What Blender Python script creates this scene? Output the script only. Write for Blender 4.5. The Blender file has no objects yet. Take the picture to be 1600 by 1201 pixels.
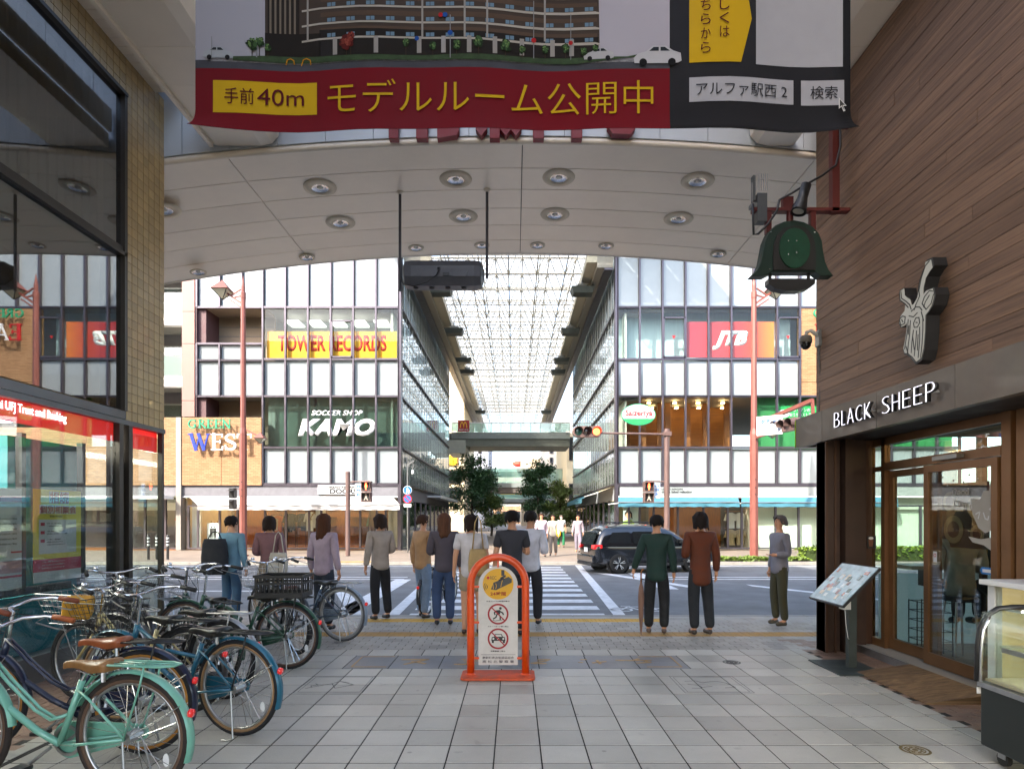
import bpy, bmesh, math, random
from mathutils import Vector, Matrix, Euler
from math import sin, cos, pi, radians
R = random.Random(7)
S = bpy.context.scene
# ---------------------------------------------------------------- camera, sky, sun, exposure
cam_d = bpy.data.cameras.new('camera'); cam = bpy.data.objects.new('camera', cam_d)
S.collection.objects.link(cam); S.camera = cam
cam.location = (0, 0, 1.52); cam.rotation_euler = (pi/2, 0, 0)
cam_d.sensor_width = 36; cam_d.lens = 970/1600*36
cam_d.shift_x = -0.0025; cam_d.shift_y = 0.1297
cam_d.clip_start = 0.05; cam_d.clip_end = 4000
SUN = Vector((0.50, 0.60, -0.60)).normalized()          # the way the light travels
elev = math.asin(-SUN.z); az = math.atan2(-SUN.x, -SUN.y)  # azimuth of the sun seen from the ground
W = bpy.data.worlds.new('World'); S.world = W; W.use_nodes = True
nt = W.node_tree; bg = nt.nodes['Background']; sk = nt.nodes.new('ShaderNodeTexSky')
sk.sky_type = 'NISHITA'; sk.sun_disc = False; sk.sun_elevation = elev; sk.sun_rotation = az
sk.air_density = 1.0; sk.dust_density = 2.6; sk.ozone_density = 0.5
nt.links.new(sk.outputs[0], bg.inputs[0]); bg.inputs[1].default_value = 0.15
sl = bpy.data.lights.new('sun', 'SUN'); sun = bpy.data.objects.new('sun', sl); S.collection.objects.link(sun)
sl.energy = 2.0; sl.angle = radians(0.5); sl.color = (1, 0.93, 0.84)
sun.rotation_euler = SUN.to_track_quat('-Z', 'Y').to_euler(); sun.location = (-20, -20, 40)
S.view_settings.view_transform = 'Standard'; S.view_settings.look = 'None'
S.view_settings.gamma = 1; S.view_settings.exposure = 2.5; S.view_settings.use_curve_mapping = False
S.cycles.use_denoising = True
S.cycles.max_bounces = 10; S.cycles.diffuse_bounces = 5; S.cycles.glossy_bounces = 5
S.cycles.transparent_max_bounces = 24; S.cycles.transmission_bounces = 8
S.cycles.sample_clamp_indirect = 6; S.cycles.caustics_reflective = False; S.cycles.caustics_refractive = False

# ---------------------------------------------------------------- helpers
COL = S.collection
def lin(h):
    h = h.lstrip('#'); o = []
    for i in (0, 2, 4):
        c = int(h[i:i+2], 16)/255; o.append(c/12.92 if c <= .04045 else ((c+.055)/1.055)**2.4)
    return tuple(o)
MATS = {}
def mat(name, col, rough=.5, metal=0., var=.12, vs=3., bump=0., bs=60., spec=.5, rnd=0., emit=0., coat=0., stretch=None, trans=0., sss=0.):
    """plain procedural surface: base colour broken up by two scales of noise, optional relief"""
    if name in MATS: return MATS[name]
    if isinstance(col, str): col = lin(col)
    m = bpy.data.materials.new(name); m.use_nodes = True; n = m.node_tree; N = n.nodes; L = n.links
    b = N['Principled BSDF']; b.inputs['Roughness'].default_value = rough; b.inputs['Metallic'].default_value = metal
    b.inputs['Specular IOR Level'].default_value = spec; b.inputs['Coat Weight'].default_value = coat
    b.inputs['Base Color'].default_value = (*col, 1)
    if var or bump or rnd:
        tc = N.new('ShaderNodeTexCoord'); mp = N.new('ShaderNodeMapping'); L.new(tc.outputs['Object'], mp.inputs[0])
        if stretch: mp.inputs['Scale'].default_value = stretch
        fac = None
        if var:
            nz = N.new('ShaderNodeTexNoise'); nz.inputs['Scale'].default_value = vs; nz.inputs['Detail'].default_value = 6
            nz.inputs['Roughness'].default_value = .65; L.new(mp.outputs[0], nz.inputs[0])
            mr = N.new('ShaderNodeMapRange'); mr.inputs[1].default_value = .3; mr.inputs[2].default_value = .7
            mr.inputs[3].default_value = 1-var; mr.inputs[4].default_value = 1+var*.7; L.new(nz.outputs[0], mr.inputs[0]); fac = mr.outputs[0]
            rr = N.new('ShaderNodeMapRange'); rr.inputs[1].default_value = .3; rr.inputs[2].default_value = .7
            rr.inputs[3].default_value = max(.02, rough-.1*min(1, rough*2)); rr.inputs[4].default_value = min(1, rough+.12*min(1, rough*2)); L.new(nz.outputs[0], rr.inputs[0])
            L.new(rr.outputs[0], b.inputs['Roughness'])
        if rnd:
            oi = N.new('ShaderNodeObjectInfo'); m2 = N.new('ShaderNodeMapRange'); m2.inputs[3].default_value = 1-rnd; m2.inputs[4].default_value = 1+rnd
            L.new(oi.outputs['Random'], m2.inputs[0])
            if fac:
                mm = N.new('ShaderNodeMath'); mm.operation = 'MULTIPLY'; L.new(fac, mm.inputs[0]); L.new(m2.outputs[0], mm.inputs[1]); fac = mm.outputs[0]
            else: fac = m2.outputs[0]
        if fac:
            vm = N.new('ShaderNodeVectorMath'); vm.operation = 'SCALE'; vm.inputs[0].default_value = col; L.new(fac, vm.inputs['Scale'])
            L.new(vm.outputs[0], b.inputs['Base Color'])
        if bump:
            nb = N.new('ShaderNodeTexNoise'); nb.inputs['Scale'].default_value = bs; nb.inputs['Detail'].default_value = 4; L.new(mp.outputs[0], nb.inputs[0])
            bp = N.new('ShaderNodeBump'); bp.inputs['Strength'].default_value = bump; bp.inputs['Distance'].default_value = .01
            L.new(nb.outputs[0], bp.inputs['Height']); L.new(bp.outputs[0], b.inputs['Normal'])
    if emit:
        b.inputs['Emission Color'].default_value = (*col, 1); b.inputs['Emission Strength'].default_value = emit
    MATS[name] = m; return m
def glass(name, tint=(.9, .95, .93), refl=.12, rough=0., haze=0.):
    """thin pane: see-through with a mirror share rising to grazing angles"""
    if name in MATS: return MATS[name]
    m = bpy.data.materials.new(name); m.use_nodes = True; n = m.node_tree; N = n.nodes; L = n.links
    N.remove(N['Principled BSDF']); o = N['Material Output']
    t = N.new('ShaderNodeBsdfTransparent'); t.inputs[0].default_value = (*tint, 1)
    g = N.new('ShaderNodeBsdfGlossy'); g.inputs['Roughness'].default_value = rough; g.inputs[0].default_value = (.95, .97, 1, 1)
    ge = N.new('ShaderNodeNewGeometry'); dt = N.new('ShaderNodeVectorMath'); dt.operation = 'DOT_PRODUCT'; L.new(ge.outputs['Incoming'], dt.inputs[0]); L.new(ge.outputs['Normal'], dt.inputs[1])
    ab = N.new('ShaderNodeMath'); ab.operation = 'ABSOLUTE'; L.new(dt.outputs['Value'], ab.inputs[0]); om = N.new('ShaderNodeMath'); om.operation = 'SUBTRACT'; om.inputs[0].default_value = 1; L.new(ab.outputs[0], om.inputs[1])
    fr = N.new('ShaderNodeMath'); fr.operation = 'POWER'; fr.inputs[1].default_value = 5; L.new(om.outputs[0], fr.inputs[0])
    mr = N.new('ShaderNodeMapRange'); mr.inputs[1].default_value = 0; mr.inputs[2].default_value = 1; mr.inputs[3].default_value = refl/2; mr.inputs[4].default_value = 1
    L.new(fr.outputs[0], mr.inputs[0]); mx = N.new('ShaderNodeMixShader'); L.new(mr.outputs[0], mx.inputs[0])
    src = t.outputs[0]
    if haze:
        d = N.new('ShaderNodeBsdfTranslucent'); d.inputs[0].default_value = (*tint, 1); d2 = N.new('ShaderNodeBsdfDiffuse'); d2.inputs[0].default_value = (*tint, 1)
        a = N.new('ShaderNodeMixShader'); a.inputs[0].default_value = .35; L.new(d.outputs[0], a.inputs[1]); L.new(d2.outputs[0], a.inputs[2])
        c = N.new('ShaderNodeMixShader'); c.inputs[0].default_value = haze; L.new(t.outputs[0], c.inputs[1]); L.new(a.outputs[0], c.inputs[2]); src = c.outputs[0]
    L.new(src, mx.inputs[1]); L.new(g.outputs[0], mx.inputs[2]); L.new(mx.outputs[0], o.inputs[0])
    MATS[name] = m; return m

class MB:
    def __init__(s): s.v = []; s.f = []; s.m = []
    def add(s, vs, fs, mi=0):
        k = len(s.v); s.v += [tuple(v) for v in vs]; s.f += [tuple(i+k for i in f) for f in fs]; s.m += [mi]*len(fs); return s
    def box(s, x0, x1, y0, y1, z0, z1, mi=0, M=None):
        vs = [(x, y, z) for z in (z0, z1) for y in (y0, y1) for x in (x0, x1)]
        if M: vs = [M @ Vector(v) for v in vs]
        return s.add(vs, [(0, 2, 3, 1), (4, 5, 7, 6), (0, 1, 5, 4), (2, 6, 7, 3), (0, 4, 6, 2), (1, 3, 7, 5)], mi)
    def quad(s, a, b, c, d, mi=0): return s.add([a, b, c, d], [(0, 1, 2, 3)], mi)
    def tube(s, pts, r, n=6, mi=0, closed=False, cap=True, sy=1.):
        P = [Vector(p) for p in pts]; k = len(P); rr = r if hasattr(r, '__len__') else [r]*k
        T = []
        for i in range(k):
            a = P[(i-1) % k] if (closed or i > 0) else P[i]; b = P[(i+1) % k] if (closed or i < k-1) else P[i]
            t = (b-a); T.append(t.normalized() if t.length > 1e-9 else Vector((0, 0, 1)))
        u = T[0].orthogonal().normalized()
        if abs(T[0].z) < .9: u = T[0].cross(Vector((0, 0, 1))).normalized()
        vs = []
        for i in range(k):
            u = (u - T[i]*u.dot(T[i])); u = u.normalized() if u.length > 1e-6 else T[i].orthogonal().normalized()
            w = T[i].cross(u)
            for j in range(n):
                a = 2*pi*j/n; vs.append(P[i] + (u*cos(a) + w*sin(a)*sy)*rr[i])
        fs = []
        for i in range(k if closed else k-1):
            i2 = (i+1) % k
            for j in range(n):
                j2 = (j+1) % n; fs.append((i*n+j, i*n+j2, i2*n+j2, i2*n+j))
        if cap and not closed: fs.append(tuple(range(n-1, -1, -1))); fs.append(tuple((k-1)*n+j for j in range(n)))
        return s.add(vs, fs, mi)
    def bar(s, a, b, w, h=None, mi=0):
        """square bar from a to b"""
        h = h or w; a = Vector(a); b = Vector(b); t = (b-a).normalized(); u = t.cross(Vector((0, 0, 1)))
        u = u.normalized() if u.length > 1e-4 else Vector((1, 0, 0)); v = u.cross(t)
        vs = [p+u*i*w/2+v*j*h/2 for p in (a, b) for i, j in ((-1, -1), (1, -1), (1, 1), (-1, 1))]
        return s.add(vs, [(0, 1, 2, 3), (7, 6, 5, 4), (0, 4, 5, 1), (1, 5, 6, 2), (2, 6, 7, 3), (3, 7, 4, 0)], mi)
    def lathe(s, prof, n=16, M=None, mi=0, cap=False):
        vs = [Vector((r*cos(2*pi*j/n), r*sin(2*pi*j/n), z)) for r, z in prof for j in range(n)]
        if M: vs = [M @ v for v in vs]
        fs = [(i*n+j, i*n+(j+1) % n, (i+1)*n+(j+1) % n, (i+1)*n+j) for i in range(len(prof)-1) for j in range(n)]
        if cap: fs += [tuple(range(n-1, -1, -1)), tuple((len(prof)-1)*n+j for j in range(n))]
        return s.add(vs, fs, mi)
    def prism(s, poly, ext, mi=0):
        """polygon (3-D points) pushed along the vector ext"""
        k = len(poly); e = Vector(ext); P = [Vector(p) for p in poly]
        return s.add(P + [p+e for p in P], [tuple(range(k-1, -1, -1)), tuple(range(k, 2*k))] + [(i, (i+1) % k, (i+1) % k + k, i+k) for i in range(k)], mi)
    def mesh(s, name, mats, smooth=False):
        me = bpy.data.meshes.new(name); me.from_pydata(s.v, [], s.f)
        for m in (mats if isinstance(mats, (list, tuple)) else [mats]): me.materials.append(m)
        if any(s.m): me.polygons.foreach_set('material_index', s.m)
        if smooth: me.polygons.foreach_set('use_smooth', [True]*len(me.polygons))
        me.update(); return me
    def build(s, name, mats, parent=None, smooth=False, loc=None, rot=None, bevel=0):
        return link(name, s.mesh(name, mats, smooth), parent, loc, rot, bevel)
def link(name, me, parent=None, loc=None, rot=None, bevel=0):
    o = bpy.data.objects.new(name, me); COL.objects.link(o)
    if parent: o.parent = parent
    if loc is not None: o.location = loc
    if rot is not None: o.rotation_euler = rot
    if bevel:
        b = o.modifiers.new('bevel', 'BEVEL'); b.width = bevel; b.segments = 2; b.limit_method = 'ANGLE'; b.angle_limit = radians(40)
    return o
def thing(name, label, cat, loc=(0, 0, 0), rz=0, group=None):
    o = bpy.data.objects.new(name, None); COL.objects.link(o); o.empty_display_size = .1
    o.location = loc; o.rotation_euler = (0, 0, rz); return tag(o, label, cat, group)
def tag(o, label, cat, group=None):
    o['label'] = label; o['category'] = cat
    if group: o['group'] = group
    return o
def struct(o): o['kind'] = 'structure'; return o
def stuff(o): o['kind'] = 'stuff'; return o
def copy_tree(o, parent=None):
    c = o.copy(); COL.objects.link(c)
    if parent: c.parent = parent
    for ch in list(o.children): copy_tree(ch, c)
    return c
def pieces(name, me, parent, locs, limit=300):
    for i, l in enumerate(locs): link(name, me, parent, l)
def merged(base, locs):
    mb = MB()
    for l in locs: mb.add([(v[0]+l[0], v[1]+l[1], v[2]+l[2]) for v in base.v], base.f)
    return mb
V = Vector
def text(name, s, m, parent, org, right, up, h, w=None, depth=.004, bold=0., shear=0., lead=None, fn=None, mirror=False, align='L'):
    """lettering as real geometry; org = lower left corner, h = height of the block, w = its width (stretched to fit)"""
    c = bpy.data.curves.new(name, 'FONT'); c.body = s; c.size = 1; c.offset = bold; c.shear = shear; c.resolution_u = 3
    if lead: c.space_line = lead
    c.fill_mode = 'FRONT'
    o = bpy.data.objects.new(name, c); me = bpy.data.meshes.new_from_object(o); bpy.data.objects.remove(o)
    xs = [v.co.x for v in me.vertices]; ys = [v.co.y for v in me.vertices]
    x0, x1, y0, y1 = min(xs), max(xs), min(ys), max(ys); k = h/(y1-y0); kx = (w/(x1-x0)) if w else k
    right = V(right).normalized(); up = V(up).normalized(); out = right.cross(up)
    b = bmesh.new(); b.from_mesh(me)
    for v in b.verts:
        x = (v.co.x-x0)*kx; y = (v.co.y-y0)*k; v.co = V((x, y, 0))
    if align == 'C':
        ww = (x1-x0)*kx
        for v in b.verts: v.co.x -= ww/2
    if depth:
        r = bmesh.ops.extrude_face_region(b, geom=b.faces[:])
        for e in r['geom']:
            if isinstance(e, bmesh.types.BMVert): e.co.z += depth
    for v in b.verts:
        p = V(org)+right*v.co.x+up*v.co.y+out*v.co.z
        v.co = fn(p) if fn else p
    bmesh.ops.recalc_face_normals(b, faces=b.faces[:])
    b.to_mesh(me); b.free(); me.materials.clear(); me.materials.append(m)
    return link(name, me, parent)
def flat(mb, pts, org, right, up, depth=.002, mi=0):
    """flat printed polygon given in the plane of a sign"""
    right = V(right).normalized(); up = V(up).normalized(); out = right.cross(up)
    mb.prism([V(org)+right*x+up*y for x, y in pts], out*depth, mi)
def circ(cx, cy, r, n=24, a0=0, a1=2*pi, ry=None):
    k = n if a1-a0 >= 2*pi-1e-6 else n+1
    return [(cx+r*cos(a0+(a1-a0)*i/n), cy+(ry or r)*sin(a0+(a1-a0)*i/n)) for i in range(k)]
def ring(cx, cy, r0, r1, n=24):
    """ring as short quads"""
    return [[(cx+r*cos(a), cy+r*sin(a)) for r, a in ((r0, 2*pi*i/n), (r1, 2*pi*i/n), (r1, 2*pi*(i+1)/n), (r0, 2*pi*(i+1)/n))] for i in range(n)]
def strokes(lines, wd):
    """thick pen lines as quads: lines = list of point lists; wd width"""
    out = []
    for ln in lines:
        for (x0, y0), (x1, y1) in zip(ln, ln[1:]):
            d = math.hypot(x1-x0, y1-y0) or 1e-6; nx, ny = -(y1-y0)/d*wd/2, (x1-x0)/d*wd/2; ex, ey = (x1-x0)/d*wd*.25, (y1-y0)/d*wd*.25
            out.append([(x0+nx-ex, y0+ny-ey), (x0-nx-ex, y0-ny-ey), (x1-nx+ex, y1-ny+ey), (x1+nx+ex, y1+ny+ey)])
    return out
# heights and widths surveyed on the shop fronts across the road (29 m away)
FY = 29.0
def FX(p): return (p-804)*FY/970
def FZ(p): return 1.52-(p-808)*FY/970
RX, UZ = (1, 0, 0), (0, 0, 1)   # lettering that faces the near arcade (-Y)

# ---------------------------------------------------------------- materials
def brick_mat(name, c1, c2, mortar, sx, sz, rough=.8):
    m = bpy.data.materials.new(name); m.use_nodes = True; N = m.node_tree.nodes; L = m.node_tree.links; b = N['Principled BSDF']
    tc = N.new('ShaderNodeTexCoord'); sp = N.new('ShaderNodeSeparateXYZ'); cb = N.new('ShaderNodeCombineXYZ'); L.new(tc.outputs['Object'], sp.inputs[0])
    L.new(sp.outputs[0], cb.inputs[0]); L.new(sp.outputs[2], cb.inputs[1])
    t = N.new('ShaderNodeTexBrick'); L.new(cb.outputs[0], t.inputs[0]); t.inputs['Color1'].default_value = (*lin(c1), 1); t.inputs['Color2'].default_value = (*lin(c2), 1)
    t.inputs['Mortar'].default_value = (*lin(mortar), 1); t.inputs['Scale'].default_value = 1; t.inputs['Brick Width'].default_value = sx; t.inputs['Row Height'].default_value = sz
    t.inputs['Mortar Size'].default_value = .006; t.inputs['Bias'].default_value = -.1; L.new(t.outputs[0], b.inputs['Base Color'])
    bp = N.new('ShaderNodeBump'); bp.inputs['Strength'].default_value = .5; bp.inputs['Distance'].default_value = .02; L.new(t.outputs[1], bp.inputs['Height']); bp.invert = True
    L.new(bp.outputs[0], b.inputs['Normal']); b.inputs['Roughness'].default_value = rough; return m
def tile_mat(name, col, amt=.16, rough=.42, size=.3, warm=.0, pos=True):
    """stone paver: fine speckle, stains that run over the joints and a tone of its own per paver"""
    m = bpy.data.materials.new(name); m.use_nodes = True; N = m.node_tree.nodes; L = m.node_tree.links; b = N['Principled BSDF']
    g = N.new('ShaderNodeNewGeometry'); mul = N.new('ShaderNodeVectorMath'); mul.operation = 'SCALE'; mul.inputs['Scale'].default_value = 1/size; sh = N.new('ShaderNodeVectorMath'); sh.operation = 'ADD'; sh.inputs[1].default_value = ((-.17, .05, 0) if size == .3 else (0, 0, 0)); L.new(g.outputs['Position'], sh.inputs[0]); L.new(sh.outputs[0], mul.inputs[0])
    fl = N.new('ShaderNodeVectorMath'); fl.operation = 'FLOOR'; L.new(mul.outputs[0], fl.inputs[0])
    sp = N.new('ShaderNodeSeparateXYZ'); L.new(fl.outputs[0], sp.inputs[0]); cb = N.new('ShaderNodeCombineXYZ'); L.new(sp.outputs[0], cb.inputs[0]); L.new(sp.outputs[1], cb.inputs[1])
    wn = N.new('ShaderNodeTexWhiteNoise'); wn.noise_dimensions = '2D'; L.new(cb.outputs[0], wn.inputs[0])
    n1 = N.new('ShaderNodeTexNoise'); n1.inputs['Scale'].default_value = 260; n1.inputs['Detail'].default_value = 2; L.new(g.outputs['Position'], n1.inputs[0])
    n2 = N.new('ShaderNodeTexNoise'); n2.inputs['Scale'].default_value = 1.3; n2.inputs['Detail'].default_value = 7; n2.inputs['Roughness'].default_value = .7; L.new(g.outputs['Position'], n2.inputs[0])
    def mr(src, a, c, lo=0, hi=1):
        x = N.new('ShaderNodeMapRange'); x.inputs[1].default_value = lo; x.inputs[2].default_value = hi; x.inputs[3].default_value = a; x.inputs[4].default_value = c; L.new(src, x.inputs[0]); return x.outputs[0]
    def mu(a, c):
        x = N.new('ShaderNodeMath'); x.operation = 'MULTIPLY'; L.new(a, x.inputs[0]); L.new(c, x.inputs[1]); return x.outputs[0]
    vo = N.new('ShaderNodeTexVoronoi'); vo.inputs['Scale'].default_value = 2.3; L.new(g.outputs['Position'], vo.inputs[0])
    n3 = N.new('ShaderNodeTexNoise'); n3.inputs['Scale'].default_value = 7; n3.inputs['Detail'].default_value = 5; L.new(g.outputs['Position'], n3.inputs[0])
    f = mu(mu(mr(wn.outputs[0], 1-amt, 1+amt), mr(n1.outputs[0], .86, 1.14, .3, .7)), mr(n2.outputs[0], .8, 1.14, .3, .7))
    f = mu(f, mu(mr(vo.outputs['Distance'], .62, 1, .025, .045), mr(n3.outputs[0], .72, 1, .24, .36)))
    vm = N.new('ShaderNodeVectorMath'); vm.operation = 'SCALE'; vm.inputs[0].default_value = lin(col); L.new(f, vm.inputs['Scale']); L.new(vm.outputs[0], b.inputs['Base Color'])
    L.new(mr(n2.outputs[0], rough-.1, rough+.15, .3, .7), b.inputs['Roughness'])
    bp = N.new('ShaderNodeBump'); bp.inputs['Strength'].default_value = .12; bp.inputs['Distance'].default_value = .003; L.new(n1.outputs[0], bp.inputs['Height']); L.new(bp.outputs[0], b.inputs['Normal'])
    MATS[name] = m; return m
def wood_mat(name, c1, c2, axis='Y', rough=.6):
    m = bpy.data.materials.new(name); m.use_nodes = True; N = m.node_tree.nodes; L = m.node_tree.links; b = N['Principled BSDF']
    g = N.new('ShaderNodeNewGeometry'); mp = N.new('ShaderNodeMapping'); L.new(g.outputs['Position'], mp.inputs[0])
    mp.inputs['Scale'].default_value = {'Y': (14, .8, 30), 'X': (.8, 14, 30), 'Z': (14, 14, .8)}[axis]
    oi = N.new('ShaderNodeObjectInfo'); ad = N.new('ShaderNodeVectorMath'); ad.operation = 'ADD'; L.new(mp.outputs[0], ad.inputs[0])
    sc = N.new('ShaderNodeMath'); sc.operation = 'MULTIPLY'; sc.inputs[1].default_value = 90; L.new(oi.outputs['Random'], sc.inputs[0]); L.new(sc.outputs[0], ad.inputs[1])
    n = N.new('ShaderNodeTexNoise'); n.inputs['Scale'].default_value = 1.6; n.inputs['Detail'].default_value = 8; n.inputs['Roughness'].default_value = .7; n.inputs['Distortion'].default_value = .6; L.new(ad.outputs[0], n.inputs[0])
    cr = N.new('ShaderNodeValToRGB'); cr.color_ramp.elements[0].position = .32; cr.color_ramp.elements[1].position = .68
    cr.color_ramp.elements[0].color = (*lin(c1), 1); cr.color_ramp.elements[1].color = (*lin(c2), 1); L.new(n.outputs[0], cr.inputs[0])
    mr = N.new('ShaderNodeMapRange'); mr.inputs[3].default_value = .88; mr.inputs[4].default_value = 1.12; L.new(oi.outputs['Random'], mr.inputs[0])
    vm = N.new('ShaderNodeVectorMath'); vm.operation = 'SCALE'; L.new(cr.outputs[0], vm.inputs[0]); L.new(mr.outputs[0], vm.inputs['Scale']); L.new(vm.outputs[0], b.inputs['Base Color'])
    bp = N.new('ShaderNodeBump'); bp.inputs['Strength'].default_value = .25; bp.inputs['Distance'].default_value = .01; L.new(n.outputs[0], bp.inputs['Height']); L.new(bp.outputs[0], b.inputs['Normal'])
    b.inputs['Roughness'].default_value = rough; return m
M_tile = tile_mat('paver_grey', '#aeaaa0', .17, .4)
M_tile_d = tile_mat('paver_dark', '#77787a', .1, .36)
M_paver = tile_mat('paver_small', '#98938a', .16, .5, .2)
M_brown = tile_mat('paver_brown', '#7d6353', .2, .45, .2)
M_far = tile_mat('paver_far', '#7d7063', .08, .7, .6)
M_joint = mat('joint_sand', '#211f1c', .9, var=.3, vs=8)
M_asphalt = mat('asphalt', (.15, .15, .15), .85, var=.38, vs=1.2, bump=.5, bs=150)
M_kerb = mat('kerb_stone', '#8f8a82', .8, var=.2, vs=4, bump=.2)
M_paint = mat('road_paint', (.62, .62, .62), .7, var=.25, vs=7)
M_yellow = mat('tactile_yellow', '#c99a33', .65, var=.25, vs=5)
M_white = mat('white_paint', (.78, .78, .76), .4, var=.05)
M_panel = mat('white_glass_panel', (.25, .28, .29), .14, var=.09, vs=.35, coat=.8)  # cloudy noise in the colour imitates uneven reflections
M_mull = mat('dark_mullion', '#57525a', .35, .7, var=.1)
M_alu = mat('aluminium', '#8b8d8c', .35, .8, var=.1)
M_steel = mat('chrome', (.75, .75, .76), .16, 1., var=.08, vs=20)
M_steel2 = mat('dull_steel', (.42, .42, .42), .38, 1., var=.15, vs=20)
M_black = mat('black_plastic', (.015, .015, .016), .42, var=.2, vs=8)
M_rubber = mat('rubber', (.02, .02, .02), .75, var=.2, vs=14)
M_darkbrown = mat('bronze_frame', '#4a3326', .38, .3, var=.2, vs=3)
M_ceil = mat('ceiling_panel', '#e6dccd', .38, .15, var=.06, vs=1.4, rnd=.03)
M_fasc = mat('fascia_panel', '#b6bcc2', .4, .2, var=.05, vs=1)
M_clear = glass('clear_glass', (.95, .98, .96), .035)
M_shopglass = glass('shop_glass', (.8, .87, .85), .16)
M_bankglass = glass('bank_glass', (.42, .44, .43), .45)
M_bankglass2 = glass('bank_glass_low', (.86, .9, .89), .2)
M_curtain = glass('curtain_glass', (.95, 1., .96), .5)
M_greyglass = glass('grey_glass', (.62, .70, .67), .2)
M_roofglass = glass('roof_glass', (.93, .94, .93), .05, haze=.45)
# ================================================================ ground, road, pavements
g = struct(MB().box(-600, 600, -60, 1500, -.5, -.16).build('ground', mat('far_ground', '#8a857c', .9)))
road = struct(MB().box(-80, 80, 9.7, 21.2, -.155, -.10).build('road', M_asphalt))
base = struct(MB().box(-9, 9, -14, 7.8, -.15, -.0035).build('arcade_floor', M_joint))
# stone tiles, 30 cm, each one a slab of its own with an open joint
def slab(w, d, j=.0045, t=.012):
    mb = MB(); b = .0025
    x, y = w/2-j, d/2-j*(1.5 if d > .25 else 1)
    mb.add([(-x, -y, -t), (x, -y, -t), (x, y, -t), (-x, y, -t), (-x, -y, -b), (x, -y, -b), (x, y, -b), (-x, y, -b), (-x+b, -y+b, 0), (x-b, -y+b, 0), (x-b, y-b, 0), (-x+b, y-b, 0)],
           [(0, 1, 5, 4), (1, 2, 6, 5), (2, 3, 7, 6), (3, 0, 4, 7), (4, 5, 9, 8), (5, 6, 10, 9), (6, 7, 11, 10), (7, 4, 8, 11), (8, 9, 10, 11)])
    return mb
T30 = slab(.3, .3); me30 = T30.mesh('tile', M_tile)
tl = []
for j in range(-40, 27):
    for i in range(-10, 11):
        x = i*.3+.02; y = -.95+j*.3+.15
        if abs(x) > 3.16 or y > 7.1: continue
        if 6.15 < y < 6.75 and abs(x) < 1.84: continue
        tl.append((x, y, R.uniform(-.0008, .0008)))
tl.sort(key=lambda p: (p[1] < 3.3, p[1] if p[1] >= 3.3 else -p[1]))
near = [p for p in tl if 3.4 < p[1]][:300]; rest = [p for p in tl if p not in near]
pieces('tile', me30, base, near)
stuff(merged(T30, rest).build('tile_field', M_tile, base))
# dark granite name band with brass inlay
gy0, gy1 = 6.25, 6.85
bx = [-1.74, -1.28, -.77, -.26, .25, .76, 1.27, 1.78]
for a, b in zip(bx, bx[1:]):
    w = b-a
    slab(w, gy1-gy0).build('granite_slab', M_tile_d, base, loc=((a+b)/2, (gy0+gy1)/2, 0))
for x0, x1 in ((-1.93, -1.74), (1.78, 1.97)):
    slab(x1-x0, gy1-gy0).build('granite_slab', M_tile, base, loc=((x0+x1)/2, (gy0+gy1)/2, 0))
brass = mat('brass', '#b8935a', .4, .6, var=.35, vs=30)
bm = MB()
def inlay(lines, cx, cy, s, w):
    for q in strokes([[(cx+x*s, cy+y*s) for x, y in l] for l in lines], w): bm.prism([(x, y, .001) for x, y in q], (0, 0, .002))
inlay([[(-.5, .3), (.4, .35), (0, -.1)], [(0, -.1), (-.3, -.4)], [(-.1, 0), (.4, -.3)]], -1.05, 6.55, .3, .035)
inlay([[(-.4, -.4), (.3, -.4)], [(-.2, .35), (.4, .4)], [(-.1, .1), (.45, .12)], [(.1, .4), (0, -.4)]], -.5, 6.55, .3, .03)
inlay([[(-.3, .1), (.4, .35)]], -.02, 6.57, .3, .035)
inlay([[(-.5, -.3), (.1, .1), (.3, .4), (-.2, .3)], [(-.4, -.35), (.1, -.35)]], .3, 6.55, .25, .03)
inlay([[(-.4, .3), (-.2, .35)], [(-.5, -.1), (-.4, -.15)], [(0, -.2), (.5, .0)], [(.2, .2), (.25, -.35)]], .82, 6.55, .28, .03)
inlay([[(-.7, .15), (0, .1), (.6, .15)], [(-.1, .1), (.2, .4)], [(0, -.3), (.5, -.2), (.3, .1)]], 1.28, 6.57, .28, .034)
for sx in (-1, 1):
    xs = 1.68*sx+.02
    inlay([[(0, -.23), (0, .23)], [(0, .23), (-.35*sx, .23)], [(0, -.23), (-.35*sx, -.23)]], xs, 6.55, 1, .016)
bm.build('brass_inlay', brass, base)
# light strip stones and brown pavers along both sides
strip = slab(.14, .3); ms = strip.mesh('strip_tile', mat('strip_stone', '#a6a39a', .5, var=.15, rnd=.08))
for sx in (-1, 1):
    pieces('strip_stone', ms, base, [(sx*3.24, -.75+j*.3+5*0, 0) for j in range(12, 27)])
    stuff(merged(strip, [(sx*3.24, -.75+j*.3, 0) for j in range(-40, 12)]).build('strip_stones', ms.materials[0], base))
pb = slab(.2, .1, .003); mpb = pb.mesh('brown_paver', M_brown)
bp_ = []
for sx in (-1, 1):
    for j in range(-30, 79):
        for i in range(0, 8):
            x = sx*(3.31+.1+i*.2+(.1 if j % 2 else 0)-.05); y = -.1+j*.1
            if abs(x) > 4.6: continue
            bp_.append((x, y, R.uniform(-.001, .0005)))
bn = sorted([p for p in bp_ if abs(p[0]) < 4.2 and p[1] > 3.9 and abs(p[0])/p[1] < .83], key=lambda p: p[1])[:150]
bn += sorted([p for p in bp_ if p[1] > 3.9 and p[0] > 0 and abs(p[0])/p[1] < .83 and p not in bn], key=lambda p: p[1])[:150]
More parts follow.
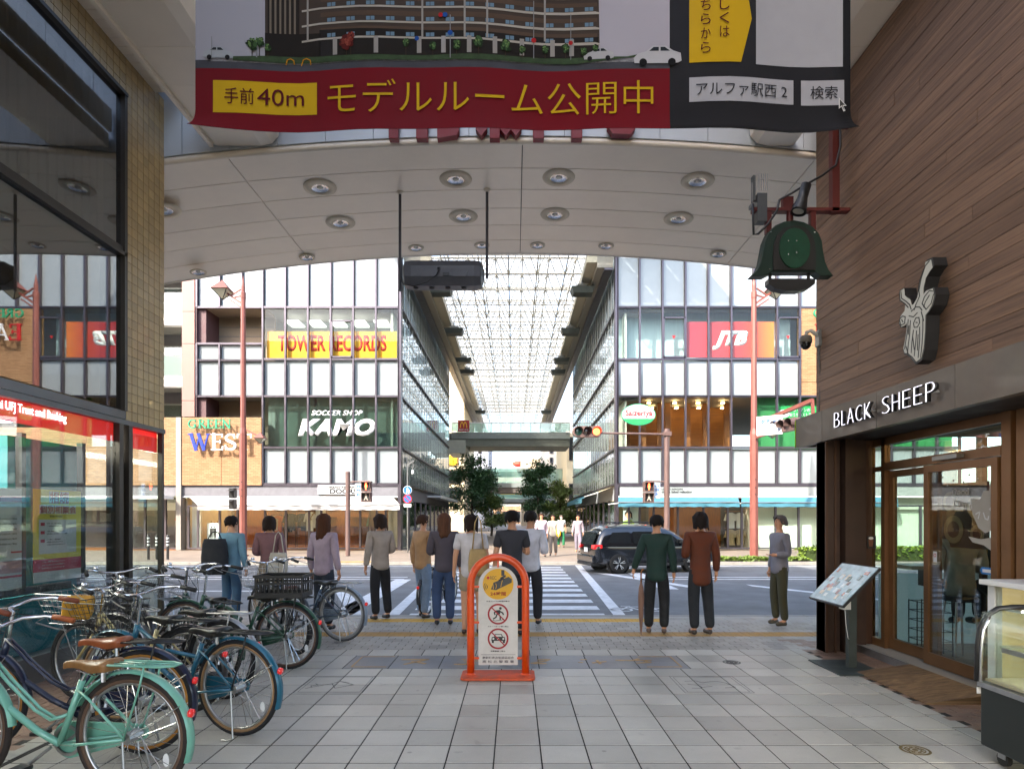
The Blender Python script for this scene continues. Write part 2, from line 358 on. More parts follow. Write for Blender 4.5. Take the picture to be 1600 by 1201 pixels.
sb = set(bn); pieces('brown_paver', mpb, base, bn); stuff(merged(pb, [p for p in bp_ if p not in sb]).build('brown_pavers', M_brown, base))
# etched picture tiles and round plates let into the paving
et = MB()
def etch(cx, cy, lines, w=.006):
    for q in strokes([[(cx+x, cy+y) for x, y in l] for l in lines], w): et.prism([(x, y, .0015) for x, y in q], (0, 0, .0008))
for cx, cy, L_ in ((-1.62, 5.66, [[(-.2, -.1), (-.05, .02), (.0, .1), (.1, .05)], [(-.24, -.14), (-.2, -.1), (-.22, -.05), (-.16, -.03), (-.2, .02)], [(0, .1), (.16, -.02), (.02, -.13), (-.05, .02)]]),
                   (1.78, 5.66, [[(-.2, .1), (-.1, .12), (-.05, .05), (.03, .09), (.1, .1), (.16, .04), (.2, -.1), (.1, -.12)], [(-.2, .0), (-.12, -.04), (-.1, -.1), (0, -.07)], [(-.2, -.13), (-.12, -.14), (-.1, -.09)]])):
    etch(cx, cy, L_)
    etch(cx, cy, [[(-.3, -.28), (.3, -.28), (.3, .28), (-.3, .28), (-.3, -.28)]], .004); etch(cx, cy, [[(-.27, -.25), (.27, -.25), (.27, .25), (-.27, .25), (-.27, -.25)]], .003)
et.build('etched_drawing', mat('etch', '#3d3f42', .8), base)
for cx, cy, col in ((2.28, 6.52, '#4f4f4d'), (2.62, 4.06, '#7a6840')):
    p = MB()
    for r0, r1 in ((.0, .018), (.03, .04), (.055, .062), (.075, .092)):
        for q in ring(cx, cy, r0, r1): p.prism([(x, y, .001) for x, y in q], (0, 0, .0015))
    for k in range(8):
        a = k*pi/4
        for q in ring(cx+.047*cos(a), cy+.047*sin(a), .005, .011, 8): p.prism([(x, y, .001) for x, y in q], (0, 0, .0015))
    p.build('round_plate', mat('plate'+col, col, .5, .5), base)
# pavement between arcade and road: small block pavers, two tactile strips, kerb
pav = struct(MB().box(-60, 60, 7.8, 9.5, -.15, -.0035).build('pavement', M_joint))
blk = slab(.2, .1, .003); mblk = blk.mesh('block_paver', M_paver)
L_ = []
for j in range(0, 24):
    y = 7.2+j*.1
    if 7.95 < y < 8.22 or 9.02 < y: continue
    for i in range(-45, 46):
        L_.append((i*.2+(.1 if j % 2 else 0), y, R.uniform(-.0008, .0005)))
nb = sorted([p for p in L_ if abs(p[0]+0) < 3.4], key=lambda p: p[1])[:300]; s2 = set(nb)
pieces('block_paver', mblk, pav, nb); stuff(merged(blk, [p for p in L_ if p not in s2]).build('block_pavers', M_paver, pav))
tac = slab(.3, .3, .002); tm = tac
for i in range(-1, 2): tm.box(i*.09-.017, i*.09+.017, -.13, .13, 0, .004)
mt = MB(); mt.v, mt.f, mt.m = tac.v[:], tac.f[:], tac.m[:]
for y, r in ((8.09, range(-15, 16)),): pieces('tactile_tile', mt.mesh('tactile_tile', mat('tactile_brown', '#a9813f', .65, var=.25, vs=5)), pav, [(i*.3, y, 0) for i in r])
td = slab(.3, .3, .002)
for a in range(5):
    for b in range(5): td.lathe([(.011, 0), (.007, .004), (0, .004)], 6, Matrix.Translation((-.12+.06*a, -.12+.06*b, 0)))
pieces('tactile_tile', td.mesh('tactile_dots', M_yellow), pav, [(i*.3, 9.18, 0) for i in range(-7, 8)])
wt = slab(.3, .3, .002); pieces('edge_tile', wt.mesh('edge_tile', M_paver), pav, [(i*.3, 9.18, 0) for i in list(range(-20, -7))+list(range(8, 20))])
MB().box(-60, 60, 9.34, 9.5, -.003, .0).build('edge_strip', M_paver, pav)
kb = MB().box(-.295, .295, 9.5, 9.7, -.15, .0).mesh('kerb_stone', M_kerb)
kl = struct(MB().box(-60, 60, 9.52, 9.68, -.152, -.03).build('near_kerb', M_kerb)); pieces('kerb_stone', kb, kl, [(i*.6, 0, 0) for i in range(-14, 15)])
# far pavement
fp = struct(MB().box(-60, 60, 21.4, 33.5, -.15, -.012).build('far_pavement', M_far))
st = struct(MB().box(-5.5, 4.9, 33.5, 140, -.15, -.012).build('shopping_street', M_far))
kf = struct(MB().box(-60, 60, 21.22, 21.38, -.152, -.03).build('far_kerb', M_kerb)); kb2 = MB().box(-.295, .295, 21.2, 21.4, -.15, .0).mesh('kerb_stone', M_kerb)
pieces('kerb_stone', kb2, kf, [(i*.6, 0, 0) for i in range(-30, 31)])
# yellow no-stopping paint on part of the far kerb
MB().box(-6.2, -4.9, 21.19, 21.41, .0, .004).build('kerb_paint', M_yellow, kf)
# road markings
mk = MB(); z0, z1 = -.0985, -.0955
def mark(x0, x1, y0, y1): mk.box(x0, x1, y0, y1, z0, z1)
for k in range(12): mark(-1.75, 1.5, 10.0+.9*k, 10.45+.9*k)
for (a, b) in (((1.72, 9.75), (2.15, 21.0)), ((-2.0, 9.75), (-2.35, 21.0))):
    mk.prism([(a[0]-.1, a[1], z0), (a[0]+.1, a[1], z0), (b[0]+.1, b[1], z0), (b[0]-.1, b[1], z0)], (0, 0, .003))
for x0, x1 in ((-60, -2.6), (2.5, 60)): mark(x0, x1, 9.92, 10.05); mark(x0, x1, 20.5, 20.62)
for x0, x1 in ((-60, -2.9), (3.9, 60)): mark(x0, x1, 16.2, 16.33); mark(x0, x1, 16.75, 16.88)
for x0, x1 in ((-60, -5.5),): mark(x0, x1, 13.6, 13.72)
mark(-3.1, -2.7, 10.1, 16.2); mark(3.3, 3.7, 14.0, 20.4)
mk.prism([(-2.7, 10.2, z0), (-2.4, 10.2, z0), (-3.6, 13.5, z0), (-3.9, 13.5, z0)], (0, 0, .003))
mk.prism([(5.6, 14.6, z0), (5.6, 15.0, z0), (7.6, 11.8, z0), (7.6, 11.4, z0)], (0, 0, .003))
mk.prism([(2.3, 18.2, z0), (2.6, 18.2, z0), (4.4, 14.2, z0), (4.1, 14.2, z0)], (0, 0, .003))
# bicycle pictogram
for c in ((1.88, 10.9), (2.5, 10.9)):
    for q in ring(c[0], c[1], .16, .2, 16): mk.prism([(x, y*1.0, z0) for x, y in q], (0, 0, .003))
for q in strokes([[(1.88, 10.9), (2.05, 11.25), (2.4, 11.25), (2.5, 10.9)], [(2.05, 11.25), (2.18, 10.9), (2.4, 11.25)], [(1.95, 11.35), (2.1, 11.35)], [(2.4, 11.25), (2.42, 11.45), (2.3, 11.45)]], .04): mk.prism([(x, y, z0) for x, y in q], (0, 0, .003))
mk.build('road_markings', M_paint, road)
# grass strip beyond the far kerb
def hedge(name, x0, x1, y0, y1, z1, n, m, sz=.035):
    mb = MB()
    for _ in range(n):
        c = V((R.uniform(x0, x1), R.uniform(y0, y1), z1*R.uniform(.02, 1)**.6)); c.z += .03*sin(c.x*5+c.y*3)
        e = Euler((R.uniform(-.9, .9), R.uniform(-.9, .9), R.uniform(0, 6.3))).to_matrix(); s_ = sz*R.uniform(.6, 1.3)
        mb.add([c+e@V((-s_, 0, 0)), c+e@V((0, -s_*.5, 0)), c+e@V((s_, 0, 0)), c+e@V((0, s_*.5, 0))], [(0, 1, 2, 3)])
    return mb.build(name, m)
M_hedge = mat('hedge_leaf', (.13, .20, .012), .5, var=.35, vs=6)
M_grass = mat('grass', (.11, .17, .02), .6, var=.35, vs=8)
hb = stuff(hedge('hedge', 10.1, 24, 21.6, 22.4, .5, 9000, M_hedge, .06)); tag(hb, 'clipped bright green hedge along the far pavement behind the road', 'hedge')
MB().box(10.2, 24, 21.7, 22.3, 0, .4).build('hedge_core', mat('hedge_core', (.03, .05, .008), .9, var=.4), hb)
gr = stuff(hedge('grass', 6.8, 10.1, 21.5, 22.3, .12, 2500, M_grass, .06)); tag(gr, 'patch of short grass round the foot of the pink lamp pole', 'grass')
# ================================================================ the two glass-fronted stores across the road
M_brick = brick_mat('tan_brick', '#a27b56', '#8c6743', '#6f5a42', .22, .075)
M_brick.node_tree.nodes['Brick Texture'].inputs['Mortar Size'].default_value = .008
M_pink = mat('pink_tile', '#8f665c', .55, var=.12, vs=1.5)
M_beige = mat('beige_render', '#94826e', .8, var=.12, vs=1.2)
M_conc = mat('concrete', '#8f8a82', .8, var=.12, vs=1.5)
M_grey = mat('grey_fascia', '#66656a', .6, var=.2, vs=4)
M_dark = mat('dark_interior', (.03, .028, .026), .8)
M_wallin = mat('shop_inner_wall', '#c8bda6', .8, emit=.0)
M_warmwood = mat('warm_wood', '#8a5525', .6, var=.3, vs=3, stretch=(8, 8, 1))
M_lamp = mat('warm_lamp', (1, .66, .3), .5, var=0, emit=9)
M_lampw = mat('white_lamp', (1, .93, .8), .5, var=0, emit=9)
ROWS = [(16.6, 11.32, 'top'), (11.32, 8.90, 'sign'), (8.90, 7.17, 'white'), (7.17, 4.78, 'glass'), (4.78, 3.08, 'white2')]
def curtain(parent, xs, rows, kinds, y=FY):
    """mullions, transoms and the panes between them"""
    for a, b in zip(xs, xs[1:]):
        for (zt, zb), kd in zip(rows, kinds):
            w = b-a; cx = (a+b)/2
            if kd == 'w':
                link('white_panel', box_mesh('white_panel', w-.1, .03, zt-zb-.1, M_panel), parent, (cx, y+.10, (zt+zb)/2))
            elif kd == 'g':
                link('pane', box_mesh('pane_curtain', w-.07, .012, zt-zb-.08, M_clear), parent, (cx, y+.03, (zt+zb)/2))
            elif kd == 'd':
                link('pane', box_mesh('pane_grey', w-.07, .012, zt-zb-.08, M_greyglass), parent, (cx, y+.03, (zt+zb)/2))
    for x in xs:
        link('mullion', box_mesh('mullion', .075, .16, rows[0][0]-rows[-1][1], M_mull), parent, (x, y+.0, (rows[0][0]+rows[-1][1])/2))
    zz = sorted({r[0] for r in rows} | {r[1] for r in rows})
    for z in zz:
        link('transom', box_mesh('transom', xs[-1]-xs[0], .12, .09, M_mull), parent, ((xs[0]+xs[-1])/2, y+.005, z))
_bm = {}
def box_mesh(key, w, d, h, m):
    k = (key, round(w, 2), round(d, 3), round(h, 2), m.name)
    if k not in _bm: _bm[k] = MB().box(-w/2, w/2, -d/2, d/2, -h/2, h/2).mesh(key, m)
    return _bm[k]
def bx(name, x0, x1, y0, y1, z0, z1, m, parent=None, bevel=0):
    o = MB().box(-(x1-x0)/2, (x1-x0)/2, -(y1-y0)/2, (y1-y0)/2, -(z1-z0)/2, (z1-z0)/2).build(name, m, parent, loc=((x0+x1)/2, (y0+y1)/2, (z0+z1)/2), bevel=bevel); return o

# ---- west store
wb = thing('department_store', 'glass fronted store left of the covered street, white panels above a tan brick wall', 'building')
wx = [FX(411)+i*(FX(623)-FX(411))/6 for i in range(7)]
rows = [(r[0], r[1]) for r in ROWS]
curtain(wb, wx, rows, 'wgwdw')
# core: everything behind the skin, left open behind clear panes
bx('wall', FX(312), FX(622), FY+.3, FY+14, 11.4, 16.6, M_conc, wb)
bx('wall', FX(312), FX(622), FY+.3, FY+14, 7.2, 8.85, M_conc, wb)
bx('wall', FX(312), FX(622), FY+.3, FY+14, 3.1, 4.72, M_conc, wb)
bx('wall', FX(312), FX(622), FY+2.5, FY+3, 8.85, 11.4, mat('pale_blind', '#98a3a0', .8, var=.05), wb)
bx('wall', FX(412), FX(622), FY+.55, FY+.7, 4.72, 7.2, mat('grey_store_wall', '#87958f', .8, var=.25, vs=1), wb)
for k in range(5): bx('light_panel', FX(430+36*k), FX(452+36*k), FY+1.2, FY+2.2, 11.05, 11.12, mat('blind_strip', '#e9ece6', .8, emit=.5), wb)
# left bay: recessed balconies between bands of white panels
lx = [FX(308), FX(343.5), FX(378), FX(411)]
for zt, zb in ((16.6, 11.32), (9.62, 8.85), (8.85, 7.17)):
    for a, b in zip(lx, lx[1:]):
        link('white_panel', box_mesh('white_panel', b-a-.1, .03, zt-zb-.1, M_panel), wb, ((a+b)/2, FY+.1, (zt+zb)/2))
    for x in lx[:-1]: link('mullion', box_mesh('mullion', .075, .16, zt-zb, M_mull), wb, (x, FY, (zt+zb)/2))
    for z in (zt, zb): link('transom', box_mesh('transom', lx[3]-lx[0], .12, .09, M_mull), wb, ((lx[0]+lx[3])/2, FY+.005, z))
bx('recess_wall', lx[0], lx[3], FY+1.4, FY+1.6, 4.7, 11.32, M_beige, wb)
for z in (5.35, 6.1, 9.9, 10.35, 10.8): bx('panel_joint', lx[0]+.2, lx[3], FY+1.38, FY+1.405, z, z+.02, M_grey, wb)
bx('soffit', lx[0], lx[3], FY+.1, FY+1.4, 11.28, 11.4, M_beige, wb); bx('parapet_back', lx[0], lx[3], FY+.2, FY+.3, 7.17, 9.6, M_conc, wb)
bx('recess_side', lx[0], FX(320), FY+.12, FY+1.4, 4.7, 11.3, mat('brown_reveal', '#573a3c', .6, var=.15), wb)
zz = [16.6, 11.1, 9.6, 6.95, 6.2]
for a, b in zip(zz, zz[1:]): bx('pink_panel', FX(286), FX(305.5), FY-.1, FY+1.2, b+.01, a-.01, M_pink, wb)
bx('pink_core', FX(286)+.03, FX(308), FY-.05, FY+1.2, 6.2, 16.6, mat('brown_reveal2', '#4a3034', .6), wb)
for a, b in ((FX(257)-8, FX(277)), (FX(286), FX(347.5)), (FX(347.5)+.02, FX(410))):
    bx('brick_wall', a, b, FY-.12, FY+.3, FZ(758), FZ(652.5), M_brick, wb)
bx('pilaster', FX(277)+.02, FX(286)-.02, FY-.16, FY+.3, 0, FZ(652.5), M_conc, wb)
bx('grey_band', FX(286), FX(498), FY-.02, FY+.3, FZ(775), FZ(760), M_grey, wb); bx('grey_band', FX(571), FX(622), FY-.02, FY+.3, FZ(775), FZ(760), M_grey, wb)
bx('band_trim', FX(286), FX(622), FY-.06, FY+.3, FZ(759.5), FZ(757), M_mull, wb); bx('band_trim', FX(286), FX(622), FY-.06, FY+.25, FZ(777), FZ(775), M_fasc, wb)
bx('corner_post', FX(622), FX(627), FY-.08, FY+.3, 0, 16.6, M_mull, wb)
# left neighbour shop under the brick wall
bx('grey_band', FX(257)-8, FX(277), FY-.02, FY+.2, FZ(775), FZ(759), M_grey, wb)
bx('awning_box', FX(240)-5, FX(272), FY-.9, FY, FZ(780), FZ(775), M_white, wb)
# shop front: stall riser, posts, panes, interior
def shopfront(parent, xs, z0, z1, y, tint, post=.09):
    for a, b in zip(xs, xs[1:]):
        link('pane', box_mesh('shop_pane', b-a-post, .012, z1-z0, tint), parent, ((a+b)/2, y, (z0+z1)/2))
    for x in xs: link('post', box_mesh('shop_post', post, .1, z1-z0, M_mull), parent, (x, y, (z0+z1)/2))
    for z in (z0, z1): link('rail', box_mesh('shop_rail', xs[-1]-xs[0], .12, .07, M_mull), parent, ((xs[0]+xs[-1])/2, y-.005, z))
sx_ = [FX(p) for p in (293, 308, 342, 370, 413, 446, 482, 501, 540, 562, 588, 602, 622)]
shopfront(wb, sx_, .08, FZ(790), FY+.1, M_clear)
bx('display_wall', FX(286), FX(622), FY+4.9, FY+5, 0, 3.1, M_warmwood, wb)
bx('shop_floor', FX(286), FX(622), FY+.2, FY+5, -.02, .02, M_warmwood, wb); bx('shop_ceiling', FX(286), FX(622), FY+.3, FY+5, 2.5, 2.6, mat('shop_ceiling', '#8e6a45', .8), wb)
bx('white_column', FX(490), FX(501), FY+.3, FY+.8, 0, 2.5, M_white, wb); bx('white_column', FX(293), FX(306), FY+.4, FY+.6, 0, 2.5, M_white, wb)
bx('side_wall', FX(604), FX(622), FY+.4, FY+.5, 0, 2.6, M_wallin, wb)
bx('side_wall', FX(286), FX(288), FY+.3, FY+5, 0, 3.1, M_wallin, wb); bx('side_wall', FX(621), FX(622.5), FY+.3, FY+5, 0, 3.1, M_wallin, wb)
bx('neighbour_shop', FX(240)-5, FX(276), FY+3, FY+3.2, 0, 2.6, M_warmwood, wb); bx('neighbour_floor', FX(240)-5, FX(276), FY, FY+3, -.02, .01, M_warmwood, wb)
shopfront(wb, [FX(200), FX(225), FX(257), FX(275)], .08, 2.4, FY+.1, M_clear)
for p in range(300, 620, 26): bx('spot_lamp', FX(p), FX(p)+.14, FY+1.2+(p % 3), FY+1.34+(p % 3), 2.42, 2.5, M_lamp, wb)
for p in (330, 400, 470, 540, 600): bx('strip_lamp', FX(p)-.6, FX(p)+.6, FY+3.4, FY+3.5, 2.4, 2.46, M_lamp, wb)
for p in (215, 245, 266): bx('spot_lamp', FX(p), FX(p)+.15, FY+1, FY+1.15, 2.4, 2.48, M_lamp, wb)
shelf_m = mat('shelf_wood', '#5d3a1c', .6, var=.2)
for p0, p1 in ((360, 412), (418, 480), (505, 560), (566, 600)):
    for z in (.5, 1.0, 1.5, 2.0): bx('shelf', FX(p0), FX(p1), FY+4.4, FY+4.9, z, z+.04, shelf_m, wb)
# clothes: rails of garments hanging in the shop
def garment(mb, x, y, zt, h, w, mi):
    d = .11; P = [(-.07, 0), (.07, 0), (w/2, -.07), (w/2+.1, -h*.5), (w/2+.02, -h*.52), (w/2-.05, -.22), (w/2-.04, -h), (-w/2+.04, -h), (-w/2+.05, -.22), (-w/2-.02, -h*.52), (-w/2-.1, -h*.5), (-w/2, -.07)]
    mb.prism([(x+a, y+.02*sin(a*30), zt+b) for a, b in P], (0, d, 0), mi)
GC = [mat('cloth_black', (.02, .02, .022), .9), mat('cloth_white', (.7, .69, .66), .9), mat('cloth_sand', '#a48d69', .9), mat('cloth_navy', '#27344a', .9), mat('cloth_green', '#5d7a6a', .9), mat('cloth_rust', '#b45a26', .9)]
def rail(p0, p1, y, zt, cols, h, label, dx=.16):
    t = thing('clothes_rail', label, 'clothes rail', (0, 0, 0), 0)
    a, b = FX(p0), FX(p1)
    MB().tube([(a, y+.05, zt+.06), (b, y+.05, zt+.06)], .015).tube([(a, y+.05, 0), (a, y+.05, zt+.06)], .015).tube([(b, y+.05, 0), (b, y+.05, zt+.06)], .015).build('rail_frame', M_black, t)
    x = a+.2; i = 0
    while x < b-.1:
        mb = MB(); garment(mb, x, y+R.uniform(-.03, .03), zt, h*R.uniform(.85, 1.1), .42, 0); mb.build('garment', GC[cols[i % len(cols)]], t); x += dx; i += 1
    return t
rail(424, 442, FY+1.6, 1.72, [0, 0, 3], .85, 'rail of dark jackets just right of the left pink lamp pole')
rail(446, 480, FY+1.5, 1.72, [0, 3, 0], .8, 'rail of black jackets in the middle of the left shop window')
rail(466, 488, FY+1.0, 1.78, [1, 1, 2], .9, 'rail of white shirts and one sand jacket beside the white shop column')
rail(565, 580, FY+1.3, 1.55, [4], 1.0, 'rail with a grey green coat near the right end of the left shop', .3)
rail(392, 410, FY+2.4, 1.6, [2, 5, 2], .8, 'rail of sand and rust clothes deep in the left shop')
rail(258, 272, FY+1.0, 1.7, [5, 0, 5], .7, 'rail of rust and black clothes in the shop left of the pilaster')
def mannequin(x, y, top, bot, label):
    t = thing('mannequin', label, 'mannequin', (x, y, .15))
    MB().tube([(0, 0, .9), (0, 0, 1.1), (0, 0, 1.35), (0, 0, 1.42), (0, 0, 1.5)], [.13, .11, .15, .07, .045], 10).lathe([(.001, 1.48), (.07, 1.53), (.08, 1.6), (.06, 1.68), (.001, 1.7)], 10).build('torso', top, t, True)
    for s in (-1, 1):
        MB().tube([(s*.15, 0, 1.38), (s*.21, 0, 1.1), (s*.2, -.04, .85)], [.05, .04, .03], 6).build('arm', top, t, True)
        MB().tube([(s*.07, 0, .95), (s*.08, 0, .5), (s*.08, 0, .05)], [.08, .06, .04], 6).build('leg', bot, t, True)
    bx_ = MB().box(-.25, .25, -.2, .2, -.13, .02).build('plinth', M_white, t); return t
mannequin(FX(352), FY+.8, GC[2], GC[2], 'mannequin in sand clothes left of the pair behind the left pink lamp pole')
mannequin(FX(364), FY+.9, GC[0], GC[3], 'mannequin in a black top just left of the left pink lamp pole')
ez = thing('easel_poster', 'photo board of two people in black suits on a wooden easel in the shop window', 'poster', (FX(326), FY+.5, 0))
bx_ = MB().box(-.3, .3, -.02, .02, 0, 0); 
for s in (-.28, .28): MB().bar((s, -.02, 0), (s*.5, .05, 1.35), .035).build('easel_leg', M_warmwood, ez)
MB().bar((-.3, -.04, .42), (.3, -.04, .42), .04).build('easel_ledge', M_warmwood, ez); MB().bar((0, .4, 0), (0, .08, 1.3), .03).build('easel_leg', M_warmwood, ez)
MB().box(-.28, .28, -.07, -.05, .45, 1.25).build('board', mat('board_white', '#d8dfe4', .5), ez)
fg = MB()
for cx in (-.08, .08):
    flat(fg, circ(cx, .62, .035, 10, ry=.045), (0, -.072, .45), RX, UZ); flat(fg, [(cx-.08, .56), (cx+.08, .56), (cx+.07, .3), (cx+.06, .08), (cx+.01, .08), (cx, .28), (cx-.01, .08), (cx-.06, .08), (cx-.07, .3)], (0, -.072, .45), RX, UZ)
fg.build('print', M_black, ez)
# awning (white, DOORS)
aw = thing('shop_awning', 'long white fabric awning over the shop window on the left', 'awning')
za, zb_, zv = FZ(776), FZ(793.5)+.02, FZ(799)+.05; ya, yb = FY-.05, FY-1.9
MB().add([(FX(296), ya, za), (FX(614), ya, za), (FX(612)*27.1/29+.35, yb, zb_+.1), (FX(287)*27.1/29-.6+1.2, yb, zb_+.1)], [(0, 1, 2, 3)]).build('canopy', mat('awning_white', (.50, .49, .47), .8, var=.05, trans=.2), aw)
x0, x1 = FX(287)*27.1/29+.6, FX(612)*27.1/29+.35
mb = MB(); n = 60
for i in range(n+1):
    x = x0+(x1-x0)*i/n; mb.v += [(x, yb+.015*sin(i*.9), zb_+.1), (x, yb+.02*sin(i*.9+1), zb_-.13+.012*sin(i*1.7))]
for i in range(n): mb.f.append((2*i, 2*i+1, 2*i+3, 2*i+2)); mb.m.append(0)
mb.build('valance', MATS['awning_white'], aw); MB().tube([(x0, yb, zb_+.09), (x1, yb, zb_+.09)], .035).build('front_bar', M_alu, aw)
for x in (x0+.1, (x0+x1)/2, x1-.1): MB().tube([(x, ya, za-.25), (x+.5, (ya+yb)/2, za-.25), (x, yb, zb_+.08)], .025).build('arm', M_alu, aw)
text('lettering', 'DOORS', GC[0], aw, ((FX(517)), yb-.02, zb_-.06), RX, UZ, .07, .5, .002)
# name sign
sg = thing('shop_sign', 'white name board with black letters above the white awning', 'sign'); MB().box(FX(498), FX(571), FY-.14, FY-.03, FZ(772.5), FZ(757.5)).build('board', mat('board_white2', (.42, .42, .41), .5, var=.04), sg, bevel=.01)
text('lettering', 'DOORS', GC[0], sg, (FX(517), FY-.142, FZ(771.5)), RX, UZ, .24, 1.25, .006, bold=.03); text('lettering', 'URBAN RESEARCH', GC[0], sg, (FX(513), FY-.142, FZ(763)), RX, UZ, .11, 1.5, .006, bold=.02)
# banner signs in the windows
tw = thing('window_banner', 'yellow banner with bold red capitals behind the upper left windows', 'banner')
MB().box(wx[0]+.12, wx[6]-.12, FY+.16, FY+.18, FZ(560), FZ(516)).build('cloth', mat('banner_yellow', '#c98b02', .7, var=.04), tw)
text('lettering', 'TOWER RECORDS', mat('banner_red', '#a81c08', .7, var=.03), tw, (FX(432), FY+.158, FZ(547.5)), RX, UZ, 26*.0299, (603-432)*.0299, .004, bold=.035, shear=.0)
km = thing('window_lettering', 'white slanted capitals of a soccer shop on the grey green windows', 'lettering')
text('lettering', 'SOCCER SHOP', M_white, km, (FX(487), FY-.0, FZ(649)), RX, UZ, 8*.0299, 80*.0299, .02, bold=.02, shear=.25)
text('lettering', 'KAMO', M_white, km, (FX(466), FY-.0, FZ(681)), RX, UZ, 27*.0299, 121*.0299, .03, bold=.05, shear=.25)
# serif wall letters
def serif(ch, w=1., h=1.):
    """strokes of a classic roman capital: (line, thick) in a w x h cell"""
    T, t = .17, .07; Z = []
    def st(pts, k): Z.extend(strokes([pts], k))
    def sf(x, y, k=.22): Z.append([(x-k/2, y-.025), (x+k/2, y-.025), (x+k/2, y+.025), (x-k/2, y+.025)])
    arc = lambda cx, cy, rx, ry, a, b, n=14: [(cx+rx*cos(a+(b-a)*i/n), cy+ry*sin(a+(b-a)*i/n)) for i in range(n+1)]
    if ch == 'E': st([(.2, 0), (.2, 1)], T); [st([(.2, y), (x, y)], t) for y, x in ((.03, .68), (.52, .55), (.97, .65))]; st([(.68, 0), (.7, .22)], t); st([(.65, 1), (.67, .8)], t); st([(.55, .42), (.55, .62)], .05); sf(.2, .02, .34); sf(.2, .98, .34)
    if ch == 'T': st([(.4, 0), (.4, 1)], T); st([(.02, .97), (.78, .97)], t); st([(.03, 1), (.02, .76)], t); st([(.77, 1), (.78, .76)], t); sf(.4, .02, .36)
    if ch == 'W': st([(.12, 1), (.4, 0)], T); st([(.4, 0), (.62, .9)], t); st([(.55, 1), (.85, 0)], T); st([(.85, 0), (1.1, 1)], t); sf(.1, .98, .3); sf(1.1, .98, .26); sf(.55, .98, .2)
    if ch == 'S': st(arc(.36, .74, .25, .23, .5, 4.4), .11); st(arc(.36, .27, .27, .24, 1.4, -2.6), .12); st([(.2, .6), (.52, .42)], T); st([(.58, .98), (.6, .72)], .06); st([(.1, .02), (.09, .3)], .06)
    if ch == 'N': st([(.15, 0), (.15, 1)], t); st([(.12, 1), (.75, 0)], T); st([(.78, 0), (.78, 1)], t); sf(.15, .02, .26); sf(.78, .98, .26); sf(.1, .98, .2)
    if ch == 'R': st([(.2, 0), (.2, 1)], T); st(arc(.34, .75, .24, .22, 1.57, -1.57), .12); st([(.2, .97), (.36, .97)], t); st([(.2, .53), (.36, .53)], t); st([(.4, .52), (.78, .02)], T*.9); sf(.2, .02, .34); sf(.76, .02, .2); sf(.18, .98, .28)
    if ch == 'G': st(arc(.5, .5, .4, .47, .9, 5.3, 20), .12); st([(.72, .1), (.72, .42)], T*.9); sf(.7, .42, .32); st([(.76, .98), (.78, .7)], .06); st([(.1, .38), (.1, .62)], .12)
    if ch == 'A': st([(.05, 0), (.4, 1)], t); st([(.38, 1), (.75, 0)], T); st([(.16, .33), (.62, .33)], t); sf(.06, .02, .26); sf(.76, .02, .3)
    adv = {'W': 1.22, 'G': 1., 'N': .95, 'R': .85, 'A': .85, 'E': .78, 'T': .82, 'S': .74}[ch]
    return Z, adv
def wall_letters(parent, word, x, z, h, w, cols, stand, side=M_white):
    tot = sum(serif(c)[1] for c in word); kx = w/tot; cx = x
    for i, c in enumerate(word):
        Z, adv = serif(c); mb = MB()
        for j, q in enumerate(Z):
            e = .001*j
            mb.prism([(cx+a*kx, FY-.12-stand-e, z+b*h) for a, b in q], (0, .07, 0), 0)
        mb.build('letter', cols[i], parent); cx += adv*kx
    for s in (.1, .9): MB().box(x+w*s-.02, x+w*s+.02, FY-.12-stand+.05, FY-.12, z+h*.4, z+h*.45).build('bracket', M_alu, parent)
M_lg = mat('letter_green', '#1f8a62', .45, var=.03); M_lb = mat('letter_blue', '#0b2f96', .45, var=.03); M_lw = mat('letter_white', (.6, .6, .6), .4, var=.03); M_lr = mat('letter_red', '#a81416', .45, var=.03)
gw = thing('wall_sign', 'raised green, blue and white letters casting shadows on the left tan brick', 'sign')
wall_letters(gw, 'GREEN', FX(300.5), FZ(670.5), 13*.0299, 67*.0299, [M_lg]*5, .3)
wall_letters(gw, 'WEST', FX(302), FZ(704), 24.5*.0299, 97*.0299, [M_lb, M_lw, M_lw, M_lw], .3)

# ---- east store
eb = thing('department_store', 'glass fronted store right of the covered street, wood lined restaurant windows', 'building')
ex = [FX(965)]+[FX(999.5+i*35.7) for i in range(0, 15)]
K = [i for i, x in enumerate(ex) if x < FX(1255)]
curtain(eb, ex, [rows[0]], 'w'); curtain(eb, ex[:9], rows[1:3], 'gw'); curtain(eb, ex, rows[3:], 'gw')
eR = ex[-1]
for z0, z1 in ((11.4, 16.6), (7.2, 8.85), (3.1, 4.72)): bx('wall', FX(968), eR, FY+.3, FY+14, z0, z1, M_conc, eb)
bx('wall', FX(966), FX(1251), FY+1.1, FY+1.3, 8.85, 11.4, mat('curtain_blue', '#9fb4ba', .8, var=.1, vs=2, stretch=(9, 1, .2)), eb)
bx('brick_wall', ex[8]+.04, FX(1375), FY-.02, FY+.3, 7.17, FZ(597), M_brick, eb); bx('brick_wall', ex[8]+.04, FX(1375), FY-.02, FY+.3, FZ(596.3), 11.28, M_brick, eb)
bx('white_panel', FX(1375), eR, FY, FY+.2, 7.17, 11.28, M_panel, eb)
bx('wall', FX(968), FX(1181), FY+3.2, FY+3.4, 4.72, 7.2, mat('restaurant_wood', '#a06a30', .6, var=.25, vs=1.2, stretch=(.6, 1, 9)), eb)
bx('wall', FX(1181), eR, FY+.5, FY+.6, 4.72, 7.2, mat('green_film', '#2f7a46', .6, var=.2, vs=1, stretch=(3, 1, .3)), eb)
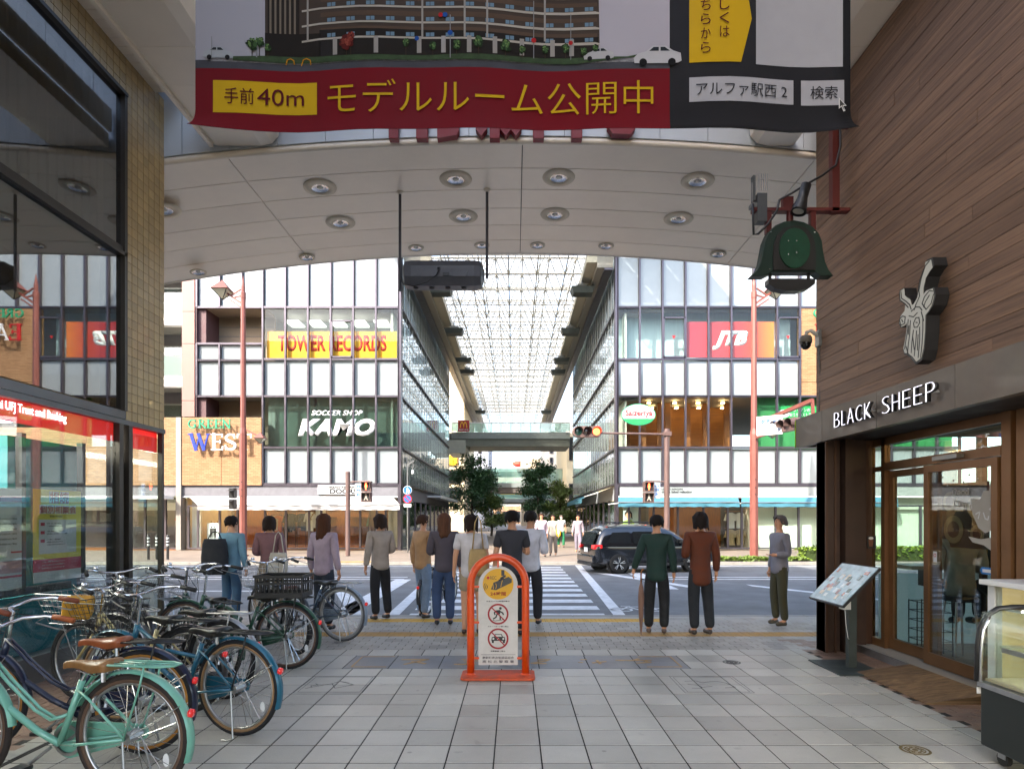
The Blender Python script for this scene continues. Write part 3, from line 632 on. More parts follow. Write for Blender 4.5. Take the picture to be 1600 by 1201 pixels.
for p in (985, 1012, 1040, 1052, 1085, 1115, 1150): bx('wood_post', FX(p), FX(p+9), FY+1.6, FY+1.75, 4.75, 7.15, mat('restaurant_post', '#7a4d22', .6, var=.2), eb)
for p in (980, 1020, 1062, 1100, 1140): bx('downlight', FX(p), FX(p)+.14, FY+1.1, FY+1.24, 7.05, 7.1, M_lamp, eb); bx('downlight', FX(p+15), FX(p+15)+.14, FY+2.5, FY+2.64, 7.05, 7.1, M_lamp, eb)
bx('dining_floor', FX(968), FX(1181), FY+.3, FY+3.3, 4.68, 4.74, M_warmwood, eb)
for a, b in ((2, 3), (8, 8)):
    x0, x1 = ex[a]+.02, ex[a+1]-.02 if a == 2 else ex[a]-.02
    if a == 8: x0 = ex[7]+.02
    fr = MB()
    for q in ((x0, x1, 8.95, 9.03), (x0, x1, FZ(498), FZ(496)), (x0, x0+.06, 8.95, FZ(496)), (x1-.06, x1, 8.95, FZ(496))): fr.box(q[0], q[1], FY-.1, FY-.02, q[2], q[3])
    fr.build('window_frame', M_mull, eb)
    tri = MB(); cx = (x0+x1)/2; flat(tri, [(-.08, .12), (.08, .12), (0, -.04)], (cx, FY+.02, FZ(528)), RX, UZ, .003); tri.build('red_triangle', M_lr, eb)
fr = MB(); a, b = wx[3]+.04, wx[4]-.04
for q in ((a, b, 8.95, 9.03), (a, b, FZ(503), FZ(501)), (a, a+.06, 8.95, FZ(501)), (b-.06, b, 8.95, FZ(501))): fr.box(q[0], q[1], FY-.1, FY-.02, q[2], q[3])
fr.build('window_frame', M_mull, wb)
jt = thing('window_banner', 'red to orange banner with three white slanted letters behind upper right windows', 'banner')
def grad(name, cols):
    m = bpy.data.materials.new(name); m.use_nodes = True; N = m.node_tree.nodes; L = m.node_tree.links; b = N['Principled BSDF']; tc = N.new('ShaderNodeTexCoord')
    sp = N.new('ShaderNodeSeparateXYZ'); L.new(tc.outputs['Generated'], sp.inputs[0]); cr = N.new('ShaderNodeValToRGB'); L.new(sp.outputs[0], cr.inputs[0])
    for i, (p, c) in enumerate(cols):
        e = cr.color_ramp.elements[i] if i < 2 else cr.color_ramp.elements.new(p); e.position = p; e.color = (*lin(c), 1)
    L.new(cr.outputs[0], b.inputs['Base Color']); b.inputs['Roughness'].default_value = .6; return m
MB().box(ex[3]+.06, ex[7]-.06, FY+.16, FY+.18, FZ(557), FZ(501)).build('cloth', grad('jtb_print', [(0, '#94182b'), (.62, '#a82422'), (.8, '#b93a1b'), (1, '#c96a12')]), jt)
jw = M_white
text('lettering', 'JTB', jw, jt, (FX(1115), FY+.155, FZ(545)), RX, UZ, 30*.0299, 56*.0299, .004, bold=.06, shear=.35)
sz = thing('oval_sign', 'oval white and green sign with red script on the restaurant window', 'sign')
ov = MB(); ov.prism([(FX(997)+x, FY-.10, FZ(648)+z) for x, z in circ(0, 0, .80, 40, ry=.50)], (0, .05, 0)); ov.build('oval_rim', M_lg, sz)
ov = MB(); ov.prism([(FX(997)+x, FY-.105, FZ(648)+z) for x, z in circ(0, 0, .76, 40, ry=.46)], (0, .004, 0)); ov.build('oval_face', M_lw, sz)
ov = MB(); ov.prism([(FX(997)+x, FY-.112, FZ(648)+z) for x, z in circ(0, 0, .76, 20, pi+.42, 2*pi-.42, ry=.46)], (0, .005, 0)); ov.build('oval_base', mat('oval_green', '#1c9a4a', .5), sz)
text('lettering', 'Saizeriya', M_lr, sz, (FX(997)-.62, FY-.116, FZ(648)-.14), RX, UZ, .36, 1.26, .006, bold=.02)
ge = thing('wall_sign', 'raised green letters over a red initial on the right tan brick wall', 'sign')
wall_letters(ge, 'GREEN', FX(1264), FZ(500), 13*.0299, 67*.0299, [M_lg]*5, .3)
wall_letters(ge, 'EAST', FX(1266), FZ(535), 24.5*.0299, 90*.0299, [M_lr, M_lw, M_lw, M_lw], .3)
# italian restaurant green banner
gb = thing('window_banner', 'green banner with white Japanese lettering behind the right restaurant windows', 'banner')
MB().box(FX(1216), FX(1290), FY+.2, FY+.22, FZ(655), FZ(633)).build('cloth', mat('green_banner', '#1d8f4c', .6), gb)
mb = MB(); flat(mb, circ(0, 0, .29, 24, ry=.19), (FX(1227), FY+.198, FZ(645)), RX, UZ); mb.build('oval_logo', M_lw, gb)
text('lettering', 'イタリアンの', M_lw, gb, (FX(1237), FY+.197, FZ(642)), RX, UZ, .17, .95, .003, bold=.01); text('lettering', 'おうちレストラン', M_lw, gb, (FX(1237), FY+.197, FZ(649.5)), RX, UZ, .17, 1.15, .003, bold=.01)
# east ground floor
bx('white_band', FX(968), eR, FY-.06, FY+.3, FZ(774), FZ(760.5), mat('band_pale', (.27, .29, .28), .4), eb); bx('band_trim', FX(966), eR, FY-.08, FY+.3, FZ(760), FZ(757), M_mull, eb); bx('band_trim', FX(966), eR, FY-.08, FY+.3, FZ(777), FZ(774.5), M_white, eb)
bx('corner_post', FX(961), FX(966), FY-.08, FY+.3, 0, 16.6, M_mull, eb)
us = thing('shop_lettering', 'small grey lettering on the white band above the teal awning', 'lettering')
text('lettering', 'UNITED ARROWS', GC[0], us, (FX(1033), FY-.064, FZ(765.5)), RX, UZ, .09, 1.0, .01); text('lettering', 'green label relaxing', GC[0], us, (FX(1033), FY-.064, FZ(771)), RX, UZ, .14, 1.42, .01, bold=.02)
ep = [FX(p) for p in (966, 983, 1000, 1022, 1060, 1100, 1138, 1160, 1180, 1213, 1249, 1285, 1320, 1360, 1400, 1440, 1480)]
shopfront(eb, ep, .08, FZ(790), FY+.1, M_clear)
bx('display_wall', FX(968), FX(1170), FY+3.4, FY+3.5, 0, 3.1, M_warmwood, eb); bx('shop_floor', FX(968), eR, FY+.2, FY+3.5, -.02, .02, M_wallin, eb)
bx('window_lining', FX(1175), eR, FY+.35, FY+.4, 0, 2.6, mat('pale_green_wall', '#c2ccbb', .8, var=.05), eb); bx('window_lining', FX(968), FX(1000), FY+.5, FY+.55, 0, 2.6, mat('pale_yellow_wall', '#cfc7a2', .8), eb)
bx('side_wall', FX(965), FX(967), FY+.3, FY+3.4, 0, 3.1, M_wallin, eb); bx('side_wall', FX(1173), FX(1175), FY+.3, FY+3.4, 0, 3.1, M_wallin, eb)
bx('shop_ceiling', FX(968), eR, FY+.3, FY+3.4, 2.5, 2.6, M_wallin, eb)
for p in range(1005, 1170, 24): bx('spot_lamp', FX(p), FX(p)+.14, FY+1.4, FY+1.54, 2.42, 2.5, M_lamp, eb)
po = thing('window_poster', 'tall pale poster of a dark haired woman in the right shop window', 'poster')
MB().box(FX(975), FX(999), FY+.22, FY+.24, .2, 2.5).build('sheet', mat('poster_pale', '#bcd0cf', .6), po)
mb = MB(); flat(mb, circ(0, 0, .13, 16, ry=.17), (FX(983), FY+.218, 1.62), RX, UZ, .002); mb.build('face_print', mat('skin_print', '#d9a98a', .7), po)
mb = MB(); flat(mb, [(-.16, -.1), (-.17, .1), (-.08, .23), (.08, .23), (.18, .1), (.2, -.2), (.13, -.1), (.12, .08), (-.05, .12), (-.12, .05)], (FX(983), FY+.216, 1.62), RX, UZ, .002); mb.build('hair_print', mat('hair_print', '#2a1d18', .7), po)
mb = MB(); flat(mb, [(-.3, 0), (-.22, .2), (-.05, .26), (.1, .26), (.28, .15), (.34, -.9), (-.34, -.9)], (FX(983), FY+.217, 1.16), RX, UZ, .002); mb.build('dress_print', mat('dress_print', '#9fb95a', .7), po)
def t_shirts(x, y, z, n, m1, name, lab):
    t = thing(name, lab, 'clothes', (x, y, 0))
    for i in range(n):
        mb = MB(); garment(mb, i*.46, 0, z, .75, .42, 0); mb.build('shirt', m1, t)
    MB().tube([(-.3, .05, z+.06), (n*.46, .05, z+.06)], .015).build('rail', M_warmwood, t)
    return t
t_shirts(FX(1149), FY+.6, 1.75, 2, GC[1], 'hanging_clothes', 'two white shirts hanging in the window left of the right pink lamp pole')
t_shirts(FX(1149), FY+.6, .95, 2, GC[2], 'hanging_clothes', 'two sand trousers hanging below the white shirts in the window')
bx('wood_cabinet', FX(1138), FX(1174), FY+1.0, FY+1.1, 0, 2.5, mat('cabinet_dark', '#3b2d22', .6), eb)
def awning(p0, p1, depth, label, drop, m, k=1.0):
    t = thing('shop_awning', label, 'awning'); za = FZ(776.5); y1 = FY-depth; x0, x1 = FX(p0), FX(p1)
    sc = (FY-depth)/FY
    MB().add([(x0, FY-.08, za), (x1, FY-.08, za), (x1*sc+.1, y1, za-drop), (x0*sc+.0, y1, za-drop)], [(0, 1, 2, 3)]).build('canopy', m, t)
    mb = MB(); n = 40; a, b = x0*sc, x1*sc+.1
    for i in range(n+1):
        x = a+(b-a)*i/n; mb.v += [(x, y1+.015*sin(i*.9), za-drop), (x, y1+.02*sin(i*.9+1), za-drop-.2+.012*sin(i*1.7))]
    for i in range(n): mb.f.append((2*i, 2*i+1, 2*i+3, 2*i+2)); mb.m.append(0)
    mb.build('valance', m, t); MB().tube([(a, y1, za-drop), (b, y1, za-drop)], .03).build('front_bar', M_alu, t)
    for x in (a+.1, b-.1): MB().tube([(x, FY, za-.3), (x-.4, FY-depth/2, za-.35), (x, y1, za-drop-.02)], .02).build('arm', M_white, t)
    return t
M_teal = mat('awning_teal', '#3a7080', .8, var=.06)
awning(966, 1152, 1.7, 'teal fabric awning right of the covered street, the longer and lower one', .28, M_teal)
awning(1158, 1400, .5, 'narrow teal awning behind the right pink lamp pole', .26, M_teal)

# ---- side walls of the covered street
sp = mat('spandrel', '#e6e6d8', .5, var=.25, vs=.5, stretch=(1, .25, 3))
for sgn, X, lab, par in ((-1, -5.36, 'left', wb), (1, 4.80, 'right', eb)):
    N = 21; zz = [16.6, 11.32, 8.9, 7.17, 4.78, 3.08]
    for k in range(N):
        for zt, zb in zip(zz, zz[1:]):
            link('pane', box_mesh('side_pane', .012, .97, zt-zb-.09, M_curtain), par, (X, FY+.8+k+.1, (zt+zb)/2))
    mu = MB()
    for k in range(N+1): mu.box(X-.03-sgn*-.0, X+.03, FY+.38+k, FY+.42+k, 3.0, 16.6) if k % 1 == 0 else None
    for k in range(N+1): link('mullion', box_mesh('side_mullion', .03, .045, 13.6, M_alu), par, (X-sgn*.05, FY+.4+k, 9.8))
    for z in zz[1:]: link('transom', box_mesh('side_transom', .14, N, .08, M_mull), par, (X-sgn*.04, FY+.4+N/2, z))
    bx('inner_wall', X+sgn*.45-.05, X+sgn*.45+.05, FY+.4, FY+21.5, 3.1, 16.6, sp, par)
    for z in zz[1:]: bx('floor_slab', min(X+sgn*.05, X+sgn*1.2), max(X+sgn*.05, X+sgn*1.2), FY+.4, FY+21.4, z-.14, z+.1, M_conc, par)
    for k in range(0, 21, 3): bx('blind', min(X+sgn*.3, X+sgn*.33), max(X+sgn*.3, X+sgn*.33), FY+.6+k, FY+2.2+k, 11.5, 15.5, M_white, par)
    # ground floor of the side street
    bx('grey_band', min(X, X+sgn*.2), max(X, X+sgn*.2), FY+.3, FY+21.4, 2.35, 3.0, M_grey if sgn < 0 else M_fasc, par)
    for k in range(0, 21, 2):
        bx('post', X-.05, X+.05, FY+.4+k, FY+.5+k, 0, 2.35, M_mull, par)
        link('pane', box_mesh('street_pane', .012, 1.88, 2.2, M_greyglass), par, (X, FY+1.45+k, 1.2))
    bx('inner_shop_wall', X+sgn*1.5-.05, X+sgn*1.5+.05, FY+.4, FY+21.4, 0, 3.0, mat('shop_wall'+lab, '#6e4a34' if sgn < 0 else '#5c5140', .7, var=.5, vs=1.4), par)
    bx('end_wall', min(X, X+sgn*8), max(X, X+sgn*8), FY+21.5, FY+21.8, 0, 16.6, M_conc, par)
a_l = thing('street_awning', 'narrow pale canopy over the left shops of the covered street', 'awning'); bx('canopy', -5.4, -4.5, 38, 49, 2.75, 2.85, M_fasc, a_l); bx('edge', -4.52, -4.47, 38, 49, 2.68, 2.86, M_white, a_l)
a_r = thing('street_awning', 'teal awning on the right shops inside the covered street', 'awning'); MB().add([(4.8, 36, 3.0), (4.8, 46, 3.0), (3.9, 46, 2.6), (3.9, 36, 2.6)], [(0, 1, 2, 3)]).build('canopy', M_teal, a_r); MB().add([(3.9, 36, 2.6), (3.9, 46, 2.6), (3.9, 46, 2.35), (3.9, 36, 2.35)], [(0, 1, 2, 3)]).build('valance', M_teal, a_r)
a_r = thing('street_awning', 'sand coloured awning on the right corner of the covered street', 'awning'); MB().add([(4.8, 30, 3.02), (4.8, 35.6, 3.02), (4.0, 35.6, 2.7), (4.0, 30, 2.7)], [(0, 1, 2, 3)]).build('canopy', mat('awning_sand', '#a39a7f', .8), a_r); MB().tube([(4, 30, 2.7), (4, 35.6, 2.7)], .03).build('front_bar', M_white, a_r)

# ---- roof of the covered street
rf = thing('street_roof', 'glazed roof on a white steel space frame over the covered street', 'roof')
Zb, Zt = 13.9, 15.2; Y0, Y1 = 29.3, 84.; nx, ny = 6, 24
M_truss = mat('truss_white', (.5, .48, .43), .5, var=.06)
bxs = [-4.6+i*8.6/nx for i in range(nx+1)]; dy = (Y1-Y0)/ny
sf = MB()
topx = [(a+b)/2 for a, b in zip(bxs, bxs[1:])]
for j in range(ny+1):
    y = Y0+j*dy
    sf.tube([(bxs[0], y, Zb), (bxs[-1], y, Zb)], .035, 4, cap=False)
    if j < ny:
        ty = y+dy/2; sf.tube([(topx[0], ty, Zt), (topx[-1], ty, Zt)], .035, 4, cap=False)
        for tx in topx:
            for ax, ay in ((-1, -1), (1, -1), (-1, 1), (1, 1)): sf.tube([(tx, ty, Zt), (tx+ax*(bxs[1]-bxs[0])/2, ty+ay*dy/2, Zb)], .030, 4, cap=False)
for x in bxs: sf.tube([(x, Y0, Zb), (x, Y1, Zb)], .035, 4, cap=False)
for x in topx: sf.tube([(x, Y0, Zt), (x, Y1, Zt)], .035, 4, cap=False)
for j in range(ny):
    for x in topx: sf.tube([(x, Y0+(j+.5)*dy, Zt), (x, Y0+(j+.5)*dy, Zt+.35)], .03, 4, cap=False)
stuff(sf.build('space_frame', M_truss, rf))
pu = MB()
for j in range(int((Y1-Y0)/2.2)): pu.box(-5.2, 4.6, Y0+j*2.2, Y0+j*2.2+.07, Zt+.35, Zt+.45)
for x in [-5+3.2*i for i in range(4)]: pu.box(x-.03, x+.03, Y0, Y1, Zt+.36, Zt+.44)
stuff(pu.build('glazing_bars', M_truss, rf))
rp = MB().box(-.78, .78, -1.06, 1.06, -.006, .006).mesh('roof_pane', M_roofglass)
for j in range(25):
    for i in range(6): link('roof_pane', rp, rf, (-4.3+i*1.6+.0, Y0+1.1+j*2.2, Zt+.49))
for s, xa in ((-1, -5.2), (1, 4.65)):
    bx('edge_beam', min(xa, xa-s*.75), max(xa, xa-s*.75), Y0, Y1, 13.3, 14.0, mat('edge_beam', '#8d8980', .5, var=.1), rf)
    bx('gutter', min(xa-s*.75, xa-s*1.25), max(xa-s*.75, xa-s*1.25), Y0, Y1, 13.55, 13.95, mat('gutter', '#b9b29f', .5, var=.1), rf)
    bx('dark_slot', min(xa, xa-s*.4), max(xa, xa-s*.4), Y0, Y1, 13.2, 13.29, M_mull, rf)
fl = None
for s in (-1, 1):
    for k, y in enumerate((31.6, 38.5, 45.6, 49.2, 67.8)):
        x = s*3.6-.15
        loc = (x, y, 13.0)
        side = 'left' if s < 0 else 'right'
        nth = ('nearest', 'second nearest', 'third', 'fourth', 'farthest')[k]
        t = thing('floodlight', f'{nth} of five dark grey floodlight boxes under the {side} roof edge', 'floodlight', loc, 0, 'floodlights under the roof edges')
        hb_ = MB(); hb_.add([(-.58, -.45, .14), (.58, -.45, .14), (.58, .45, .14), (-.58, .45, .14), (-.48, -.35, -.16), (.5, -.35, -.16), (.5, .35, -.16), (-.48, .35, -.16)], [(0, 1, 2, 3), (4, 7, 6, 5), (0, 4, 5, 1), (1, 5, 6, 2), (2, 6, 7, 3), (3, 7, 4, 0)])
        hb_.build('housing', mat('floodlight_grey', '#3d4442', .5, .3, var=.1), t)
        MB().box(-.18, .18, -.12, .12, .14, .3).box(-.26, .26, -.16, .16, .3, .36).box(-.04, .04, -.04, .04, .36, .55).build('bracket', M_alu, t)
cn = MB()
for k in range(5): cn.box(-7.2, 6.9, 24.9+k*1.08, 24.97+k*1.08, 15.5, 15.62)
for k in range(9): cn.box(-7.2+k*1.76, -7.13+k*1.76, 24.9, 29.25, 15.4, 15.5)
for k in range(8):
    for j in range(4): cn.tube([(-7.1+k*1.76, 24.9+j*1.08, 15.5), (-6.2+k*1.76, 25.4+j*1.08, 14.4), (-5.4+k*1.76, 24.9+j*1.08, 15.5)], .03, 4).tube([(-6.2+k*1.76, 25.4+j*1.08, 14.4), (-5.3+k*1.76, 26.0+j*1.08, 15.5)], .03, 4)
stuff(cn.build('canopy_frame', M_truss, rf))
for k in range(8):
    for j in range(2): link('roof_pane', box_mesh('canopy_pane', 1.7, 2.1, .012, glass('canopy_glass', (.6, .66, .68), .1, haze=.6)), rf, (-6.3+k*1.76, 26+j*2.16, 15.68))
# footbridges across the street
M_pale = mat('pale_strip', '#7f8684', .5)
def bridge(y, d, x0, x1, zb, zf, zr, lab, n, m):
    t = thing('footbridge', lab, 'footbridge')
    bx('deck', x0, x1, y, y+d, zb, zf, m, t); bx('edge_strip', x0, x1, y-.12, y, zf-.1, zf+.42, M_pale, t)
    w = (x1-x0)/n
    for i in range(n): link('balustrade_pane', box_mesh('balustrade', w-.03, .02, zr-zf-.55, glass('balustrade_glass', (.62, .76, .70), .2, haze=.35)), t, (x0+w*(i+.5), y-.06, (zr+zf)/2+.24)); link('balustrade_pane', box_mesh('balustrade', w-.03, .02, zr-zf-.55, MATS['balustrade_glass']), t, (x0+w*(i+.5), y+d-.06, (zr+zf)/2+.24))
    for i in range(n+1): link('post', box_mesh('bal_post', .04, .04, zr-zf-.2, M_alu), t, (x0+w*i, y-.06, (zr+zf)/2+.1))
    bx('handrail', x0, x1, y-.1, y-.02, zr-.03, zr+.03, M_steel2, t); return t
bridge(50.5, 4, -5.1, 4.5, 7.3, 8.0, 9.2, 'nearest glass footbridge, crossing the covered street high up', 12, mat('bridge_grey', '#6d7066', .6, var=.15))
bridge(70, 4, -6.6, 6.6, 4.3, 5.0, 7.0, 'lower glass footbridge seen between the two dark green trees', 14, mat('bridge_brown', '#57504a', .6, var=.15))
b3 = bridge(86, 3, -8, 8, 3.4, 3.7, 5.0, 'farthest and lowest footbridge with a yellow stripe', 12, MATS['bridge_brown']); bx('yellow_stripe', -2, 4, 85.85, 85.88, 4.7, 4.85, mat('stripe_yellow', '#e0b400', .5), b3)
bxo = thing('balcony_box', 'pale grey box projecting from the left wall below the footbridge', 'balcony'); bx('box', -5.36, -3.95, 50, 54, 6.7, 7.75, mat('box_grey', '#a9a99e', .6, var=.1), bxo)
mc = thing('restaurant_sign', 'square red sign with a yellow M hanging at the left end of the bridge', 'sign')
mx, my, mz = (724.5-804)*50/970, 50.0, 1.52+(808-665.5)*50/970
MB().box(mx-.46, mx+.46, my-.08, my+.02, mz-.46, mz+.46).build('board', M_lr, mc, bevel=.01)
mm = MB(); Mp = []
for s in (-1, 1):
    for i in range(12):
        a0, a1 = pi*i/12, pi*(i+1)/12
        Mp.append([(s*.13+.13*cos(a)*k1, -.17+.46*sin(a)*k2) for a, k1, k2 in ((a0, 1.2, 1.08), (a1, 1.2, 1.08), (a1, .72, .86), (a0, .72, .86))])
for q in Mp: mm.prism([(mx+a, my-.085, mz+.02+b) for a, b in q], (0, -.01, 0))
mm.build('arches', mat('arch_yellow', '#f5b81a', .4), mc)
text('lettering', 'EAST 1F-B', M_lw, mc, (mx-.36, my-.085, mz-.38), RX, UZ, .13, .72, .006, bold=.03)
sm = thing('yellow_sign', 'small yellow sign on the cream building left of the trees', 'sign'); bx('board', -8.3, -5.9, 63.8, 63.9, 6.9, 7.9, mat('sign_yellow', '#e7a912', .5), sm)
# buildings farther up the street
M_cream = mat('cream_wall', '#cbbb9c', .8, var=.1, vs=.6)
def far_building(x0, x1, y0, y1, h, m, label, wins, st='window'):
    t = thing('building', label, 'building'); bx('wall', x0, x1, y0, y1, 0, h, m, t)
    for (a, b, c, d) in wins:
        w = bx('window', a, b, y0-.12, y0, c, d, M_mull, t); bx('pane', a+.08, b-.08, y0-.14, y0-.12, c+.08, d-.08, M_greyglass, t)
    return t
far_building(-16, -5.2, 64, 80, 17, M_cream, 'cream building behind the left dark tree', [(-7.2, -5.6, 3.2, 4.6), (-7.2, -5.6, 5.0, 6.4), (-7.2, -5.6, 8.8, 10.2)])
far_building(5.4, 16, 64, 80, 10.2, M_cream, 'cream building with large brown windows behind the right trees', [(5.6, 7.0, 7.4, 9.8), (7.1, 8.4, 7.4, 9.8), (5.6, 8.0, 3, 5)])
far_building(-16, -3.9, 92, 110, 16, mat('bluegrey_wall', '#a9adb8', .8), 'blue grey building at the left of the sky gap', [(-5.4, -4.9, 4+i*1.4, 4.8+i*1.4) for i in range(8)])
far_building(4.6, 16, 92, 110, 16, M_conc, 'pale grey building at the right of the sky gap', [(5.2, 5.7, 4+i*1.4, 4.8+i*1.4) for i in range(8)])
far_building(1.2, 5.4, 112, 124, 12.2, mat('sand_wall', '#b8a78d', .8), 'low sand coloured building between the right tree and the sky', [(2+i, 2.5+i, 9, 10.2) for i in range(3)])
far_building(-12, 12, 150, 160, 4.2, mat('street_end', '#8e6f52', .8, var=.5, vs=1.2), 'brown shops closing the far end of the street', [(-6+i*1.6, -5+i*1.6, .4, 3) for i in range(8)])
tw_ = thing('radio_mast', 'red and white lattice radio mast far away above the second footbridge', 'mast', (2.0, 300, 0))
M_red2 = mat('mast_red', '#c8402a', .6)
for k in range(9):
    z0 = 8+k*3.0; r = 1.5-.13*k; mb = MB()
    for i in range(4):
        a = pi/4+i*pi/2; b = a+pi/2; mb.tube([(r*cos(a), r*sin(a), z0), ((r-.13)*cos(a), (r-.13)*sin(a), z0+3)], .16, 4).tube([(r*cos(a), r*sin(a), z0), ((r-.13)*cos(b), (r-.13)*sin(b), z0+3)], .1, 4).tube([(r*cos(a), r*sin(a), z0), (r*cos(b), r*sin(b), z0)], .1, 4)
    mb.build('mast_section', M_red2 if k % 2 else M_white, tw_)
MB().lathe([(1.6, 26), (3.2, 27), (3.2, 28), (1.6, 28.6)], 12, cap=True).build('platform', M_red2, tw_); MB().tube([(0, 0, 34), (0, 0, 41)], .16, 4).build('antenna', M_red2, tw_); MB().box(-1, 1, -1, 1, 0, 8).build('mast_base', M_conc, tw_)
for X_, Y_, H_, lab in ((-4.2, 120, 9.5, 'thin roof antenna left of the mast above the far footbridge'), (-2.6, 130, 10.5, 'roof antenna with cross arms nearest the left tree'), (2.8, 115, 11.5, 'street light pole with a curved arm right of the mast')):
    a = thing('antenna' if 'antenna' in lab else 'street_light', lab, 'antenna' if 'antenna' in lab else 'street light', (X_, Y_, 0)); mb = MB().tube([(0, 0, 0), (0, 0, H_)], .06, 5).build('pole', M_alu, a)
    mb = MB(); [mb.tube([(-.6+.1*k, 0, H_-.6-.5*k), (.6-.1*k, 0, H_-.6-.5*k)], .035, 4) for k in range(3)] if 'antenna' in lab else mb.tube([(0, 0, H_), (-.6, 0, H_+.25), (-1.4, 0, H_+.2)], .05, 5); mb.build('arm', M_alu, a)
# apartment block at the far left
ap = thing('apartment_block', 'white apartment block with glass balconies at the far left behind the store', 'apartment block')
for k in range(6):
    z = FZ(790)+k*2.95-.2
    bx('slab', -24, FX(286), FY+.6, FY+1.0, z, z+.5, M_white, ap); bx('balustrade', -24, FX(280), FY+.65, FY+.7, z+.5, z+1.45, glass('frosted_green', (.55, .66, .62), .15, haze=.7), ap)
    bx('balcony_floor', -24, FX(280), FY+.9, FY+2.6, z+.1, z+.3, M_conc, ap)
    bx('window', -18.6, -16.6, FY+2.6, FY+2.7, z+.5, z+2.5, M_alu, ap); bx('pane', -18.5, -16.7, FY+2.55, FY+2.6, z+.55, z+2.4, M_greyglass, ap)
bx('wall', -24, FX(282), FY+2.7, FY+12, 0, 18.5, mat('apt_wall', '#6a666a', .8), ap); bx('column', FX(278.5), FX(286), FY+.45, FY+2.6, FZ(652), 18.5, M_white, ap)
# ================================================================ trees in the covered street
def tree(x, y, h, r, label, col, n=5200, base=1.8, seed=1, lean=0):
    q = random.Random(seed); t = thing('street_tree', label, 'tree', (x, y, 0))
    tr = MB(); tr.tube([(0, 0, 0), (.05, 0, base*.6), (-.03+lean*.3, .05, base*1.2), (lean, 0, h*.62), (lean, 0, h*.86)], [.11, .09, .08, .05, .02], 8)
    tips = []
    for k in range(16):
        z = base*.8+(h*.9-base*.8)*q.random(); a = q.uniform(0, 6.28); e = V((cos(a), sin(a), 0)); L_ = r*q.uniform(.55, 1.)*(1-.55*max(0, (z/h-.55)/.45))
        s0 = V((lean*z/h, 0, z*.85)); p = s0+e*L_*.5+V((0, 0, .3)); p2 = s0+e*L_+V((0, 0, q.uniform(.2, .7))); tr.tube([s0, p, p2], [.035, .022, .008], 5); tips += [p, p2, p2]
    for _ in range(6): tips.append(V((lean+q.uniform(-.3, .3)*r, q.uniform(-.3, .3)*r, h*q.uniform(.75, .95))))
    tr.build('trunk', mat('bark', '#4b4034', .9, var=.3, vs=10), t)
    lf = MB()
    for i in range(n):
        c = q.choice(tips); d = V((q.gauss(0, 1), q.gauss(0, 1), q.gauss(0, .8)))*r*.17; p = c+d; s_ = q.uniform(.07, .15)
        e = Euler((q.uniform(-1.2, 1.2), q.uniform(-1.2, 1.2), q.uniform(0, 6.3))).to_matrix()
        lf.add([p+e@V((-s_, 0, 0)), p+e@V((0, -s_*.55, 0)), p+e@V((s_, 0, 0)), p+e@V((0, s_*.55, 0))], [(0, 1, 2, 3)])
    lf.build('crown', col, t)
    return t
M_leafd = mat('leaf_dark', (.04, .10, .035), .5, var=.4, vs=1.2); M_leafl = mat('leaf_light', (.12, .17, .04), .55, var=.4, vs=1.2)
tree(-3.45, 50.5, 6.6, 2.1, 'large dark green tree left in the covered street', M_leafd, 9000, 1.6, 3)
tree(1.9, 50.0, 6.4, 1.45, 'narrow dark green tree right of the street centre', M_leafd, 6000, 2.6, 11, .1)
tree(3.6, 49.0, 4.4, 1.35, 'lower light green tree right of the narrow dark tree', M_leafl, 5000, 1.1, 21)
tree(-1.9, 51, 3.6, 1.2, 'low olive green tree at the foot of the large left tree', M_leafl, 4000, .9, 31)
# ================================================================ bank building on the left of the arcade
XL = -4.4
bk = thing('bank_building', 'bank building with dark reflecting windows and brown tiled wall left of the arcade', 'building')
M_tilewall = mat('wall_tile', '#a88c5c', .38, var=.22, vs=2.5, rnd=.12, coat=.15)
bx('tile_backing', XL-.3, XL-.012, 7.03, 7.8, 2.62, 6.74, mat('tile_joint', '#3b3126', .9), bk)
bx('tile_backing', XL-.3, XL-.012, -10, 7.03, 6.3, 6.74, MATS['tile_joint'], bk)
wt = MB().box(-.012, 0, -.0505, .0505, -.0505, .0505).mesh('wall_tile', M_tilewall)
tlw = []
for r_ in range(39):
    for c_ in range(7): tlw.append((XL, 7.03+.055+c_*.11, 2.62+.055+r_*.106))
for o_ in tlw[:273]: link('wall_tile', wt, bk, o_)
far = []
for c_ in range(0, 150):
    for r_ in range(4): far.append((XL, 6.975-c_*.11, 6.355+r_*.11))
near_ = [p for p in far if p[1] > 6.2]; [link('wall_tile', wt, bk, p) for p in near_[:27]]
wb_ = MB().box(-.012, 0, -.0505, .0505, -.0505, .0505); stuff(merged(wb_, near_[27:]+[p for p in far if p[1] <= 6.2]).build('wall_tiles', M_tilewall, bk))
# end of the wall, facing the road
bx('end_wall', XL-40, XL-.3, 7.6, 7.79, 2.72, 6.74, M_tilewall, bk)
bx('eave', XL, XL+.26, -10, 7.6, 6.73, 6.9, mat('eave_joint', '#5a5048', .8), bk)
ev = MB().box(-.128, .128, -.058, .058, -.012, 0).mesh('eave_panel', M_ceil)
for k in range(40): link('eave_panel', ev, bk, (XL+.13, 7.54-k*.124, 6.728))
stuff(merged(MB().box(-.128, .128, -.058, .058, -.012, 0), [(XL+.13, 7.54-k*.124, 6.728) for k in range(40, 140)]).build('eave_panels', M_ceil, bk))
bx('upper_wall', XL-40, XL, -10, 7.8, 6.9, 13.2, M_tilewall, bk)
bx('added_sun_block', XL-40, XL-.5, -10, 3.5, 13.2, 17.0, M_tilewall, bk)  # unseen block added to keep the sun off the vault and banner
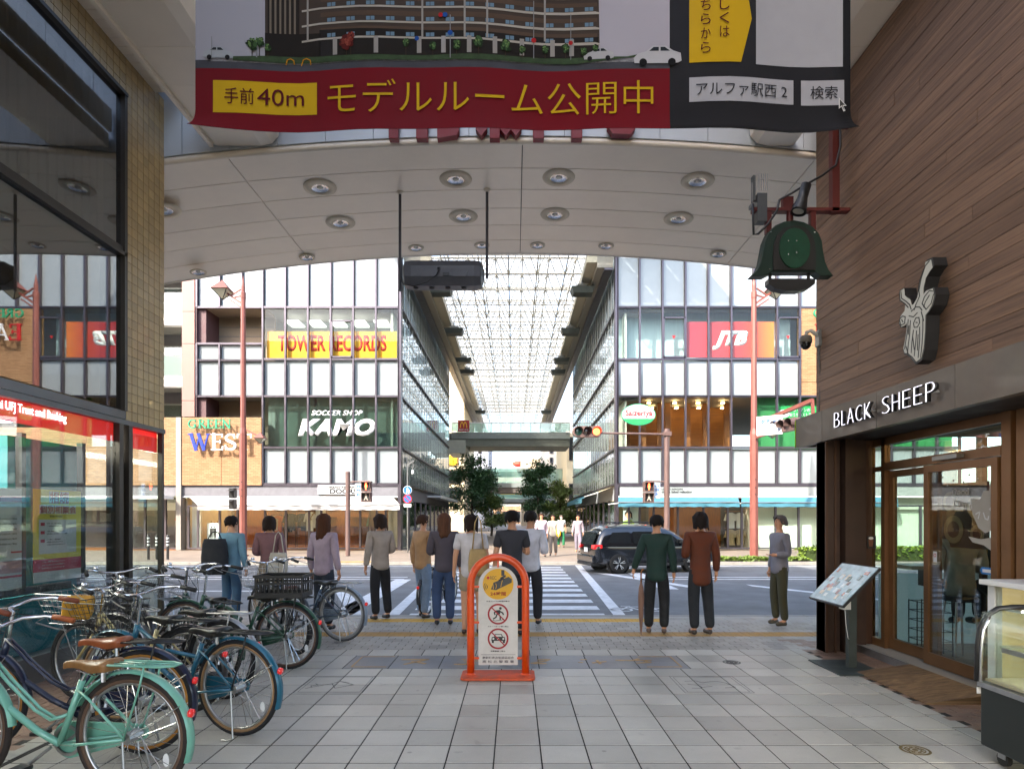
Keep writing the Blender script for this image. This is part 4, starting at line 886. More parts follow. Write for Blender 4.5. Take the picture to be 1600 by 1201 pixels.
# windows
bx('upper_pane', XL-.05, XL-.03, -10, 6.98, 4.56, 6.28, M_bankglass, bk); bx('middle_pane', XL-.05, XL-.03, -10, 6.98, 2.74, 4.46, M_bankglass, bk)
bx('lower_pane', XL-.05, XL-.03, 2.9, 6.9, .25, 2.56, M_bankglass2, bk); bx('lower_pane', XL-.05, XL-.03, -1.6, 2.82, .25, 2.56, M_bankglass2, bk); bx('lower_pane', XL-.05, XL-.03, -10, -1.7, .25, 2.56, M_bankglass2, bk)
bx('corner_pane', XL-.05, XL-.035, 7.14, 7.76, .12, 2.5, M_bankglass2, bk); bx('street_pane', XL-4, XL-.06, 7.74, 7.755, .12, 2.5, M_clear, bk)
for n_, y0, y1, z0, z1, d in (('frame', 6.98, 7.03, 2.72, 6.3, .02), ('frame', -10, 7.03, 6.27, 6.31, .03), ('transom', -10, 7.03, 4.46, 4.50, .02), ('transom', -10, 7.03, 4.51, 4.56, .0), ('metal_band', -10, 7.8, 2.565, 2.62, .015), ('metal_band', -10, 7.03, 2.63, 2.72, .0)):
    bx(n_, XL-.12, XL+d, y0, y1, z0, z1, mat('bank_frame', '#3f3a35', .4, .5, var=.1) if n_ != 'metal_band' else mat('band_metal', '#55565a', .35, .7, var=.1), bk)
for y in (6.9, 7.07): bx('post', XL-.14, XL+.01, y, y+.07, 0, 2.565, mat('bank_frame', '#3f3a35', .4, .5, var=.1), bk)
bx('post', XL-.06, XL+.0, 7.755, 7.795, 0, 2.565, mat('bank_frame', '#3f3a35', .4, .5, var=.1), bk)
for y in (2.82, -1.7): bx('post', XL-.12, XL+.01, y, y+.08, 0, 2.565, mat('bank_frame', '#3f3a35', .4, .5, var=.1), bk)
bx('sill', XL-.15, XL+.02, -10, 7.8, .0, .25, M_alu, bk)
bx('red_band', XL-.09, XL-.06, -10, 6.9, 2.37, 2.563, mat('bank_red', '#c41610', .5, var=.03, emit=.25), bk); bx('red_band', XL-.09, XL-.06, 7.14, 7.74, 2.33, 2.563, MATS['bank_red'], bk)
bl = thing('bank_lettering', 'white lettering of a trust bank on the red band above the left window', 'lettering'); text('lettering', 'Mitsubishi UFJ Trust and Banking', mat('letter_glow', (.8, .8, .8), .5, emit=.8), bl, (XL-.028, 5.05, 2.435), (0, 1, 0), UZ, .1, 1.08, .003)
# rooms behind the glass
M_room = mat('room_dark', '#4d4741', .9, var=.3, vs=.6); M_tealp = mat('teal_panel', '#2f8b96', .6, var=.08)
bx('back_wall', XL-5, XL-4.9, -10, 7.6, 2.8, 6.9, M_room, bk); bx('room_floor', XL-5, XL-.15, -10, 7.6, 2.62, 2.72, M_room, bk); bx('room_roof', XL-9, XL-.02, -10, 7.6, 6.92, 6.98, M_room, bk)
bl_ = MB(); [bl_.box(XL-.22, XL-.16, -1+k*.12, -1+k*.12+.085, 4.6, 6.26) for k in range(66)]; stuff(bl_.build('vertical_blind', mat('blind_brown', '#8d7762', .8, var=.1), bk))
bx('back_wall', XL-4, XL-3.9, -10, 6.4, 0, 2.6, mat('office_wall', '#b9b3a4', .8, var=.1), bk); bx('office_floor', XL-4, XL-.15, -10, 7.7, -.02, .01, M_conc, bk)
bx('teal_panel', XL-.5, XL-.42, 5.9, 6.88, 0, 2.3, M_tealp, bk); bx('teal_panel', XL-.30, XL-.24, 2.9, 6.86, 0, .78, M_tealp, bk)
bx('dark_frame', XL-.2, XL-.14, 4.2, 6.36, .80, .87, M_black, bk); bx('light_panel', XL-1.1, XL-.75, 3.2, 6.4, 2.5, 2.55, M_lampw, bk); bx('light_panel', XL-2.6, XL-2.3, 3.2, 6.2, 2.5, 2.55, M_lampw, bk)  # light panels added to brighten the office and posters behind the glass
for y in (5.72, 6.52): bx('display_post', XL-.2, XL-.14, y, y+.05, .8, 2.3, M_black, bk)
# posters behind the glass
M_py = mat('poster_yellow', '#ddc943', .55, var=.05); M_pg = mat('poster_grey', '#c7c6c0', .55, var=.08); M_pr = mat('poster_red', '#b21f3a', .55, var=.05)
XP = XL-.12; UY = (0, 1, 0)
p1 = thing('window_poster', 'yellow poster with red Japanese characters in the bank window', 'poster')
def pq(mb, y0, y1, z0, z1, k=0, mi=0): mb.box(XP, XP+.003+.0015*k, y0, y1, z0, z1, mi)
mb = MB(); pq(mb, 5.66, 6.30, .9, 1.79); mb.build('sheet', M_py, p1)
mb = MB(); pq(mb, 5.66, 6.30, .9, 1.0, 1); pq(mb, 5.73, 6.23, 1.17, 1.50, 1); mb.build('white_field', M_pg, p1)
mb = MB(); pq(mb, 5.66, 6.30, 1.0, 1.12, 2); [pq(mb, 5.75, 5.80, z, z+.03, 2) for z in (1.44, 1.36, 1.28)]; mb.build('red_field', M_pr, p1)
mb = MB(); pq(mb, 5.86, 5.985, 1.655, 1.775, 1); pq(mb, 6.0, 6.125, 1.655, 1.775, 1); [pq(mb, 5.735+i*.1, 5.825+i*.1, 1.555, 1.64, 1) for i in range(5)]; mb.build('character_boxes', M_pg, p1)
text('lettering', '相続', M_lr, p1, (XP+.006, 5.865, 1.66), UY, UZ, .11, .255, .001, bold=.02); text('lettering', '個別相談会', M_lr, p1, (XP+.006, 5.738, 1.56), UY, UZ, .075, .49, .001, bold=.015)
text('lettering', '事前予約制', M_black, p1, (XP+.006, 5.86, 1.52), UY, UZ, .022, .17, .001)
for i, z in enumerate((1.455, 1.43, 1.38, 1.355, 1.30, 1.275, 1.25)): text('lettering', ('日 時　十月　午前十時から', 'ご相談は無料です', '会場　当店', '高松支店　二階', '主催', 'お気軽にお申し込みください', 'お問い合わせは窓口まで')[i], M_black, p1, (XP+.006, 5.83, z), UY, UZ, .013, .18+.03*(i % 4), .001)
for i in range(3): text('lettering', ('ご予約・お問い合わせはこちらまで', 'お近くの窓口またはお電話で', 'お待ちしております')[i], M_pg, p1, (XP+.008, 5.76, 1.085-.03*i), UY, UZ, .014, .3, .001)
p2 = thing('window_poster', 'white poster with red and pink bands at the far left of the bank window', 'poster')
mb = MB(); pq(mb, 5.0, 5.42, .88, 1.78); mb.build('sheet', M_pg, p2)
mb = MB(); pq(mb, 5.0, 5.42, 1.66, 1.71, 1); pq(mb, 5.3, 5.42, 1.2, 1.215, 1); pq(mb, 5.0, 5.42, .98, 1.0, 1); mb.build('red_lines', M_pr, p2); mb = MB(); pq(mb, 5.0, 5.42, 1.02, 1.13, 1); mb.build('pink_field', mat('poster_pink', '#bd8f8e', .6), p2)
for i in range(6): text('lettering', '資産承継 遺言信託 のご案内', M_black, p2, (XP+.005, 5.06, 1.5-.045*i), UY, UZ, .016, .3, .001)
for o_ in p1.children: o_.location.y += .165
for o_ in p2.children: o_.location.y += .27
# ================================================================ cafe on the right
XW, XD = 3.5, 4.12
sh = thing('cafe_building', 'cafe with brown timber boarded wall and dark bronze door frames on the right', 'building')
M_wood = wood_mat('boarding', '#5e4739', '#94745c', 'Y', .65)
bx('wall_backing', XW+.02, XW+.9, -10, 7.2, 2.72, 13.2, mat('joint_dark', '#1a110c', .9), sh)
for k in range(44):
    z = 2.72+k*.118
    yy = 7.2; first = True
    while yy > -1:
        L_ = R.uniform(1.6, 3.6) if not first else R.uniform(.8, 3.6); y0 = max(yy-L_, -1.5); o_ = R.uniform(0, .003)
        MB().box(XW-o_, XW+.02, y0+.0015, yy-.0015, z+.002, z+.116).build('board', M_wood, sh, bevel=0); yy = y0; first = False
bx('wall_end', XW+.02, XW+9, 7.2, 7.24, 2.72, 13.2, mat('end_cladding', '#5b3f2d', .6, var=.2), sh)
bx('upper_wall', XW+.1, XW+40, -10, 7.2, 7.92, 13.2, MATS['end_cladding'], sh)
M_steelp = mat('fascia_steel', '#6a6158', .42, .55, var=.35, vs=1.6, coat=.1)
ys = [7.6, 6.95, 5.9, 4.85, 3.8, 2.75, 1.7, .6]
for a, b in zip(ys, ys[1:]): bx('fascia_plate', XW-.06, XW+.02, b+.002, a-.002, 2.37, 2.715, M_steelp, sh)
bx('fascia_end', XW-.05, XD+.4, 7.52, 7.59, 2.372, 2.71, M_steelp, sh); bx('soffit', XW+.02, XD+.5, .6, 7.52, 2.40, 2.44, mat('soffit_dark', '#2a221d', .6), sh); bx('fascia_top', XW-.05, XW+.3, 7.2, 7.55, 2.70, 2.712, M_steelp, sh)
ms_ = MB(); [ms_.lathe([(.001, -.01), (R.uniform(.008, .014), 0), (.001, .01)], 5, Matrix.Translation((XW-.06, 7.6, 2.38+k*.011))) for k in range(30)]; tag(stuff(ms_.build('moss', mat('moss', '#8fae12', .9, var=.2))), 'strip of bright green moss on the end of the steel fascia', 'moss')
# corner column of ribbed bronze
for x0, x1, y0, y1 in ((3.5, 3.62, 7.0, 7.2), (3.63, 3.70, 7.06, 7.2), (3.71, 3.80, 6.96, 7.2), (3.81, 4.0, 7.06, 7.2)): bx('column', x0, x1, y0, y1, 0, 2.4, mat('column_dark', '#3d2c23', .5, .2, var=.25, vs=6), sh)
for x0, x1, y0 in ((3.5, 3.53, 6.985), (3.60, 3.625, 6.985), (4.0, 4.09, 7.1)): bx('column_edge', x0, x1, y0, y0+.2, 0, 2.4, M_darkbrown, sh)
# threshold and frames of the glazed front (plane x = 4.12)
bx('step', 3.9, 4.5, 2.5, 7.2, 0, .075, M_conc, sh); bx('step_nosing', 3.885, 3.9, 6.15, 7.2, .0, .08, M_steel2, sh)
M_fr = mat('door_bronze', '#7a583a', .35, .45, var=.15)
def fr_(n, y0, y1, z0, z1, d=0., w=.06, m=None): return bx(n, XD-w/2+d, XD+w/2+d, y0, y1, z0, z1, m or M_fr, sh)
fr_('frame', 7.14, 7.24, .07, 2.4); fr_('post', 6.86, 6.93, .07, 2.4); fr_('header', 5.2, 6.86, 2.04, 2.125, 0, .10); fr_('header', 6.93, 7.14, 2.04, 2.09)
fr_('head_rail', 5.2, 7.14, 2.32, 2.4); fr_('bottom_rail', 6.93, 7.14, .075, .16); fr_('jamb', 5.1, 5.2, .07, 2.4, 0, .09); fr_('jamb', 4.98, 5.07, .07, 2.4, .02, .09); fr_('jamb', 4.5, 4.93, .07, 2.4, .05, .06, MATS['column_dark'])
fr_('transom_pane', 5.2, 6.86, 2.125, 2.32, 0, .01, M_shopglass); fr_('side_pane', 6.93, 7.14, .16, 2.04, 0, .01, M_shopglass); fr_('side_pane', 6.93, 7.14, 2.09, 2.32, 0, .01, M_shopglass)
for k, z in enumerate((.9, 1.7, 2.1)): fr_('window_bar', 4.5, 4.95, z, z+.03, .0)
door = []
for y0, y1, d in ((6.06, 6.84, .03), (5.22, 6.16, -.04)):
    dr = bx('door', XD+d-.005, XD+d+.005, y0+.07, y1-.07, .2, 1.96, M_shopglass, sh)
    for a, b, c, e in ((y0, y0+.07, .085, 2.03), (y1-.07, y1, .085, 2.03), (y0+.07, y1-.07, .085, .2), (y0+.07, y1-.07, 1.96, 2.03)):
        MB().box(-.022, .022, a-(y0+y1)/2, b-(y0+y1)/2, c-1.08, e-1.08).build('door_frame', M_fr, dr)
bx('door_sensor', XD-.12, XD-.05, 5.62, 5.95, 2.06, 2.10, M_alu, sh)
# inside the cafe
M_cafe = mat('cafe_floor', '#8b7860', .5, var=.2); bx('cafe_floor', XD+.05, 10, 2.5, 7.2, .0, .07, M_cafe, sh); bx('back_wall', 9.9, 10, 2.5, 7.2, 0, 2.7, mat('cafe_wall', '#a08a6c', .8), sh); bx('rear_wall', XD+.1, 10, 2.4, 2.5, 0, 2.7, MATS['cafe_wall'], sh); [bx('cafe_lamp', 4.8+1.3*k, 4.95+1.3*k, 5.6, 5.75, 2.4, 2.45, M_lamp, sh) for k in range(4)]; bx('cafe_ceiling', XD+.05, 10, 2.5, 7.2, 2.45, 2.5, MATS['cafe_wall'], sh)
bx('street_window', 4.2, 9.9, 7.15, 7.165, .9, 2.4, M_clear, sh); bx('frosted_window', 4.2, 9.9, 7.15, 7.165, .07, .88, glass('frosted', (.74, .82, .79), .08, haze=.75), sh)
for x in (5.35, 6.6, 8.2): bx('window_post', x, x+.06, 7.1, 7.2, .07, 2.45, M_fr, sh)
ct = thing('cafe_counter', 'long pale counter top under the street window inside the cafe', 'counter'); bx('counter_top', 4.25, 9.8, 6.65, 7.1, .96, 1.0, mat('counter_white', '#c9c6ba', .4), ct); [bx('bracket', x, x+.04, 6.75, 7.08, .75, .96, M_black, ct) for x in (4.6, 6, 7.4, 8.8)]
tb = thing('cafe_table', 'dark round edged table inside the cafe door', 'table', (5.6, 5.75, .07)); MB().lathe([(.001, .78), (.42, .78), (.44, .80), (.42, .82), (.001, .82)], 28).build('table_top', M_black, tb); MB().tube([(0, 0, 0), (0, 0, .78)], .05, 10).build('table_leg', M_warmwood, tb); MB().lathe([(.001, 0), (.25, 0), (.24, .03), (.001, .04)], 20).build('table_foot', M_black, tb)
wbn = thing('waste_unit', 'brown sorting bin with two round holes inside the cafe', 'bin', (5.0, 5.0, .07), 0); MB().box(-.22, .22, -.3, .3, 0, .72).build('bin_body', M_warmwood, wbn, bevel=.01); MB().prism([(-.22, -.3, .72), (.22, -.3, .72), (.22, -.3, .92), (.1, -.3, .92)], (0, .6, 0)).build('bin_top', mat('bin_top', '#8d7356', .5), wbn)
for y in (-.14, .14): MB().lathe([(.09, 0), (.10, .01), (.085, .012), (.08, -.02), (.001, -.02)], 18, Matrix.Translation((-.07, y, .83)) @ Matrix.Rotation(-1.02, 4, 'Y')).build('bin_hole', M_black, wbn)
rk = thing('wire_rack', 'black wire basket rack on the cafe floor behind the side pane', 'rack', (4.42, 6.6, .075)); mb = MB()
for z in (.05, .15, .25, .35, .45, .55): mb.tube([(-.14, -.14, z), (.14, -.14, z), (.14, .14, z), (-.14, .14, z)], .004, 4, closed=True)
mb.build('rings', M_black, rk); mb = MB(); [mb.tube([(x, y, 0), (x, y, .56)], .006, 4) for x in (-.14, 0, .14) for y in (-.14, 0, .14) if (x, y) != (0, 0)]; mb.build('uprights', M_black, rk)
cp = thing('cafe_poster', 'brown cafe poster with round pastry pictures hanging inside the glass door', 'poster'); bx('sheet', XD+.3, XD+.304, 5.78, 6.5, 1.22, 1.86, mat('poster_brown', '#6b4a33', .6, var=.1), cp)
for y, z, r in ((6.3, 1.68, .1), (6.25, 1.4, .14), (5.95, 1.62, .11), (5.93, 1.36, .09)):
    mb = MB(); mb.prism([(XD+.297, y+a, z+b) for a, b in circ(0, 0, r, 20)], (.002, 0, 0)); mb.build('plate_print', mat('plate_print', '#b58d62', .6), cp); mb = MB(); mb.prism([(XD+.294, y+a, z+b) for a, b in circ(0, 0, r*.6, 16)], (.002, 0, 0)); mb.build('cake_print', mat('cake_print', '#7d4a2a', .6), cp)
# stickers on the door glass
st_ = thing('door_sticker', 'grey cat cut-out sticker with white winking face on the door glass', 'sticker'); XS = XD-.05-.004; RY = (0, -1, 0); M_cat = mat('sticker_grey', '#aaa298', .6)
mb = MB(); cy, cz = 5.36, 1.55
flat(mb, [(-.17, .14), (-.15, .0), (-.08, -.12), (.0, -.165), (.07, -.14), (.12, -.08), (.12, .22), (.06, .28), (.04, .2), (-.02, .2), (-.06, .13), (-.11, .12)], (XS, cy, cz), RY, UZ, .002); mb.build('cat_head', M_cat, st_)
mb = MB(); flat(mb, [(-.2, -.2), (-.05, -.22), (.08, -.2), (.12, -.15), (.12, -.4), (.08, -.32), (-.02, -.27), (-.15, -.25)], (XS, cy, cz), RY, UZ, .002); mb.build('cat_tail', M_cat, st_)
mb = MB(); [flat(mb, q, (XS-.0025, cy, cz), RY, UZ, .001) for q in strokes([[(-.11, .0), (-.06, .02), (-.08, -.04)], [(.09, .07), (.05, .04), (.09, .02)], [(-.02, .01), (.0, -.04), (.03, -.05), (.04, -.02)]], .012)]; mb.build('cat_face', M_lw, st_)
text('lettering', 'Good', M_cat, st_, (XS, 5.77, 1.72), RY, UZ, .065, .21, .002, bold=.015); text('lettering', 'Day', M_cat, st_, (XS, 5.74, 1.60), RY, UZ, .075, .17, .002, bold=.015)
mb = MB(); [mb.prism([(XS, y+a, z+b) for a, b in circ(0, 0, .01, 10)], (-.002, 0, 0)) for y, z in ((5.9, 1.9), (5.83, 1.82), (5.75, 1.86), (5.62, 1.84), (5.55, 1.9), (5.45, 1.86))]; mb.build('dots', M_cat, st_)
s2_ = thing('door_sticker', 'small blue push sign sticker low on the right edge of the door glass', 'sticker'); mb = MB(); flat(mb, [(-.08, 0), (-.06, .03), (.07, .03), (.07, -.03), (-.06, -.03)], (XS, 5.34, 1.06), RY, UZ, .002); mb.build('blue_arrow', mat('sticker_blue', '#1d6fb5', .5), s2_); mb = MB(); flat(mb, [(-.05, -.014), (-.05, .014), (.05, .014), (.05, -.014)], (XS-.003, 5.34, 1.06), RY, UZ, .001); mb.build('white_text', M_lw, s2_)
s3_ = thing('door_sticker', 'small white sticker with a no sign at mid door height', 'sticker'); mb = MB(); flat(mb, [(-.025, -.05), (.025, -.05), (.025, .05), (-.025, .05)], (XS, 6.0, 1.14), RY, UZ, .002); mb.build('sheet', M_lw, s3_); mb = MB(); [flat(mb, q, (XS-.003, 6.0, 1.155), RY, UZ, .001) for q in ring(0, 0, .012, .018, 14)]; mb.build('red_ring', M_lr, s3_)
s4_ = thing('wall_sticker', 'dark sticker with a paper coffee cup beside the cafe side pane', 'sticker'); mb = MB(); mb.box(4.0, 4.1, 7.04, 7.045, 1.17, 1.31); mb.build('sheet', M_black, s4_); mb = MB(); flat(mb, [(-.025, -.05), (.015, -.05), (.025, .03), (-.035, .03)], (4.045, 7.038, 1.24), RX, UZ, .001); mb.build('cup', mat('cup_brown', '#6e4630', .5), s4_); mb = MB(); flat(mb, circ(-.005, .045, .028, 14, ry=.016), (4.045, 7.037, 1.24), RX, UZ, .001); mb.build('lid', M_lw, s4_)
# BLACK SHEEP lettering and deer head
bs = thing('shop_lettering', 'white lit letters standing off the dark steel fascia of the cafe', 'lettering')
M_lit = mat('lit_white', (.75, .73, .85), .5, var=0, emit=.35)
x_ = 6.54
for i, ch in enumerate('BLACK SHEEP'):
    wch = {'I': .07, ' ': .14, 'L': .11, 'A': .155}.get(ch, .15)
    if ch != ' ':
        a = text('letter', ch, M_lit, bs, (XW-.13, x_, 2.465), RY, UZ, .15, wch-.045, .006, bold=-.034); text('letter_side', ch, M_black, a, (XW-.129, x_, 2.465), RY, UZ, .15, wch-.045, -.035, bold=-.034)
        MB().box(XW-.1, XW-.06, x_-.06, x_-.04, 2.53, 2.55).build('pin', M_steel2, a)
    x_ -= wch
ds = thing('wall_emblem', 'black antelope head emblem with white line drawing on the boarded wall', 'emblem')
# outline in (along the wall, up): the head looks down, horns to both sides
OUT = [(.02, 0), (.10, .02), (.13, .10), (.15, .25), (.155, .40), (.19, .42), (.24, .46), (.27, .54), (.25, .61), (.17, .62), (.13, .60), (.13, .66), (.16, .74), (.21, .78), (.25, .80), (.23, .88), (.16, .89), (.14, .82), (.10, .76), (.06, .68), (.05, .60), (.0, .56), (-.03, .56), (-.05, .62), (-.10, .66), (-.13, .69), (-.14, .76), (-.20, .76), (-.20, .66), (-.17, .64), (-.12, .60), (-.13, .54), (-.19, .51), (-.21, .45), (-.18, .40), (-.12, .40), (-.10, .42), (-.10, .36), (-.12, .27), (-.15, .18), (-.13, .13), (-.10, .12), (-.06, .09)]
oy, oz = 5.22, 2.80
mb = MB(); mb.prism([(XW-.14, oy-a, oz+b*.92) for a, b in OUT], (.11, 0, 0)); mb.build('emblem_body', M_black, ds)
mb = MB(); cen = (0, .42)
mb.prism([(XW-.144, oy-(a*.93), oz+(.02+b*.96)*.92) for a, b in OUT], (.003, 0, 0)); mb.build('emblem_face', mat('emblem_face', (.42, .41, .36), .5, emit=.05), ds)
LN = [[(-.17, .74), (-.16, .67), (-.10, .62), (-.05, .57), (-.03, .52)], [(-.19, .74), (-.18, .66), (-.11, .60), (-.07, .55)], [(.2, .86), (.15, .84), (.10, .75), (.07, .65), (.08, .6), (.03, .54), (.01, .5)], [(.13, .82), (.08, .74), (.05, .62)], [(.24, .58), (.20, .60), (.14, .57), (.11, .52), (.16, .45), (.22, .48), (.25, .55)], [(.2, .56), (.15, .52), (.13, .48)], [(-.19, .48), (-.17, .42), (-.12, .42), (-.11, .48), (-.15, .5), (-.19, .48)], [(-.16, .47), (-.14, .44)], [(-.03, .50), (.03, .52), (.08, .50), (.11, .46)], [(-.06, .47), (.0, .44), (.05, .46)], [(.0, .38), (.03, .42), (.07, .41), (.08, .36), (.05, .33), (.01, .34), (.0, .38)], [(.03, .38), (.05, .37)],
      [(-.07, .44), (-.08, .34), (-.10, .26), (-.12, .18)], [(-.04, .42), (-.05, .3), (-.07, .2), (-.08, .13)], [(.0, .32), (-.02, .22), (-.03, .12)], [(.04, .3), (.03, .2), (.01, .08)], [(.08, .32), (.08, .2), (.06, .05)], [(.12, .4), (.12, .28), (.11, .16), (.09, .04)], [(-.1, .2), (-.07, .12), (-.02, .08), (.03, .02)], [(.1, .45), (.13, .36)], [(-.01, .26), (.01, .14)], [(.06, .26), (.05, .12)], [(-.06, .38), (-.07, .3)]]
mb = MB(); [mb.prism([(XW-.147, oy-a, oz+b*.92) for a, b in q], (.002, 0, 0)) for q in strokes(LN, .009)]; mb.build('line_drawing', mat('emblem_line', (.02, .019, .017), .5), ds)
for y, z in ((oy, oz+.15), (oy-.05, oz+.45)): MB().box(XW-.03, XW, y-.01, y+.01, z, z+.02).build('pin', M_steel2, ds)
# wooden ramp
rp_ = thing('wooden_ramp', 'weathered plank ramp in front of the cafe door', 'ramp')
for k in range(6): MB().add([(3.35, 5.04+k*.175, 0), (3.35, 5.21+k*.175, 0), (3.35, 5.21+k*.175, .012), (3.35, 5.04+k*.175, .012), (3.88, 5.04+k*.175, 0), (3.88, 5.21+k*.175, 0), (3.88, 5.21+k*.175, .085), (3.88, 5.04+k*.175, .085)], [(0, 1, 2, 3), (4, 7, 6, 5), (3, 2, 6, 7), (0, 3, 7, 4), (1, 5, 6, 2), (0, 4, 5, 1)]).build('plank', wood_mat('ramp_wood', '#4d3a28', '#866a4a', 'X', .75) if k == 0 else bpy.data.materials['ramp_wood'], rp_)
# menu stand
mn = thing('menu_stand', 'slanted photo menu board on a grey steel post by the bronze column', 'menu stand')
MB().box(3.12, 3.60, 5.95, 6.6, 0, .012).build('base_plate', MATS['floodlight_grey'], mn, bevel=.004); MB().box(3.36, 3.44, 6.24, 6.30, .012, .82).build('post', MATS['floodlight_grey'], mn)
e1 = V((.36, 0, .37)).normalized(); Lb = math.hypot(.36, .37); o0 = V((3.13, 5.93, .67)); nrm = V((-e1.z, 0, e1.x))
def bd(mb, u0, u1, v0, v1, t0, t1):
    P = [o0+e1*u+V((0, v, 0))+nrm*t for t in (t0, t1) for u, v in ((u0, v0), (u1, v0), (u1, v1), (u0, v1))]; mb.add(P, [(3, 2, 1, 0), (4, 5, 6, 7), (0, 1, 5, 4), (1, 2, 6, 5), (2, 3, 7, 6), (3, 0, 4, 7)])
mb = MB(); bd(mb, 0, Lb, 0, .68, -.025, 0); mb.build('board', M_black, mn); mb = MB(); bd(mb, .012, Lb-.012, .012, .668, .0, .003); mb.build('menu_sheet', mat('menu_blue', '#7f9ba0', .15, var=.35, vs=7, coat=1), mn)
for k in range(26):
    u, v = R.uniform(.05, Lb-.1), R.uniform(.04, .6); mb = MB(); bd(mb, u, u+R.uniform(.04, .08), v, v+R.uniform(.03, .07), .003, .0045+k*.0001); mb.build('food_photo', mat('food_%d' % (k % 5), ['#a0502a', '#c9b79c', '#3f5a4a', '#7a3b28', '#b9c5c4'][k % 5], .2, var=.3, vs=40, coat=1), mn)
MB().box(3.28, 3.36, 6.2, 6.28, .60, .68).build('power_socket', M_pg, mn); MB().tube([(3.3, 6.2, .6), (3.3, 6.18, .45), (3.33, 6.2, .32), (3.36, 6.24, .3)], .004, 5).build('cord', M_pg, mn)
# display case with curved glass, wheels
dc = thing('display_case', 'refrigerated display case with curved glass front at the lower right', 'display case', (0, 0, 0))
y0, y1, xf, xb = 2.3, 3.92, 2.92, 3.6
bx('base', xf+.02, xb, y0, y1, .09, .46, mat('case_dark', '#1d2422', .4, var=.2), dc, bevel=.01); bx('base_trim', xf-.0, xb, y0, y1, .46, .49, M_steel2, dc)
prof = [(xf+.0, .49), (xf+.005, .7), (xf+.02, .82), (xf+.06, .90), (xf+.13, .945), (xf+.22, .955), (xb, .955)]
mb = MB(); n_ = len(prof)
for y in (y0, y1-.03): mb.v += [(x, y, z) for x, z in prof]
for i in range(n_-1): mb.f.append((i, i+1, n_+i+1, n_+i)); mb.m.append(0)
mb.build('curved_glass', glass('case_glass', (.92, .96, .93), .14), dc, True)
bx('end_glass', xf+.02, xb, y1-.02, y1-.012, .49, .93, MATS['case_glass'], dc)
MB().tube([(x, y1-.0, z) for x, z in prof], .017, 8).build('end_frame', M_black, dc, True); MB().tube([(x-.004, y1-.035, z) for x, z in prof[:4]], .008, 6).build('frame_trim', M_steel, dc, True)
bx('tray', xf+.03, xb, y0, y1-.03, .5, .515, mat('tray_cream', '#b3a785', .4, emit=.02), dc); bx('glass_shelf', xf+.12, xb, y0, y1-.05, .70, .708, glass('shelf_glass', (.8, .9, .85), .25), dc); bx('shelf_edge', xf+.115, xf+.125, y0, y1-.05, .68, .71, M_steel2, dc)  # tray glows faintly by itself, imitating light in the case
bx('case_lamp', xf+.2, xf+.24, y0, y1-.1, .935, .945, M_lampw, dc); bx('case_back', xb-.03, xb, y0, y1, .49, .95, M_pg, dc)
bx('label_plate', xf+.0, xf+.06, y1, y1+.004, .41, .45, M_white, dc)
for x in (xf+.08, xb-.1): MB().tube([(x-.015, y1-.12, .045), (x+.015, y1-.12, .045)], .045, 14).build('caster', M_rubber, dc); MB().box(x-.02, x+.02, y1-.15, y1-.09, .045, .1).build('caster_fork', M_steel2, dc)
def bun(x, y, z, r, m, name, lab, sq=.6):
    o = MB().lathe([(.001, 0), (r*.85, 0), (r, r*.3*sq*2), (r*.8, r*sq*1.1), (r*.4, r*sq*1.5), (.001, r*sq*1.6)], 12).build(name, m, None, True, (x, y, z), (0, 0, R.uniform(0, 3))); o.scale = (1, R.uniform(1, 1.4), 1); tag(o, lab, 'pastry'); return o
M_bread = mat('bread', '#a8652a', .5, var=.35, vs=14, bump=.3); M_orange = mat('candied', '#c9741c', .35, var=.3, vs=20); M_choc = mat('choc', '#4a2616', .4, var=.3, vs=20)
bun(3.25, 3.55, .515, .055, M_bread, 'bun', 'round brown bun on the case tray nearest the corner'); bun(3.1, 3.68, .515, .045, M_orange, 'pastry', 'orange glazed pastry on the case tray near the curved glass'); bun(3.32, 3.7, .71, .05, M_choc, 'pastry', 'dark chocolate pastry on the glass shelf'); bun(3.2, 3.5, .71, .045, M_bread, 'bun', 'brown bun on the glass shelf beside the price cards')
for (x, y, z, lab) in ((3.03, 3.5, .515, 'white price card leaning at the front of the case tray'), (3.22, 3.62, .71, 'white price card lying on the glass shelf')):
    t = MB().add([(0, 0, 0), (.07, -.09, 0), (.075, -.09, .09), (.02, .01, .1)], [(0, 1, 2, 3)]).build('price_card', M_white, None, loc=(x, y, z)); tag(t, lab, 'price card')
cc = thing('cafe_cabinet', 'white cabinet with a lit glass front behind the display case', 'cabinet')
bx('cabinet_top', 3.70, 4.5, 3.95, 4.95, .99, 1.03, M_white, cc, bevel=.005)
for q in ((3.75, 3.81, 4.85, 4.92), (3.75, 3.81, 3.98, 4.04)): bx('cabinet_post', q[0], q[1], q[2], q[3], 0, .99, M_white, cc)
bx('cabinet_back', 4.4, 4.45, 3.98, 4.92, 0, .99, mat('cabinet_cream', '#c4ae7c', .6, emit=.12), cc); bx('cabinet_side', 3.81, 4.4, 4.86, 4.9, 0, .99, MATS['cabinet_cream'], cc); bx('cabinet_shelf', 3.79, 4.4, 3.98, 4.9, .5, .52, M_white, cc); bx('cabinet_shelf', 3.79, 4.4, 3.98, 4.9, .8, .82, M_white, cc); bx('cabinet_glass', 3.76, 3.77, 4.04, 4.85, .02, .99, M_clear, cc)  # cream back and side glow to stand for the lit interior
bun(3.95, 4.6, .82, .05, M_orange, 'pastry', 'orange fruit tart in the lit white cabinet', .9); bun(3.95, 4.42, .82, .05, M_bread, 'bun', 'brown roll in the lit white cabinet', .9)

